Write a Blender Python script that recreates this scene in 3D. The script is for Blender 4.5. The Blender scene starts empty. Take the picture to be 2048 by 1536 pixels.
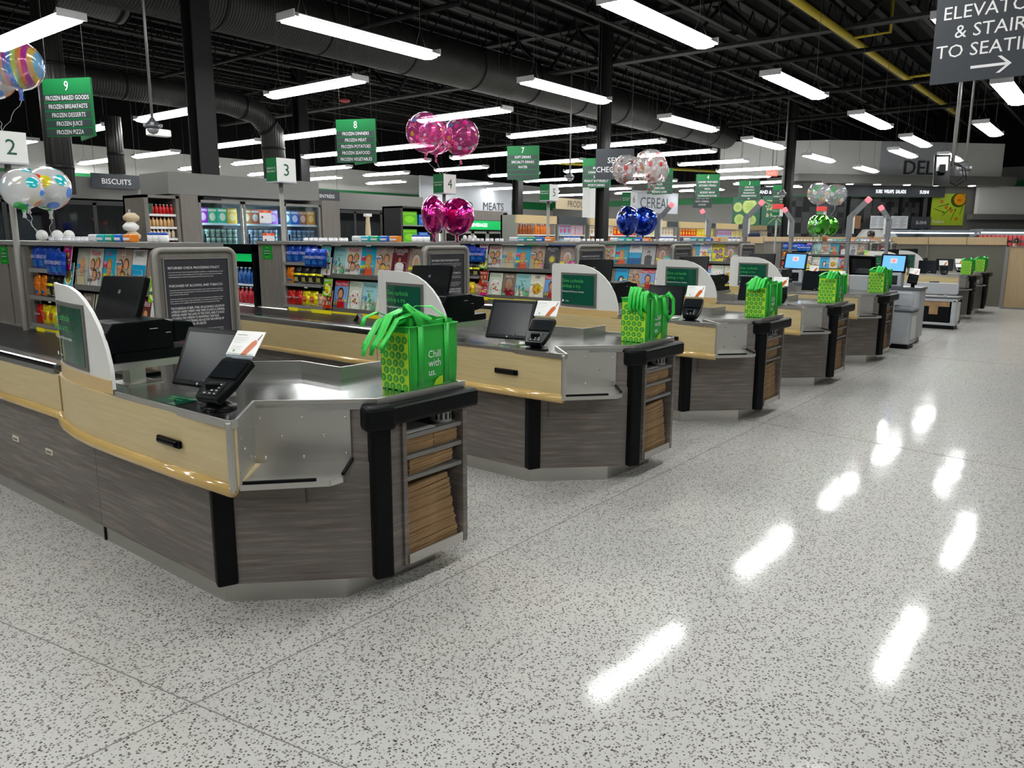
import bpy, bmesh, math, random
from mathutils import Vector, Matrix
random.seed(7)
S = bpy.context.scene
COL = S.collection
PI = math.pi

# ---------------------------------------------------------------- camera, world, exposure
cam_d = bpy.data.cameras.new('camera')
cam = bpy.data.objects.new('camera', cam_d)
COL.objects.link(cam)
cam_d.sensor_width = 36.0
cam_d.lens = 1540.0 / 2048.0 * 36.0
cam_d.clip_end = 300
cam_d.clip_start = 0.05
CAM_H = 1.65

def _cam():
    f = 1540.0; cx = 1024.0; cy = 768.0
    a = Vector(((2266 - cx) / f, (482 - cy) / f, 1.0)).normalized()
    b = Vector(((0 - cx) / f, (482 - 2266 * 0.004 - cy) / f, 1.0))
    u = a.cross(b).normalized()
    if u.y > 0: u = -u
    l = u.cross(a)
    if l.x > 0: l = -l
    # rows a,l,u = world X,Y,Z axes in camera coords (x right, y down, z forward)
    right = Vector((a.x, l.x, u.x)); up = -Vector((a.y, l.y, u.y)); back = -Vector((a.z, l.z, u.z))
    m = Matrix((right, up, back)).transposed().to_4x4()
    m.translation = Vector((0, 0, CAM_H))
    return m
cam.matrix_world = _cam()
S.camera = cam

w = bpy.data.worlds.new('world'); S.world = w; w.use_nodes = True
w.node_tree.nodes['Background'].inputs[0].default_value = (0.80, 0.90, 1.0, 1)
w.node_tree.nodes['Background'].inputs[1].default_value = 0.02
S.view_settings.view_transform = 'Standard'
S.view_settings.look = 'None'
S.view_settings.exposure = 0.75
S.view_settings.gamma = 1.0
S.view_settings.use_curve_mapping = False
LAMP_STRENGTH = 20.0

# ---------------------------------------------------------------- materials
MATS = {}
def nm(name):
    m = bpy.data.materials.new(name); m.use_nodes = True
    nt = m.node_tree; b = nt.nodes['Principled BSDF']
    MATS[name] = m
    return m, nt, b
def setb(b, col=None, rough=0.5, metal=0.0, coat=0.0, coat_r=0.05, spec=0.5, trans=0.0, alpha=1.0, emit=None, es=0.0):
    if col is not None: b.inputs['Base Color'].default_value = (*col, 1)
    b.inputs['Roughness'].default_value = rough
    b.inputs['Metallic'].default_value = metal
    b.inputs['Coat Weight'].default_value = coat
    b.inputs['Coat Roughness'].default_value = coat_r
    b.inputs['Specular IOR Level'].default_value = spec
    b.inputs['Transmission Weight'].default_value = trans
    b.inputs['Alpha'].default_value = alpha
    if emit is not None:
        b.inputs['Emission Color'].default_value = (*emit, 1)
        b.inputs['Emission Strength'].default_value = es
def plain(name, col, rough=0.5, **k):
    """plain colour with a faint procedural mottling in roughness"""
    m, nt, b = nm(name); setb(b, col, rough, **k)
    n = nt.nodes.new('ShaderNodeTexNoise'); n.inputs['Scale'].default_value = 14; n.inputs['Detail'].default_value = 2
    tc = nt.nodes.new('ShaderNodeTexCoord'); nt.links.new(tc.outputs['Object'], n.inputs['Vector'])
    mr = nt.nodes.new('ShaderNodeMapRange'); mr.inputs[3].default_value = max(0.02, rough - 0.015); mr.inputs[4].default_value = min(1, rough + 0.015)
    nt.links.new(n.outputs['Fac'], mr.inputs[0]); nt.links.new(mr.outputs[0], b.inputs['Roughness'])
    return m
def ramp(nt, fac, stops, interp='LINEAR'):
    r = nt.nodes.new('ShaderNodeValToRGB'); r.color_ramp.interpolation = interp
    e = r.color_ramp.elements
    while len(e) < len(stops): e.new(0.5)
    for i, (p, c) in enumerate(stops):
        e[i].position = p; e[i].color = (*c, 1)
    nt.links.new(fac, r.inputs[0]); return r
def grain(name, stops, scale, rough=0.45, coat=0.0, noise=3.0, bump=0.0):
    """streaky wood laminate, streak direction set by the small component of scale"""
    m, nt, b = nm(name); setb(b, None, rough, coat=coat, coat_r=0.12)
    tc = nt.nodes.new('ShaderNodeTexCoord'); mp = nt.nodes.new('ShaderNodeMapping')
    mp.inputs['Scale'].default_value = scale
    nt.links.new(tc.outputs['Object'], mp.inputs[0])
    n = nt.nodes.new('ShaderNodeTexNoise'); n.inputs['Scale'].default_value = noise; n.inputs['Detail'].default_value = 5; n.inputs['Roughness'].default_value = 0.65
    nt.links.new(mp.outputs[0], n.inputs['Vector'])
    r = ramp(nt, n.outputs['Fac'], stops); nt.links.new(r.outputs[0], b.inputs['Base Color'])
    return m
def vcol(name, rough=0.45, metal=0.0, coat=0.0, coat_r=0.1, bump=0.0, bscale=40, spec=0.5):
    """reads the printed colours stored on the mesh"""
    m, nt, b = nm(name); setb(b, None, rough, metal, coat, coat_r, spec)
    a = nt.nodes.new('ShaderNodeAttribute'); a.attribute_name = 'Col'
    hs = nt.nodes.new('ShaderNodeHueSaturation'); hs.inputs['Saturation'].default_value = 1.3; hs.inputs['Value'].default_value = 0.95
    nt.links.new(a.outputs['Color'], hs.inputs['Color']); nt.links.new(hs.outputs['Color'], b.inputs['Base Color'])
    if bump:
        tc = nt.nodes.new('ShaderNodeTexCoord')
        n = nt.nodes.new('ShaderNodeTexNoise'); n.inputs['Scale'].default_value = bscale; n.inputs['Detail'].default_value = 2
        nt.links.new(tc.outputs['Object'], n.inputs['Vector'])
        bp = nt.nodes.new('ShaderNodeBump'); bp.inputs['Strength'].default_value = bump; bp.inputs['Distance'].default_value = 0.02
        nt.links.new(n.outputs['Fac'], bp.inputs['Height']); nt.links.new(bp.outputs[0], b.inputs['Normal'])
    return m

def floor_mat():
    m, nt, b = nm('terrazzo'); L = nt.links
    setb(b, None, 0.45, coat=0.42, coat_r=0.085, spec=0.2)
    tc = nt.nodes.new('ShaderNodeTexCoord')
    vo = nt.nodes.new('ShaderNodeTexVoronoi'); vo.inputs['Scale'].default_value = 104; vo.inputs['Randomness'].default_value = 1.0
    L.new(tc.outputs['Object'], vo.inputs['Vector'])
    sep = nt.nodes.new('ShaderNodeSeparateColor'); L.new(vo.outputs['Color'], sep.inputs[0])
    chip = ramp(nt, sep.outputs[0], [(0.0, (0.03, 0.022, 0.02)), (0.12, (0.05, 0.035, 0.03)), (0.15, (0.11, 0.088, 0.08)), (0.58, (0.18, 0.15, 0.138)),
                                    (0.61, (0.39, 0.38, 0.36)), (1.0, (0.52, 0.51, 0.485))])
    matrix = (0.47, 0.465, 0.445)
    th = nt.nodes.new('ShaderNodeMapRange'); th.inputs[3].default_value = 0.22; th.inputs[4].default_value = 0.58
    L.new(sep.outputs[1], th.inputs[0])
    cmp_ = nt.nodes.new('ShaderNodeMath'); cmp_.operation = 'LESS_THAN'
    L.new(vo.outputs['Distance'], cmp_.inputs[0]); L.new(th.outputs[0], cmp_.inputs[1])
    mix = nt.nodes.new('ShaderNodeMix'); mix.data_type = 'RGBA'; mix.inputs[6].default_value = (*matrix, 1)
    L.new(cmp_.outputs[0], mix.inputs[0]); L.new(chip.outputs[0], mix.inputs[7])
    big = nt.nodes.new('ShaderNodeTexNoise'); big.inputs['Scale'].default_value = 0.8; big.inputs['Detail'].default_value = 3
    L.new(tc.outputs['Object'], big.inputs['Vector'])
    tint = ramp(nt, big.outputs['Fac'], [(0.3, (0.92, 0.93, 0.92)), (0.7, (1.0, 0.985, 0.96))])
    mul = nt.nodes.new('ShaderNodeMix'); mul.data_type = 'RGBA'; mul.blend_type = 'MULTIPLY'; mul.inputs[0].default_value = 1
    L.new(mix.outputs[2], mul.inputs[6]); L.new(tint.outputs[0], mul.inputs[7]); L.new(mul.outputs[2], b.inputs['Base Color'])
    wv = nt.nodes.new('ShaderNodeTexNoise'); wv.inputs['Scale'].default_value = 1.5; wv.inputs['Detail'].default_value = 1.5
    L.new(tc.outputs['Object'], wv.inputs['Vector'])
    bp = nt.nodes.new('ShaderNodeBump'); bp.inputs['Strength'].default_value = 0.17; bp.inputs['Distance'].default_value = 0.02
    L.new(wv.outputs['Fac'], bp.inputs['Height']); L.new(bp.outputs[0], b.inputs['Coat Normal'])
    return m
floor_mat()
grain('grey_wood', [(0.28, (0.082, 0.070, 0.062)), (0.42, (0.148, 0.122, 0.103)), (0.52, (0.150, 0.136, 0.127)), (0.62, (0.225, 0.184, 0.152)), (0.75, (0.25, 0.22, 0.19))], (0.8, 0.8, 15), 0.5)
grain('grey_wood_upright', [(0.25, (0.12, 0.105, 0.092)), (0.5, (0.165, 0.148, 0.13)), (0.75, (0.21, 0.19, 0.168))], (22, 22, 0.8), 0.5)
grain('light_wood', [(0.2, (0.47, 0.365, 0.175)), (0.5, (0.54, 0.43, 0.22)), (0.8, (0.60, 0.49, 0.265))], (1.2, 1.2, 22), 0.38, coat=0.3)
grain('tan_wood', [(0.2, (0.36, 0.26, 0.145)), (0.5, (0.42, 0.305, 0.17)), (0.8, (0.48, 0.35, 0.2))], (16, 16, 1.0), 0.45)
grain('tan_trim', [(0.2, (0.52, 0.36, 0.15)), (0.8, (0.60, 0.43, 0.19))], (2, 2, 16), 0.3, coat=0.5)
plain('bullnose', (0.55, 0.37, 0.13), 0.16, coat=0.8)
def steel(name, col, rough, sc):
    m, nt, b = nm(name); setb(b, col, rough, 1.0)
    tc = nt.nodes.new('ShaderNodeTexCoord'); mp = nt.nodes.new('ShaderNodeMapping'); mp.inputs['Scale'].default_value = sc
    L = nt.links; L.new(tc.outputs['Object'], mp.inputs[0])
    n = nt.nodes.new('ShaderNodeTexNoise'); n.inputs['Scale'].default_value = 5; n.inputs['Detail'].default_value = 4
    L.new(mp.outputs[0], n.inputs['Vector'])
    mr = nt.nodes.new('ShaderNodeMapRange'); mr.inputs[3].default_value = rough * 0.9; mr.inputs[4].default_value = rough * 1.15
    L.new(n.outputs['Fac'], mr.inputs[0]); L.new(mr.outputs[0], b.inputs['Roughness'])
    bp = nt.nodes.new('ShaderNodeBump'); bp.inputs['Strength'].default_value = 0.25; bp.inputs['Distance'].default_value = 0.006
    n2 = nt.nodes.new('ShaderNodeTexNoise'); n2.inputs['Scale'].default_value = 2.2; L.new(tc.outputs['Object'], n2.inputs['Vector'])
    L.new(n2.outputs['Fac'], bp.inputs['Height']); L.new(bp.outputs[0], b.inputs['Normal'])
steel('steel', (0.56, 0.55, 0.52), 0.33, (1, 1, 40))
steel('steel_top', (0.46, 0.465, 0.46), 0.17, (30, 1, 1))
steel('galvanised', (0.17, 0.165, 0.155), 0.38, (8, 1, 1))
plain('black_rubber', (0.003, 0.0035, 0.004), 0.42, spec=0.13)
plain('black_plastic', (0.0025, 0.003, 0.0035), 0.28, spec=0.12)
plain('black_gloss', (0.01, 0.012, 0.014), 0.06, coat=0.6)
plain('screen_dark', (0.004, 0.006, 0.009), 0.22, spec=0.22)
plain('belt', (0.010, 0.010, 0.010), 0.35, spec=0.3)
plain('grey_paint', (0.25, 0.24, 0.215), 0.5)
plain('shelf_grey', (0.20, 0.195, 0.185), 0.45)
plain('mid_grey', (0.12, 0.115, 0.108), 0.55)
plain('kiosk_grey', (0.42, 0.44, 0.46), 0.4)
plain('kiosk_dark', (0.09, 0.095, 0.105), 0.35)
plain('sign_grey', (0.050, 0.056, 0.064), 0.5, spec=.3)
plain('poster_grey', (0.035, 0.033, 0.040), 0.5, spec=.3)
plain('white', (0.72, 0.72, 0.70), 0.4)
plain('shield_white', (0.66, 0.66, 0.63), 0.35)
plain('lettering_white', (0.85, 0.85, 0.85), 0.5)
plain('lettering_dark', (0.02, 0.025, 0.025), 0.5)
plain('sign_green', (0.008, 0.15, 0.042), 0.45, spec=.3)
plain('dark_green', (0.008, 0.08, 0.045), 0.35)
plain('wall_white', (0.60, 0.60, 0.57), 0.7)
plain('bright_white', (0.86, 0.86, 0.84), 0.6)
plain('wall_grey', (0.185, 0.18, 0.168), 0.7)
plain('wall_warm', (0.30, 0.29, 0.27), 0.7)
plain('header_grey', (0.17, 0.166, 0.156), 0.6)
plain('ceiling_black', (0.005, 0.005, 0.005), 0.8, spec=0.1)
plain('truss_black', (0.008, 0.008, 0.008), 0.6, spec=0.2)
plain('truss_chord', (0.036, 0.035, 0.034), 0.6, spec=0.2)
plain('column_black', (0.010, 0.010, 0.010), 0.5, spec=0.3)
plain('yellow_pipe', (0.55, 0.42, 0.015), 0.5)
plain('yellow_plastic', (0.85, 0.72, 0.01), 0.4)
plain('skin', (0.50, 0.27, 0.19), 0.5)
plain('shirt_white', (0.75, 0.76, 0.80), 0.7)
plain('hair_dark', (0.02, 0.014, 0.012), 0.6)
plain('hair_ginger', (0.35, 0.12, 0.04), 0.6)
plain('trousers', (0.02, 0.022, 0.03), 0.8)
plain('fixture_white', (0.75, 0.75, 0.75), 0.35)
plain('wire', (0.35, 0.35, 0.34), 0.35, metal=0.8)
plain('dark_wire', (0.06, 0.06, 0.06), 0.5)
plain('shelf_black', (0.012, 0.012, 0.012), 0.5)
plain('tote_green', (0.012, 0.36, 0.03), 0.5)
plain('tote_pattern', (0.38, 0.62, 0.01), 0.5)
plain('tote_spot', (0.02, 0.30, 0.03), 0.5)
plain('joint', (0.16, 0.15, 0.145), 0.5)
plain('red_plastic', (0.8, 0.06, 0.06), 0.4)
vcol('print', 0.35, coat=0.2)
vcol('matte_print', 0.6)
vcol('foil', 0.28, metal=0.35, coat=0.4, bump=0.8, bscale=26)
vcol('product', 0.4, coat=0.3)
def kraft():
    m, nt, b = nm('kraft'); setb(b, None, 0.75); L = nt.links
    tc = nt.nodes.new('ShaderNodeTexCoord'); n = nt.nodes.new('ShaderNodeTexNoise'); n.inputs['Scale'].default_value = 9; n.inputs['Detail'].default_value = 5
    L.new(tc.outputs['Object'], n.inputs['Vector'])
    r = ramp(nt, n.outputs['Fac'], [(0.3, (0.27, 0.155, 0.07)), (0.7, (0.40, 0.25, 0.12))]); L.new(r.outputs[0], b.inputs['Base Color'])
kraft()
def emis(name, col, s):
    m, nt, b = nm(name); setb(b, col, 0.5, emit=col, es=s); return m
emis('lamp', (0.985, 1.0, 0.985), LAMP_STRENGTH)
emis('uplight', (0.985, 1.0, 0.985), 6.0)  # added fill glow for the upper walls and DELI fascia
emis('tube_cool', (0.75, 0.93, 1.0), 13.0)
emis('case_light', (0.9, 0.97, 1.0), 5.0)
emis('green_lit', (0.0, 0.36, 0.08), 0.42)
emis('red_lit', (1.0, 0.10, 0.12), 1.3)
emis('blue_screen', (0.09, 0.30, 0.80), 0.62)
emis('led_text', (0.85, 0.9, 0.95), 1.6)
emis('led_dots', (0.45, 0.7, 1.0), 3.0)
emis('exit_red', (1.0, 0.08, 0.05), 1.4)
def glassm(name, tint=(1, 1, 1), refl=0.12, alpha=0.1):
    m = bpy.data.materials.new(name); m.use_nodes = True; MATS[name] = m
    nt = m.node_tree; nt.nodes.clear(); L = nt.links
    o = nt.nodes.new('ShaderNodeOutputMaterial'); t = nt.nodes.new('ShaderNodeBsdfTransparent'); t.inputs[0].default_value = (*tint, 1)
    g = nt.nodes.new('ShaderNodeBsdfGlossy'); g.inputs['Roughness'].default_value = 0.04; g.inputs[0].default_value = (0.9, 0.95, 1, 1)
    mx = nt.nodes.new('ShaderNodeMixShader'); fr = nt.nodes.new('ShaderNodeFresnel'); fr.inputs[0].default_value = 1.45
    ad = nt.nodes.new('ShaderNodeMath'); ad.operation = 'ADD'; ad.inputs[1].default_value = refl
    L.new(fr.outputs[0], ad.inputs[0]); L.new(ad.outputs[0], mx.inputs[0]); L.new(t.outputs[0], mx.inputs[1]); L.new(g.outputs[0], mx.inputs[2]); L.new(mx.outputs[0], o.inputs[0])
glassm('door_glass', (0.92, 0.97, 1.0), 0.0)
glassm('dark_glass', (0.22, 0.25, 0.27), 0.03)
glassm('clear_plastic', (0.95, 0.97, 0.97), 0.0)
def balloon_mat(name, clear, foil_col, cols, stripes=False, spots=7.0):
    """see-through or foil balloon skin with printed patches"""
    m = bpy.data.materials.new(name); m.use_nodes = True; MATS[name] = m
    nt = m.node_tree; L = nt.links; b = nt.nodes['Principled BSDF']; out = nt.nodes['Material Output']
    setb(b, foil_col, 0.14, 0.85 if not clear else 0.1, coat=1.0, coat_r=0.03)
    tc = nt.nodes.new('ShaderNodeTexCoord')
    if stripes:
        sp = nt.nodes.new('ShaderNodeSeparateXYZ'); L.new(tc.outputs['Object'], sp.inputs[0])
        ml = nt.nodes.new('ShaderNodeMath'); ml.operation = 'MULTIPLY'; ml.inputs[1].default_value = 3.2
        sb = nt.nodes.new('ShaderNodeMath'); sb.operation = 'SUBTRACT'; L.new(sp.outputs[0], sb.inputs[0]); L.new(sp.outputs[1], sb.inputs[1])
        L.new(sb.outputs[0], ml.inputs[0]); fr = nt.nodes.new('ShaderNodeMath'); fr.operation = 'FRACT'; L.new(ml.outputs[0], fr.inputs[0])
        r = ramp(nt, fr.outputs[0], [(i / len(cols), c) for i, c in enumerate(cols)], 'CONSTANT'); maskfac = None
    else:
        vo = nt.nodes.new('ShaderNodeTexVoronoi'); vo.inputs['Scale'].default_value = spots; L.new(tc.outputs['Object'], vo.inputs['Vector'])
        se = nt.nodes.new('ShaderNodeSeparateColor'); L.new(vo.outputs['Color'], se.inputs[0])
        r = ramp(nt, se.outputs[0], [(i / len(cols), c) for i, c in enumerate(cols)], 'CONSTANT')
        lt = nt.nodes.new('ShaderNodeMath'); lt.operation = 'LESS_THAN'; L.new(vo.outputs['Distance'], lt.inputs[0]); lt.inputs[1].default_value = 0.36; maskfac = lt.outputs[0]
    wr = nt.nodes.new('ShaderNodeTexNoise'); wr.inputs['Scale'].default_value = 11; L.new(tc.outputs['Object'], wr.inputs['Vector'])
    bp = nt.nodes.new('ShaderNodeBump'); bp.inputs['Strength'].default_value = 0.25 if clear else 0.55; bp.inputs['Distance'].default_value = 0.03
    L.new(wr.outputs['Fac'], bp.inputs['Height']); L.new(bp.outputs[0], b.inputs['Normal'])
    mix = nt.nodes.new('ShaderNodeMix'); mix.data_type = 'RGBA'; mix.inputs[6].default_value = (*foil_col, 1); L.new(r.outputs[0], mix.inputs[7])
    if maskfac is None: mix.inputs[0].default_value = 1.0
    else: L.new(maskfac, mix.inputs[0])
    L.new(mix.outputs[2], b.inputs['Base Color'])
    if clear:
        t = nt.nodes.new('ShaderNodeBsdfTransparent'); mx = nt.nodes.new('ShaderNodeMixShader')
        t.inputs[0].default_value = (*[0.6 + 0.4 * c for c in foil_col], 1)
        f = nt.nodes.new('ShaderNodeMath'); f.operation = 'MULTIPLY_ADD'; f.inputs[1].default_value = 0.5; f.inputs[2].default_value = clear
        if maskfac is None: f.inputs[0].default_value = 0.9
        else: L.new(maskfac, f.inputs[0])
        L.new(f.outputs[0], mx.inputs[0]); L.new(t.outputs[0], mx.inputs[1]); L.new(b.outputs[0], mx.inputs[2]); L.new(mx.outputs[0], out.inputs[0])
balloon_mat('balloon_stripes', 0.12, (0.9, 0.9, 0.9), [(0.02, 0.25, 0.75), (0.5, 0.7, 0.1), (0.75, 0.25, 0.06), (0.55, 0.02, 0.3), (0.75, 0.45, 0.08), (0.1, 0.45, 0.8), (0.8, 0.3, 0.1), (0.3, 0.1, 0.5)], stripes=True)
balloon_mat('balloon_spots', 0.6, (0.75, 0.76, 0.76), [(0.75, 0.03, 0.02), (0.75, 0.75, 0.75), (0.02, 0.45, 0.5), (0.65, 0.6, 0.03), (0.75, 0.76, 0.76), (0.75, 0.15, 0.03), (0.05, 0.5, 0.1), (0.1, 0.25, 0.75)], spots=8)
balloon_mat('balloon_pinkclear', 0.22, (0.85, 0.12, 0.45), [(0.8, 0.1, 0.4), (0.7, 0.7, 0.75), (0.75, 0.4, 0.05), (0.8, 0.75, 0.8), (0.15, 0.2, 0.5), (0.2, 0.5, 0.3), (0.85, 0.02, 0.3)], spots=13)
balloon_mat('balloon_magenta', 0, (0.62, 0.01, 0.22), [(0.62, 0.01, 0.22), (0.7, 0.02, 0.3), (0.75, 0.6, 0.7), (0.55, 0.0, 0.2), (0.65, 0.01, 0.25), (0.15, 0.03, 0.3), (0.6, 0.01, 0.2)], spots=16)
balloon_mat('balloon_redclear', 0.30, (0.8, 0.75, 0.75), [(0.6, 0.02, 0.02), (0.7, 0.7, 0.72), (0.35, 0.2, 0.08), (0.12, 0.08, 0.07), (0.7, 0.68, 0.66), (0.5, 0.05, 0.05)], spots=11)
balloon_mat('balloon_blue', 0, (0.005, 0.05, 0.5), [(0.005, 0.05, 0.5), (0.005, 0.06, 0.6), (0.25, 0.2, 0.2), (0.005, 0.05, 0.5)], spots=12)
balloon_mat('balloon_sea', 0.2, (0.8, 0.82, 0.85), [(0.05, 0.15, 0.5), (0.7, 0.7, 0.7), (0.1, 0.45, 0.15), (0.7, 0.25, 0.05), (0.3, 0.5, 0.7), (0.7, 0.1, 0.2)], spots=6.5)
balloon_mat('balloon_green', 0, (0.06, 0.42, 0.02), [(0.06, 0.42, 0.02), (0.06, 0.45, 0.02), (0.3, 0.35, 0.5)], spots=10)

def galv():
    m, nt, b = nm('duct_metal'); setb(b, (0.04, 0.039, 0.037), 0.45, 0.4); L = nt.links
    tc = nt.nodes.new('ShaderNodeTexCoord'); wv = nt.nodes.new('ShaderNodeTexWave'); wv.inputs['Scale'].default_value = 5.5; wv.inputs['Distortion'].default_value = 0.4
    L.new(tc.outputs['Object'], wv.inputs['Vector']); bp = nt.nodes.new('ShaderNodeBump'); bp.inputs['Strength'].default_value = .4; bp.inputs['Distance'].default_value = .03
    L.new(wv.outputs['Fac'], bp.inputs['Height']); L.new(bp.outputs[0], b.inputs['Normal'])
galv()

# ---------------------------------------------------------------- mesh builder
FX = (Vector((0, -1, 0)), Vector((0, 0, 1)))     # print facing -X
FY = (Vector((1, 0, 0)), Vector((0, 0, 1)))      # print facing -Y
_txt = {}
def text_geo(s):
    if s not in _txt:
        c = bpy.data.curves.new('t', 'FONT'); c.body = s; c.size = 1.0; c.resolution_u = 2
        o = bpy.data.objects.new('t', c); COL.objects.link(o)
        dg = bpy.context.evaluated_depsgraph_get(); me = bpy.data.meshes.new_from_object(o.evaluated_get(dg))
        vs = [v.co.copy() for v in me.vertices]; fs = [tuple(p.vertices) for p in me.polygons]
        bpy.data.objects.remove(o); bpy.data.curves.remove(c); bpy.data.meshes.remove(me)
        if vs:
            x0 = min(v.x for v in vs); x1 = max(v.x for v in vs)
        else: x0 = x1 = 0
        _txt[s] = (vs, fs, x0, x1)
    return _txt[s]
class MB:
    def __init__(self): self.v = []; self.f = []; self.c = []; self.sm = []; self.col = (0.5, 0.5, 0.5); self.smooth = False
    def _add(self, vs, fs, col=None, sm=None):
        n = len(self.v); self.v += [Vector(v) for v in vs]
        for f in fs:
            self.f.append(tuple(i + n for i in f)); self.c.append(col or self.col); self.sm.append(self.smooth if sm is None else sm)
        return self
    def box(self, x0, x1, y0, y1, z0, z1, col=None):
        vs = [(x, y, z) for z in (z0, z1) for y in (y0, y1) for x in (x0, x1)]
        return self._add(vs, [(0, 2, 3, 1), (4, 5, 7, 6), (0, 1, 5, 4), (2, 6, 7, 3), (0, 4, 6, 2), (1, 3, 7, 5)], col, False)
    def obox(self, c, a, b, d, ha, hb, hd, col=None):
        """oriented box: centre, three unit axes, half sizes"""
        c = Vector(c); a = Vector(a) * ha; b = Vector(b) * hb; d = Vector(d) * hd
        vs = [c + a * i + b * j + d * k for k in (-1, 1) for j in (-1, 1) for i in (-1, 1)]
        return self._add(vs, [(0, 2, 3, 1), (4, 5, 7, 6), (0, 1, 5, 4), (2, 6, 7, 3), (0, 4, 6, 2), (1, 3, 7, 5)], col, False)
    def rbox(self, x0, x1, y0, y1, z0, z1, r, col=None, axis='z', n=3):
        """box with rounded edges along one axis plus small chamfer on the caps"""
        rng = {'z': (x0, x1, y0, y1, z0, z1), 'x': (y0, y1, z0, z1, x0, x1), 'y': (x0, x1, z0, z1, y0, y1)}[axis]
        a0, a1, b0, b1, c0, c1 = rng
        def ring(r_, ins):
            o = []
            for (cx, cy, t0) in ((a1 - r, b1 - r, 0), (a0 + r, b1 - r, 90), (a0 + r, b0 + r, 180), (a1 - r, b0 + r, 270)):
                for k in range(n + 1):
                    t = math.radians(t0 + 90 * k / n); o.append((cx + (r - ins) * math.cos(t), cy + (r - ins) * math.sin(t)))
            return o
        e = min(r * 0.35, (c1 - c0) * 0.3)
        layers = [(c0, e), (c0 + e, 0), (c1 - e, 0), (c1, e)]
        vs = []
        for c, ins in layers:
            for (a, b) in ring(r, ins):
                vs.append({'z': (a, b, c), 'x': (c, a, b), 'y': (a, c, b)}[axis])
        m = 4 * (n + 1); fs = []
        for l in range(3):
            for i in range(m):
                j = (i + 1) % m; q = (l * m + i, l * m + j, (l + 1) * m + j, (l + 1) * m + i)
                fs.append(q if axis != 'y' else q[::-1])
        bot = tuple(range(m)); top = tuple(range(3 * m, 4 * m))
        if axis != 'y': fs += [bot[::-1], top]
        else: fs += [bot, top[::-1]]
        return self._add(vs, fs, col, False)
    def prism(self, pts, z0, z1, col=None, top=None):
        """extruded plan outline; top may be another outline"""
        ar = sum(pts[i][0] * pts[(i + 1) % len(pts)][1] - pts[(i + 1) % len(pts)][0] * pts[i][1] for i in range(len(pts)))
        if ar < 0:
            pts = pts[::-1]; top = top[::-1] if top else None
        n = len(pts); t = top or pts
        vs = [(x, y, z0) for x, y in pts] + [(x, y, z1) for x, y in t]
        fs = [tuple(range(n))[::-1], tuple(range(n, 2 * n))] + [(i, (i + 1) % n, n + (i + 1) % n, n + i) for i in range(n)]
        return self._add(vs, fs, col, False)
    def slab(self, pts3, off, col=None):
        """a flat polygon given thickness along off"""
        n = len(pts3); off = Vector(off); a = [Vector(p) for p in pts3]
        vs = a + [p + off for p in a]
        nrm = (a[1] - a[0]).cross(a[2] - a[1])
        fs = [tuple(range(n)), tuple(range(n, 2 * n))[::-1]] + [(i, n + i, n + (i + 1) % n, (i + 1) % n) for i in range(n)]
        if nrm.dot(off) > 0: fs = [f[::-1] for f in fs]
        return self._add(vs, fs, col, False)
    def tube(self, path, r, col=None, n=8, caps=True):
        path = [Vector(p) for p in path]; m = len(path); rs = r if isinstance(r, (list, tuple)) else [r] * m
        vs = []; fs = []; ref = None
        for i, p in enumerate(path):
            d = (path[min(i + 1, m - 1)] - path[max(i - 1, 0)]).normalized()
            if ref is None:
                ref = Vector((0, 0, 1)) if abs(d.z) < 0.9 else Vector((1, 0, 0))
            s = d.cross(ref).normalized(); t = s.cross(d).normalized(); ref = t
            for k in range(n):
                a = 2 * PI * k / n; vs.append(p + (s * math.cos(a) + t * math.sin(a)) * rs[i])
        for i in range(m - 1):
            for k in range(n):
                q = (k + 1) % n; fs.append((i * n + k, i * n + q, (i + 1) * n + q, (i + 1) * n + k))
        if caps: fs += [tuple(range(n))[::-1], tuple(range((m - 1) * n, m * n))]
        fs = [f[::-1] for f in fs]
        return self._add(vs, fs, col, True)
    def ribbon(self, path, wdir, wd, th=0.003, col=None):
        path = [Vector(p) for p in path]; m = len(path); vs = []; fs = []
        wdir = Vector(wdir).normalized()
        for i, p in enumerate(path):
            d = (path[min(i + 1, m - 1)] - path[max(i - 1, 0)]).normalized()
            w_ = (wdir - d * wdir.dot(d)).normalized() * (wd / 2); nn = d.cross(w_).normalized() * th
            vs += [p - w_, p + w_, p + w_ + nn, p - w_ + nn]
        for i in range(m - 1):
            for k in range(4):
                q = (k + 1) % 4; fs.append((4 * i + k, 4 * i + q, 4 * i + 4 + q, 4 * i + 4 + k))
        fs += [(3, 2, 1, 0), (4 * m - 4, 4 * m - 3, 4 * m - 2, 4 * m - 1)]
        return self._add(vs, fs, col, True)
    def lathe(self, prof, c=(0, 0, 0), n=16, col=None, ax=None, sy=1.0):
        """profile of (radius, height) about a vertical axis"""
        c = Vector(c); vs = []; fs = []; m = len(prof)
        for (r, z) in prof:
            for k in range(n):
                a = 2 * PI * k / n; p = Vector((r * math.cos(a), r * sy * math.sin(a), z))
                if ax is not None: p = ax @ p
                vs.append(c + p)
        for i in range(m - 1):
            for k in range(n):
                q = (k + 1) % n; fs.append((i * n + k, i * n + q, (i + 1) * n + q, (i + 1) * n + k))
        if prof[0][0] > 1e-5: fs.append(tuple(range(n))[::-1])
        if prof[-1][0] > 1e-5: fs.append(tuple(range((m - 1) * n, m * n)))
        return self._add(vs, fs, col, True)
    # ---- flat print on a frame (origin, U, V)
    def quad(self, o, F, u0, v0, u1, v1, col=None, lay=0, dirn=None):
        U, V = F; N = U.cross(V); o = Vector(o) + N * (0.0008 * lay)
        return self._add([o + U * u0 + V * v0, o + U * u1 + V * v0, o + U * u1 + V * v1, o + U * u0 + V * v1], [(0, 1, 2, 3)], col, False)
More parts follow.
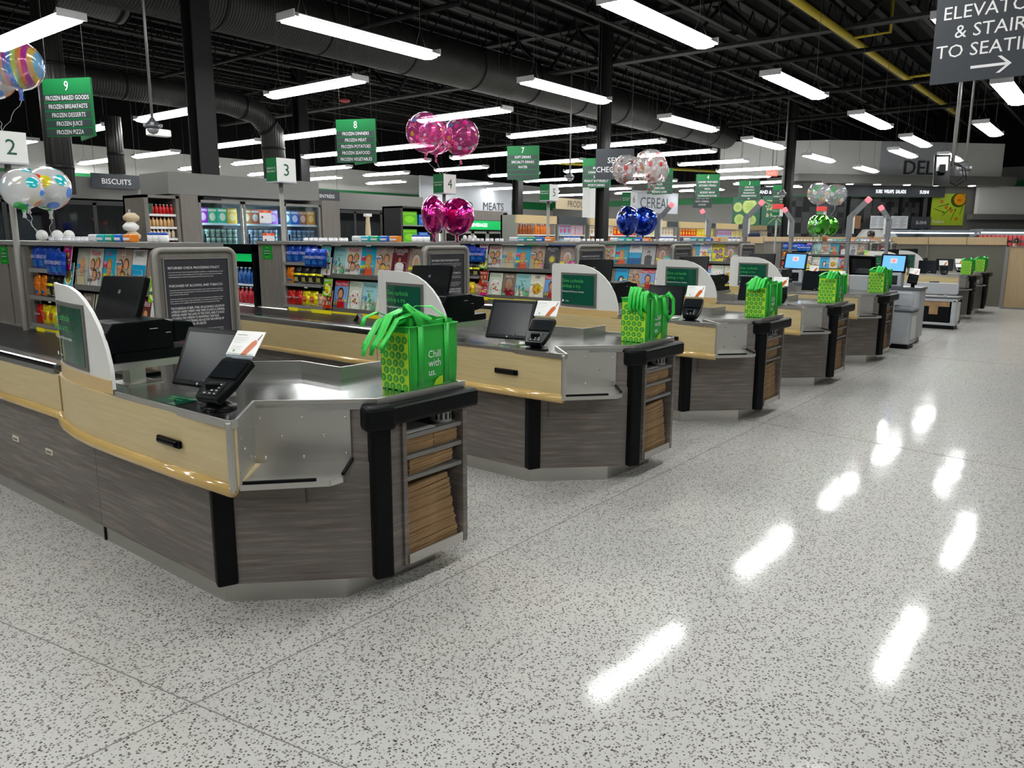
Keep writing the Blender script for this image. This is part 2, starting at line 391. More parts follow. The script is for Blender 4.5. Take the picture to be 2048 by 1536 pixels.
    def poly(self, o, F, pts, col=None, lay=0):
        U, V = F; N = U.cross(V); o = Vector(o) + N * (0.0008 * lay)
        return self._add([o + U * a + V * b for a, b in pts], [tuple(range(len(pts)))], col, False)
    def ell(self, o, F, u, v, ru, rv, col=None, lay=0, n=14, rot=0.0):
        pts = []
        for k in range(n):
            a = 2 * PI * k / n; x = ru * math.cos(a); y = rv * math.sin(a)
            pts.append((u + x * math.cos(rot) - y * math.sin(rot), v + x * math.sin(rot) + y * math.cos(rot)))
        return self.poly(o, F, pts, col, lay)
    def text(self, s, o, F, u, v, h, col=None, lay=2, align='c', fit=None, thick=0.0, squeeze=1.0):
        """h = cap height"""
        vs, fs, x0, x1 = text_geo(s)
        if not vs: return self
        k = h / 0.69; wd = (x1 - x0) * k * squeeze
        if fit and wd > fit: squeeze *= fit / wd; wd = fit
        off = {'c': -wd / 2, 'l': 0.0, 'r': -wd}[align]
        U, V = F; N = U.cross(V); o = Vector(o) + N * (0.0008 * lay)
        P = [o + U * (u + off + (p.x - x0) * k * squeeze) + V * (v + p.y * k) for p in vs]
        self._add(P, fs, col, False)
        if thick:
            self._add([p + N * thick for p in P], fs, col, False)
            ed = {}
            for f in fs:
                for i in range(len(f)):
                    a, b = f[i], f[(i + 1) % len(f)]; ed[(a, b)] = ed.get((a, b), 0) + 1
            n0 = len(self.v) - 2 * len(P)
            for (a, b) in list(ed):
                if (b, a) not in ed:
                    self.f.append((n0 + a, n0 + b, n0 + len(P) + b, n0 + len(P) + a)); self.c.append(col or self.col); self.sm.append(False)
        return self
    def build(self, name, mat, parent=None, local=False, bevel=0.0):
        """vertices are world coordinates unless local; placed relative to parent"""
        off = Vector((0, 0, 0))
        if parent is not None and not local: off = Vector(parent['_w'])
        me = bpy.data.meshes.new(name)
        me.from_pydata([v - off for v in self.v], [], self.f)
        me.polygons.foreach_set('use_smooth', self.sm)
        if mat in ('print', 'matte_print', 'foil', 'product', 'sheen'):
            at = me.color_attributes.new('Col', 'FLOAT_COLOR', 'CORNER')
            arr = []
            for f, c in zip(self.f, self.c): arr += [c[0], c[1], c[2], 1.0] * len(f)
            at.data.foreach_set('color', arr)
        me.materials.append(MATS[mat])
        o = bpy.data.objects.new(name, me); COL.objects.link(o)
        o['_w'] = list(off)
        if parent is not None: o.parent = parent
        if bevel:
            md = o.modifiers.new('bevel', 'BEVEL'); md.width = bevel; md.segments = 2; md.limit_method = 'ANGLE'; md.angle_limit = 0.7
        return o
def P(mb, name, mat, root, bevel=0.0):
    """a part (or sub-part) of a thing; vertices in world coordinates"""
    me_parent = root
    o = mb.build(name, mat, None, bevel=bevel)
    w_ = Vector(root['_w'])
    for v in o.data.vertices: v.co -= w_
    o['_w'] = list(w_)
    o.parent = root
    return o
def thing(name, label, cat, loc=(0, 0, 0), group=None, rz=0.0):
    o = bpy.data.objects.new(name, None); COL.objects.link(o); o.empty_display_size = 0.1
    o.location = loc; o.rotation_euler = (0, 0, rz); o['label'] = label; o['category'] = cat
    if group: o['group'] = group
    o['_w'] = list(loc)
    return o
def solo(mb, name, mat, label, cat, loc, group=None, bevel=0.0, kind=None):
    o = mb.build(name, mat, None, bevel=bevel); w_ = Vector(loc)
    for v in o.data.vertices: v.co -= w_
    o.location = loc; o['_w'] = list(loc); o['label'] = label; o['category'] = cat
    if group: o['group'] = group
    if kind: o['kind'] = kind
    return o
def struct(mb, name, mat, bevel=0.0):
    o = mb.build(name, mat, None, bevel=bevel); o['kind'] = 'structure'; return o
_kids = {}
def kids(o):
    return [c for c in o.children]
def dup(root, delta, label, group=None, loc=None, rz=None):
    def cp(o, par):
        c = o.copy(); COL.objects.link(c)
        if par is not None: c.parent = par
        for ch in o.children: cp(ch, c)
        return c
    r = cp(root, None)
    r.location = Vector(root.location) + Vector(delta) if loc is None else loc
    if rz is not None: r.rotation_euler[2] = rz
    r['label'] = label
    if group: r['group'] = group
    r['_w'] = list(r.location)
    return r
# ================================================================ SETTING
m = MB(); m.box(-12, 62, -8, 46, -0.1, 0); struct(m, 'floor', 'terrazzo')
def floor_line(n, a, b):
    a = Vector(a); b = Vector(b); d = (b - a).normalized(); p = Vector((-d.y, d.x, 0)) * 0.0022
    mm = MB(); mm.slab([a - p, b - p, b + p, a + p], (0, 0, 0.0012)); struct(mm, 'trim_%d' % n, 'joint')
floor_line(1, (-12, 2.45, 0), (26, 2.45, 0))
floor_line(2, (0.455, 7.2, 0), (1.43, 1.45, 0))
floor_line(3, (6.86, 2.95, 0), (6.2, -3.0, 0))
floor_line(4, (12.3, 2.6, 0), (12.0, -3.0, 0))
m = MB(); m.box(-12, 62, -8, 46, 7.2, 7.4); struct(m, 'ceiling', 'ceiling_black')
m = MB(); m.box(-12, 62, 30, 30.2, 0, 7.2); struct(m, 'wall_back', 'wall_white')
m = MB(); m.box(42, 42.2, -8, 30, 0, 7.2); struct(m, 'wall_right', 'wall_grey')
m = MB(); m.box(-12.2, -12, -8, 46, 0, 7.2); struct(m, 'wall_left', 'wall_warm')
m = MB(); m.box(-12, 62, -8.2, -8, 0, 7.2); struct(m, 'wall_front', 'white')
# green band and lower grey on the back wall
m = MB(); m.box(-12, 62, 29.93, 30, 3.45, 3.9); struct(m, 'trim_5', 'sign_green')
m = MB(); m.box(41.95, 42, -8, 30, 3.6, 3.95); struct(m, 'trim_6', 'sign_green')
m = MB(); m.box(-12, 42, 29.9, 30, 4.9, 7.2); struct(m, 'wall_back_upper', 'ceiling_black')
m = MB(); m.box(41.9, 42, -8, 29.9, 4.9, 7.2); struct(m, 'wall_right_upper', 'ceiling_black')
m = MB(); m.box(-12, 62, 29.9, 30, 0, 3.45); struct(m, 'wall_back_lower', 'wall_warm')
# ribs of the roof deck
for i in range(54):
    y = -2 + i * 0.62
    m = MB(); m.box(-4, 46, y, y + 0.16, 7.1, 7.2)
    struct(m, 'trim_%d' % (10 + i), 'truss_black')
# ---- big girders across (along Y)
def girder(x, y0, y1, label):
    t = thing('ceiling_girder', label, 'girder', (x, y0, 6.0), 'roof girders')
    a = MB(); a.box(x - .13, x + .13, y0, y1, 6.0, 6.05); a.box(x - .13, x + .13, y0, y1, 6.05, 6.07); P(a, 'bottom_chord', 'truss_chord', t)
    a = MB(); a.box(x - .13, x + .13, y0, y1, 7.0, 7.08); P(a, 'top_chord', 'truss_black', t)
    a = MB(); y = y0; k = 0
    while y < y1 - 1.0:
        a.tube([(x, y, 6.05 if k % 2 else 7.0), (x, y + 1.0, 7.0 if k % 2 else 6.05)], 0.045, n=6); y += 1.0; k += 1
    P(a, 'web', 'truss_black', t)
GX = (5.9, 17.9, 29.6)
GL = ['black steel roof girder crossing above the check policy panels on the left', 'long black roof girder crossing the middle, above the aisle 7 sign', 'far black roof girder crossing in front of the DELI fascia']
for x, l in zip(GX, GL): girder(x, -4, 29, l)
# ---- open web joists (along X) in bays between the girders
n = 0
for bi, (xa, xb) in enumerate([(-6, 5.7), (6.1, 17.7), (18.1, 29.4), (29.8, 41.5)]):
    proto = None
    for j in range(16):
        y = -1.5 + 1.85 * j
        if bi == 0 and (j > 12 or j < 2): continue
        lab = 'thin open web steel joist, number %d from the front in the %s ceiling bay' % (j + 1, ['first', 'second', 'third', 'farthest'][bi])
        if proto is None:
            proto = thing('ceiling_joist', lab, 'joist', (xa, y, 6.3), 'open web joists under the roof deck')
            a = MB(); a.box(xa, xb, y - .05, y + .05, 6.3, 6.33); P(a, 'bottom_chord', 'truss_chord', proto)
            a = MB(); a.box(xa, xb, y - .05, y + .05, 7.0, 7.05); x = xa; k = 0
            while x < xb - .45:
                a.tube([(x, y, 6.33 if k % 2 else 7.0), (x + .45, y, 7.0 if k % 2 else 6.33)], 0.018, n=5, caps=False); x += .45; k += 1
            P(a, 'web', 'truss_black', proto); y_p = y
        else: dup(proto, (0, y - y_p, 0), lab)
# ---- columns
for (x, y, r, lab) in [(6.75, 11.45, .15, 'dark steel column rising behind the bright freezer doors'), (17.6, 10.96, .13, 'dark steel column beside the SELF CHECKOUT sign'),
                       (28.7, 10.0, .13, 'dark steel column left of the DELI fascia'), (16.1, 21.5, .17, 'grey steel column far back behind the dark freezer doors'), (27.5, 21.5, .17, 'grey steel column far back near the MEATS wall'), (38.0, 14.5, .13, 'thin dark column far back right of the aisle 5 sign')]:
    t = thing('steel_column', lab, 'column', (x, y, 0))
    a = MB()
    a.box(x - r, x + r, y - r, y - r * .8, 0.02, 6.98); a.box(x - r, x + r, y + r * .8, y + r, 0.02, 6.98); a.box(x - r * .12, x + r * .12, y - r * .8, y + r * .8, 0.02, 6.98)
    P(a, 'shaft', 'column_black', t)
    a = MB(); a.box(x - r * 1.5, x + r * 1.5, y - r * 1.5, y + r * 1.5, 0, 0.03); P(a, 'base_plate', 'column_black', t)
# ---- ducts
def duct_ribs(path, r, step, matname, nme, label):
    t = thing(nme, label, 'duct', path[0])
    a = MB(); a.tube(path, r, n=28); P(a, 'duct_body', matname, t)
    L = 0
    for i in range(len(path) - 1):
        p, q = Vector(path[i]), Vector(path[i + 1]); d = (q - p); l = d.length; d.normalize(); s = 0.4
        while s < l:
            c = p + d * s; a = MB(); a.tube([c - d * .03, c + d * .03], r * 1.025, n=28); P(a, 'joint_band', 'truss_black', t); s += step
    for i in range(len(path) - 1):
        p, q = Vector(path[i]), Vector(path[i + 1])
        if abs((q - p).normalized().z) < .5:
            s = 1.0
            while s < (q - p).length:
                c = p + (q - p).normalized() * s
                a = MB(); a.tube([c + Vector((0, 0, r * .9)), Vector((c.x, c.y, 7.1))], .012, n=5); P(a, 'hanger_rod', 'truss_black', t); s += step
duct_ribs([(3.2, 13.3, 5.82), (30.5, 13.3, 5.74)], .52, 2.3, 'duct_metal', 'air_duct', 'large round dark air duct running away above the pink balloons')
duct_ribs([(2.4, 15.0, 6.0), (5.5, 15.0, 6.0), (7.4, 15.0, 5.9)], .42, 1.4, 'duct_metal', 'branch_duct', 'short dark branch duct behind the number 9 sign wires')
duct_ribs([(4.6, 16.9, 4.75), (10.6, 16.9, 4.75), (11.4, 16.9, 4.6), (11.8, 16.9, 4.2), (11.85, 16.9, 2.9)], .28, 1.6, 'duct_metal', 'elbow_duct', 'dark duct bending down behind the number 3 lane box')
duct_ribs([(5.3, 13.1, 2.3), (5.3, 13.1, 5.2)], .19, 1.5, 'duct_metal', 'duct_riser', 'round grey duct riser dropping below the number 9 sign')
duct_ribs([(7.95, 16.9, 2.95), (7.95, 16.9, 4.1)], .16, 1.5, 'duct_metal', 'duct_riser', 'slimmer dark duct riser right of the number 9 sign')
# ---- yellow gas pipe
t = thing('gas_pipe', 'yellow painted gas pipe running away under the black roof', 'pipe', (3, 5.3, 5.88))
a = MB(); a.tube([(3, 5.3, 5.88), (30.5, 5.2, 5.88)], .075, n=10); P(a, 'main_pipe', 'yellow_pipe', t)
a = MB(); a.tube([(18.2, 5.25, 5.88), (18.2, 4.45, 5.88), (18.2, 4.45, 7.15)], .035, n=8); P(a, 'branch_pipe', 'yellow_pipe', t)
a = MB(); a.tube([(23.3, 5.2, 5.88), (23.3, 3.4, 5.88)], .035, n=8); P(a, 'branch_pipe', 'yellow_pipe', t)
solo(MB().tube([(26.5, 19, 4.7), (37, 14.5, 4.75)], .06, n=8), 'gas_pipe', 'yellow_pipe', 'short yellow pipe far back above the aisle 7 and 6 signs', 'pipe', (26.5, 19, 4.7))
for k, (a0, b0, r, lab) in enumerate([((17.9, 8.4, 5.55), (18.1, 1.0, 5.55), .05, 'black sprinkler pipe crossing below the middle girder'), ((22.5, 10.8, 5.6), (22.5, -1, 5.6), .06, 'black sprinkler pipe crossing toward the ELEVATORS sign'),
                                     ((27.8, 12, 5.7), (27.8, 0, 5.7), .06, 'far black sprinkler pipe crossing in front of the DELI fascia'), ((10.5, 9.5, 5.6), (10.5, 20, 5.6), .05, 'black sprinkler pipe over the freezer aisle')]):
    a = MB(); a.tube([a0, b0], r, n=8); solo(a, 'sprinkler_pipe', 'truss_black', lab, 'pipe', a0)
# ---- high bay light fixtures
def make_fixture():
    t = thing('light_fixture', '', 'light', (0, 0, 0), 'eight foot strip lights under the roof')
    L = 1.22; a = MB()
    # housing with sloped reflector wings, long axis X
    prof = [(-.17, .0), (-.15, .015), (-.07, .075), (.07, .075), (.15, .015), (.17, .0), (.13, .012), (.06, .06), (-.06, .06), (-.13, .012)]
    vs = [(-L, y, z) for y, z in prof] + [(L, y, z) for y, z in prof]; n = len(prof)
    a._add(vs, [(i, n + i, n + (i + 1) % n, (i + 1) % n) for i in range(n)] + [tuple(range(n)), tuple(range(n, 2 * n))[::-1]])
    a.box(-L - .02, -L, -.17, .17, -.015, .075); a.box(L, L + .02, -.17, .17, -.015, .075)
    P(a, 'housing', 'fixture_white', t)
    a = MB()
    lp = [(-.135, .004), (-.118, -.035), (0, -.05), (.118, -.035), (.135, .004)]; n = 5
    a._add([(-L + .01, y, z) for y, z in lp] + [(L - .01, y, z) for y, z in lp], [(i, i + 1, n + i + 1, n + i) for i in range(4)] + [(0, 1, 2, 3, 4), (9, 8, 7, 6, 5)])
    P(a, 'lens', 'lamp', t)
    for s in (-1, 1):
        a = MB(); a.quad((-L + .1, s * .11 - .015, .046), (Vector((1, 0, 0)), Vector((0, 1, 0))), 0, 0, 2 * L - .2, .03); P(a, 'uplight_slot', 'uplight', t)  # invented glowing strips on the housing top, added to light walls above the lamps
    for s in (-1, 1):
        a = MB(); a.tube([(s * 1.0, -.1, .07), (s * 1.0, 0, .3), (s * 1.0, .1, .07)], .004, n=4); a.tube([(s * 1.0, 0, .29), (s * 1.0, 0, 3.01)], .004, n=4); P(a, 'hanger_wire', 'dark_wire', t)
    return t
FXT = make_fixture()
spots = []
rowy = {8.15: [-3.3, 1.35, 5.97, 10.62, 15.5, 20.06, 24.8], 4.78: [-6.1, -1.5, 3.1, 7.74, 12.55, 17.42, 21.9, 26.9], 2.0: [-3.8, .9, 5.6, 10.6, 15.43], -2.0: [-1.5, 3.1]}
for y, xs in rowy.items():
    for i, x in enumerate(xs): spots.append((x + 1.22, y, 0, 'strip light running away from us, %d%s in the %s row' % (i + 1, ['st', 'nd', 'rd', 'th', 'th', 'th', 'th', 'th'][i], {8.15: 'row above the magazine racks', 4.78: 'row above the cash desks', 2.0: 'row above the open floor', -2.0: 'outermost row'}[y].replace('row ', ''))))
colx = {4.4: [10.2, 15.2], 8.9: [10.3, 15.2, 19.2, 23.6], 12.7: [10.25, 15.4, 18.8, 23.2, 27.2], 16.0: [10.35, 15.6, 18.8, 22.8, 26.4], 19.1: [10.1, 15.2, 18.8, 22.8, 26.6], 22.1: [10.0, 14.6, 18.8, 22.9, 27.0], 25.4: [10.3, 15.1, 18.9, 26.5], 28.6: [10.3, 15.0, 19.5, 24.0], 32.0: [12.0, 16.2, 20.5, 25], 35.5: [12.5, 16.5, 20.5, 25], 39.0: [13, 17, 21, 25.5]}
for x, ys in colx.items():
    for i, y in enumerate(ys): spots.append((x, y + 1.17, PI / 2, 'strip light in the %s cross row over the aisles, %s one from the front' % ({4.4: 'leftmost', 8.9: 'second', 12.7: 'third', 16.0: 'fourth', 19.1: 'fifth', 22.1: 'sixth', 25.4: 'seventh', 28.6: 'eighth', 32.0: 'ninth', 35.5: 'tenth', 39.0: 'eleventh'}[x], ['first', 'second', 'third', 'fourth', 'fifth'][i])))
spots += [(31.0, 8.0, 0, 'small distant strip light hanging right before the DELI letters'), (21.6, 2.95, 0, 'strip light at the right, beside the camera dome poles'), (26.0, 5.7, 0, 'distant strip light above the deli menu wall'), (33.3, 1.9, 0, 'distant strip light at the right edge under the white fascia')]
for i, (x, y, rz, lab) in enumerate(spots):
    if i == 0:
        FXT.location = (x, y, 4.2); FXT.rotation_euler[2] = rz; FXT['label'] = lab
    else: dup(FXT, None, lab, loc=(x, y, 4.2), rz=rz)
plain('latch_cream', (0.55, 0.52, 0.40), 0.4)
plain('screw_steel', (0.5, 0.5, 0.48), 0.2, metal=0.9)
plain('promo_green', (0.006, 0.085, 0.05), 0.06, coat=1.0)
plain('promo_text', (0.06, 0.45, 0.10), 0.4)
plain('strap_green', (0.015, 0.52, 0.045), 0.5)
plain('stuffed_green', (0.012, 0.42, 0.04), 0.5)
# ================================================================ CHECKOUT LANES
C0 = 1.77
LANE_X = [1.77, 4.08, 6.39, 8.60, 10.83, 18.32, 20.22]
def lx(x): return C0 + x
def make_counter():
    t = thing('checkout_counter', '', 'checkout counter', (C0, 2.6, 0), 'checkout counters')
    X = lx
    # body, toe kick
    body = [(X(-.03), 8.1), (X(-.03), 3.06), (X(.47), 2.57), (X(.64), 2.57), (X(.64), 3.05), (X(1.05), 3.05), (X(.72), 3.4), (X(.72), 8.1)]
    up = [(X(-.03), 8.1), (X(-.03), 3.12), (X(.13), 2.965), (X(.425), 2.67), (X(.47), 2.575), (X(.64), 2.57), (X(.64), 3.05), (X(1.05), 3.05), (X(.72), 3.4), (X(.72), 8.1)]
    a = MB(); a.prism(body, .10, .655); a.prism(up, .655, .895); P(a, 'cabinet_body', 'grey_wood', t)
    a = MB(); a.prism([(X(0), 8.0), (X(0), 3.08), (X(.38), 2.68), (X(.97), 2.68), (X(.97), 3.1), (X(.68), 3.4), (X(.68), 8.0)], 0, .10); P(a, 'toe_kick', 'steel', t)
    # recessed service panel, floor level slot, seam, access tags
    a = MB(); d = Vector((.7071, -.7071, 0)); nrm = Vector((-.7071, -.7071, 0))
    c = Vector((X(.155), 2.87, .545)); a.obox(c + nrm * .003, d, (0, 0, 1), nrm, .13, .085, .003); P(a, 'service_panel', 'grey_wood', t)
    a = MB(); a.box(X(-.0312), X(-.03), 4.227, 4.230, .10, .64); P(a, 'panel_seam', 'mid_grey', t)
    a = MB(); a.box(X(-.006), X(0), 4.26, 4.275, .0, .10); P(a, 'kick_gap', 'black_rubber', t)
    for yy, zz in ((5.34, .405), (4.835, .41)):
        a = MB(); a.rbox(X(-.036), X(-.029), yy - .05, yy + .05, zz - .018, zz + .018, .008, axis='x'); g = P(a, 'latch_plate', 'latch_cream', t)
        a = MB(); a.box(X(-.038), X(-.036), yy - .03, yy + .03, zz - .006, zz + .004); P(a, 'latch_slot', 'mid_grey', g)
    a = MB(); a.rbox(X(-.034), X(-.029), 4.72, 5.46, .118, .134, .006, axis='x'); P(a, 'floor_slot', 'mid_grey', t)
    # black corner guards
    for (cx, cy) in ((X(-.005), 3.045), (X(.495), 2.555)):
        a = MB(); a.obox((cx, cy, .1 + .395), (.9239, -.3827, 0) if cy > 3 else (.9239, -.3827, 0), (0, 0, 1), (.3827, .9239, 0), .047, .395, .035)
        P(a, 'corner_guard', 'black_rubber', t, bevel=.012)
    # open bag shelving at the nose
    a = MB()
    a.box(X(.64), X(.665), 2.555, 3.05, .10, .90); a.box(X(1.045), X(1.075), 2.545, 3.05, .105, .90); a.box(X(.66), X(1.05), 3.0, 3.05, .1, .9)
    P(a, 'shelf_side', 'grey_wood', t)
    for z in (.735, .635, .53):
        a = MB(); a.box(X(.665), X(1.045), 2.555, 3.0, z - .012, z + .008); P(a, 'shelf', 'shelf_grey', t)
    a = MB(); a.box(X(.665), X(1.045), 2.555, 3.0, .105, .125); P(a, 'shelf', 'shelf_grey', t)
    a = MB(); a.box(X(.66), X(1.04), 2.545, 2.553, .105, .155)
    for xx in (.80, .97): a.lathe([(.006, 0), (.004, .003)], (X(xx), 2.545, .12), 8, ax=Matrix.Rotation(PI / 2, 3, 'X'))
    P(a, 'kick_strip', 'steel', t)
    # black bumper round the nose
    a = MB(); a.rbox(X(.50), X(1.105), 2.49, 2.57, .82, .912, .022, axis='x'); P(a, 'bumper', 'black_rubber', t)
    a = MB(); d = Vector((.9239, -.3827, 0)); a.obox((X(.485), 2.548, .862), d, (0, 0, 1), (.3827, .9239, 0), .072, .056, .05); P(a, 'bumper_cap', 'black_rubber', t, bevel=.02)
    # counter top: bagging deck and cash desk
    deck = [(X(-.14), 2.70), (X(-.16), 3.66), (X(-.13), 4.1), (X(-.03), 4.5), (X(-.03), 4.74), (X(-.03), 8.1), (X(.66), 8.1), (X(.66), 4.3), (X(.56), 3.72), (X(.78), 3.50), (X(.78), 3.17), (X(1.085), 3.17), (X(1.085), 2.57), (X(.50), 2.57), (X(.125), 2.955), (X(-.13), 2.70)]
    a = MB(); a.prism(deck, .895, .922); P(a, 'counter_top', 'steel_top', t)
    # raised rim
    a = MB()
    rim = [(X(-.16), 3.62), (X(-.155), 2.72), (X(-.145), 2.695), (X(-.12), 2.70), (X(.13), 2.96), (X(.505), 2.575), (X(1.09), 2.575)]
    for p, q in zip(rim[:-1], rim[1:]):
        p = Vector((*p, .926)); q = Vector((*q, .926)); dd = (q - p); l = dd.length; dd.normalize()
        a.obox((p + q) / 2, dd, (0, 0, 1), dd.cross(Vector((0, 0, 1))), l / 2 + .004, .016, .006)
    P(a, 'edge_rim', 'steel', t)
    a = MB(); back = [(X(.55), 4.25), (X(.55), 3.74), (X(.785), 3.50), (X(.785), 3.165), (X(1.085), 3.165), (X(1.085), 2.60)]
    for p, q in zip(back[:-1], back[1:]):
        h = .032 if q[1] > 2.7 else .008
        p = Vector((*p, .922 + h)); q = Vector((*q, .922 + h)); dd = (q - p); l = dd.length; dd.normalize()
        a.obox((p + q) / 2, dd, (0, 0, 1), dd.cross(Vector((0, 0, 1))), l / 2 + .003, h, .006)
    P(a, 'back_lip', 'steel', t)
    # conveyor belt
    a = MB(); a.box(X(.07), X(.60), 4.80, 8.05, .922, .934); P(a, 'conveyor_belt', 'belt', t)
    # belt side rail (rounded steel)
    a = MB(); a.rbox(X(-.05), X(.06), 4.60, 8.1, .895, .955, .025, axis='y'); a.box(X(-.052), X(-.04), 4.6, 8.1, .90, .93); P(a, 'side_rail', 'steel_top', t)
    a = MB(); a.rbox(X(.60), X(.66), 4.74, 8.1, .885, .945, .02, axis='y'); P(a, 'side_rail', 'steel', t)
    # wooden fascia, belt part and swollen cash desk part
    a = MB(); a.prism([(X(-.03), 8.1), (X(-.03), 4.545), (X(-.052), 4.545), (X(-.052), 8.1)], .69, .90); P(a, 'belt_fascia', 'light_wood', t)
    curve = [(X(-.045), 4.54), (X(-.09), 4.42), (X(-.125), 4.27), (X(-.15), 4.08), (X(-.163), 3.88), (X(-.168), 3.6), (X(-.167), 3.2), (X(-.15), 2.70)]
    inner = [(x + .03, y) for x, y in curve]
    a = MB()
    n = len(curve)
    for i in range(n - 1):
        a.prism([curve[i], curve[i + 1], inner[i + 1], inner[i]], .665, .918)
    P(a, 'desk_fascia', 'light_wood', t)
    a = MB(); a.tube([(x - .003, y, .655 + .01 * max(0, 1 - i_ / 3)) for i_, (x, y) in enumerate(curve)], .028, n=12); a.tube([(X(-.055), 8.1, .675), (X(-.055), 4.57, .675), (X(-.035), 4.53, .675)], .025, n=12); P(a, 'bullnose_trim', 'bullnose', t)
    a = MB(); a.prism([(X(-.03), 8.1), (X(-.03), 3.06), (X(.12), 2.92), (X(-.14), 2.70), (X(-.15), 3.6), (X(-.12), 4.2), (X(-.04), 4.52)], .645, .665); P(a, 'fascia_underside', 'light_wood', t)
    a = MB(); a.rbox(X(-.192), X(-.166), 3.07, 3.22, .775, .80, .011, axis='y'); a.rbox(X(-.178), X(-.165), 3.05, 3.24, .77, .803, .012, axis='y'); P(a, 'drawer_handle', 'black_plastic', t)
    # steel notch panels with screws, and the angled bag tray
    v = Vector((0, 0, 1))
    p0 = Vector((X(-.15), 2.685, 0)); p1 = Vector((X(.123), 2.957, 0)); p2 = Vector((X(.42), 2.66, 0))
    a = MB()
    for p, q, zl in ((p0, p1, .655), (p1, p2, .655)):
        dd = (q - p); l = dd.length; dd.normalize(); nn = dd.cross(v)
        a.obox((p + q) / 2 + v * ((.91 + zl) / 2), dd, v, nn, l / 2, (.91 - zl) / 2, .003)
    g = P(a, 'notch_panel', 'steel', t)
    a = MB()
    for p, q, pts in ((p0, p1, [(.2, .2), (.7, .25), (.45, .5), (.3, .75), (.75, .8), (.9, .15)]), (p1, p2, [(.06, .85), (.5, .85), (.95, .82), (.28, .5), (.72, .5), (.95, .14), (.5, .1), (.1, .1)])):
        dd = (q - p).normalized(); nn = dd.cross(v)
        for u, w_ in pts:
            c = p + (q - p) * u + v * (.66 + .24 * w_) + nn * .004
            rot = nn.to_track_quat('Z', 'Y').to_matrix(); a.lathe([(.007, 0), (.006, .003), (.002, .004)], c, 8, ax=rot)
    P(a, 'screw', 'screw_steel', g)
    a = MB(); q = Vector((X(-.152), 2.70, .79)); a.obox(q, (.5, -.87, 0), v, (.87, .5, 0), .012, .145, .012); P(a, 'corner_post', 'steel', t, bevel=.005)
    tr = [(X(.13), 2.95), (X(-.145), 2.675), (X(.135), 2.40), (X(.19), 2.425), (X(.435), 2.635)]
    tr = [(X(.125), 2.955), (X(-.10), 2.735), (X(.17), 2.50), (X(.235), 2.50), (X(.475), 2.70), (X(.44), 2.635)][:5]
    a = MB(); a.prism(tr, .652, .657)
    for p, q in zip(tr[1:-1], tr[2:]):
        p = Vector((*p, .645)); q = Vector((*q, .645)); dd = (q - p); l = dd.length; dd.normalize(); a.obox((p + q) / 2, dd, v, dd.cross(v), l / 2, .012, .0025)
    g = P(a, 'bag_tray', 'steel', t)
    for (p, q, f0, f1) in (((X(-.095), 2.742, .662), (X(.17), 2.508, .662), .03, .86), ((X(.24), 2.507, .662), (X(.465), 2.695, .662), .05, .97)):
        p = Vector(p); q = Vector(q); pa = p.lerp(q, f0); pb = p.lerp(q, f1); dd = (pb - pa); l = dd.length; dd.normalize()
        a = MB(); a.obox((pa + pb) / 2, dd, v, dd.cross(v), l / 2, .007, .006); P(a, 'rubber_strip', 'black_rubber', g)
    # privacy shield following the desk curve, gold base strip, promo screen
    sh = [(X(-.03), 4.53), (X(-.07), 4.42), (X(-.105), 4.27), (X(-.13), 4.08), (X(-.143), 3.88), (X(-.148), 3.60)]
    def zt(y):
        u = max(0.0, min(1.0, (4.2 - y) / (4.2 - 3.685)))
        return 1.41 - .46 * (1 - math.sqrt(max(0, 1 - u ** 2.2)))
    pts = []; ys = [4.53, 4.50, 4.46, 4.43, 4.4, 4.3, 4.2, 4.1, 4.0, 3.92, 3.85, 3.79, 3.75, 3.72, 3.70, 3.69]
    def xs(y):
        for (xa, ya), (xb, yb) in zip(sh[:-1], sh[1:]):
            if yb <= y <= ya: return xa + (xb - xa) * (ya - y) / (ya - yb)
        return sh[-1][0]
    a = MB(); th = .018
    for i in range(len(ys) - 1):
        ya, yb = ys[i], ys[i + 1]; xa, xb = xs(ya), xs(yb); za, zb = zt(ya), zt(yb)
        if i == 0: za -= .02
        vs = [(xa, ya, .94), (xb, yb, .94), (xb, yb, zb), (xa, ya, za), (xa + th, ya, .94), (xb + th, yb, .94), (xb + th, yb, zb), (xa + th, ya, za)]
        fs = [(0, 1, 2, 3), (7, 6, 5, 4), (3, 2, 6, 7), (0, 4, 5, 1)]
        if i == 0: fs.append((0, 3, 7, 4))
        if i == len(ys) - 2: fs.append((1, 5, 6, 2))
        a._add(vs, fs, None, False)
    P(a, 'privacy_shield', 'shield_white', t)
    a = MB()
    for i in range(len(ys) - 1):
        ya, yb = ys[i], ys[i + 1]; a.prism([(xs(ya) - .008, ya), (xs(yb) - .008, yb), (xs(yb) + .002, yb), (xs(ya) + .002, ya)], .915, .985)
    P(a, 'shield_base', 'tan_trim', t)
    # screen surround hugging the panel
    def patch(y0, y1, z0, z1, off, nseg=8):
        b = MB(); vs = []; fs = []
        for k in range(nseg + 1):
            y = y0 + (y1 - y0) * k / nseg; vs += [(xs(y) - off, y, z0), (xs(y) - off, y, z1), (xs(y) - off + .006, y, z0), (xs(y) - off + .006, y, z1)]
        for k in range(nseg):
            i = 4 * k; fs += [(i, i + 4, i + 5, i + 1), (i + 1, i + 5, i + 7, i + 3), (i + 2, i + 6, i + 4, i)]
        fs += [(0, 1, 3, 2), (4 * nseg, 4 * nseg + 2, 4 * nseg + 3, 4 * nseg + 1)]
        b._add(vs, fs, None, False); return b
    g = P(patch(4.38, 3.93, 1.00, 1.325, .007), 'screen_surround', 'mid_grey', t)
    g2 = P(patch(4.355, 3.955, 1.02, 1.305, .010), 'promo_screen', 'promo_green', g)
    a = MB()
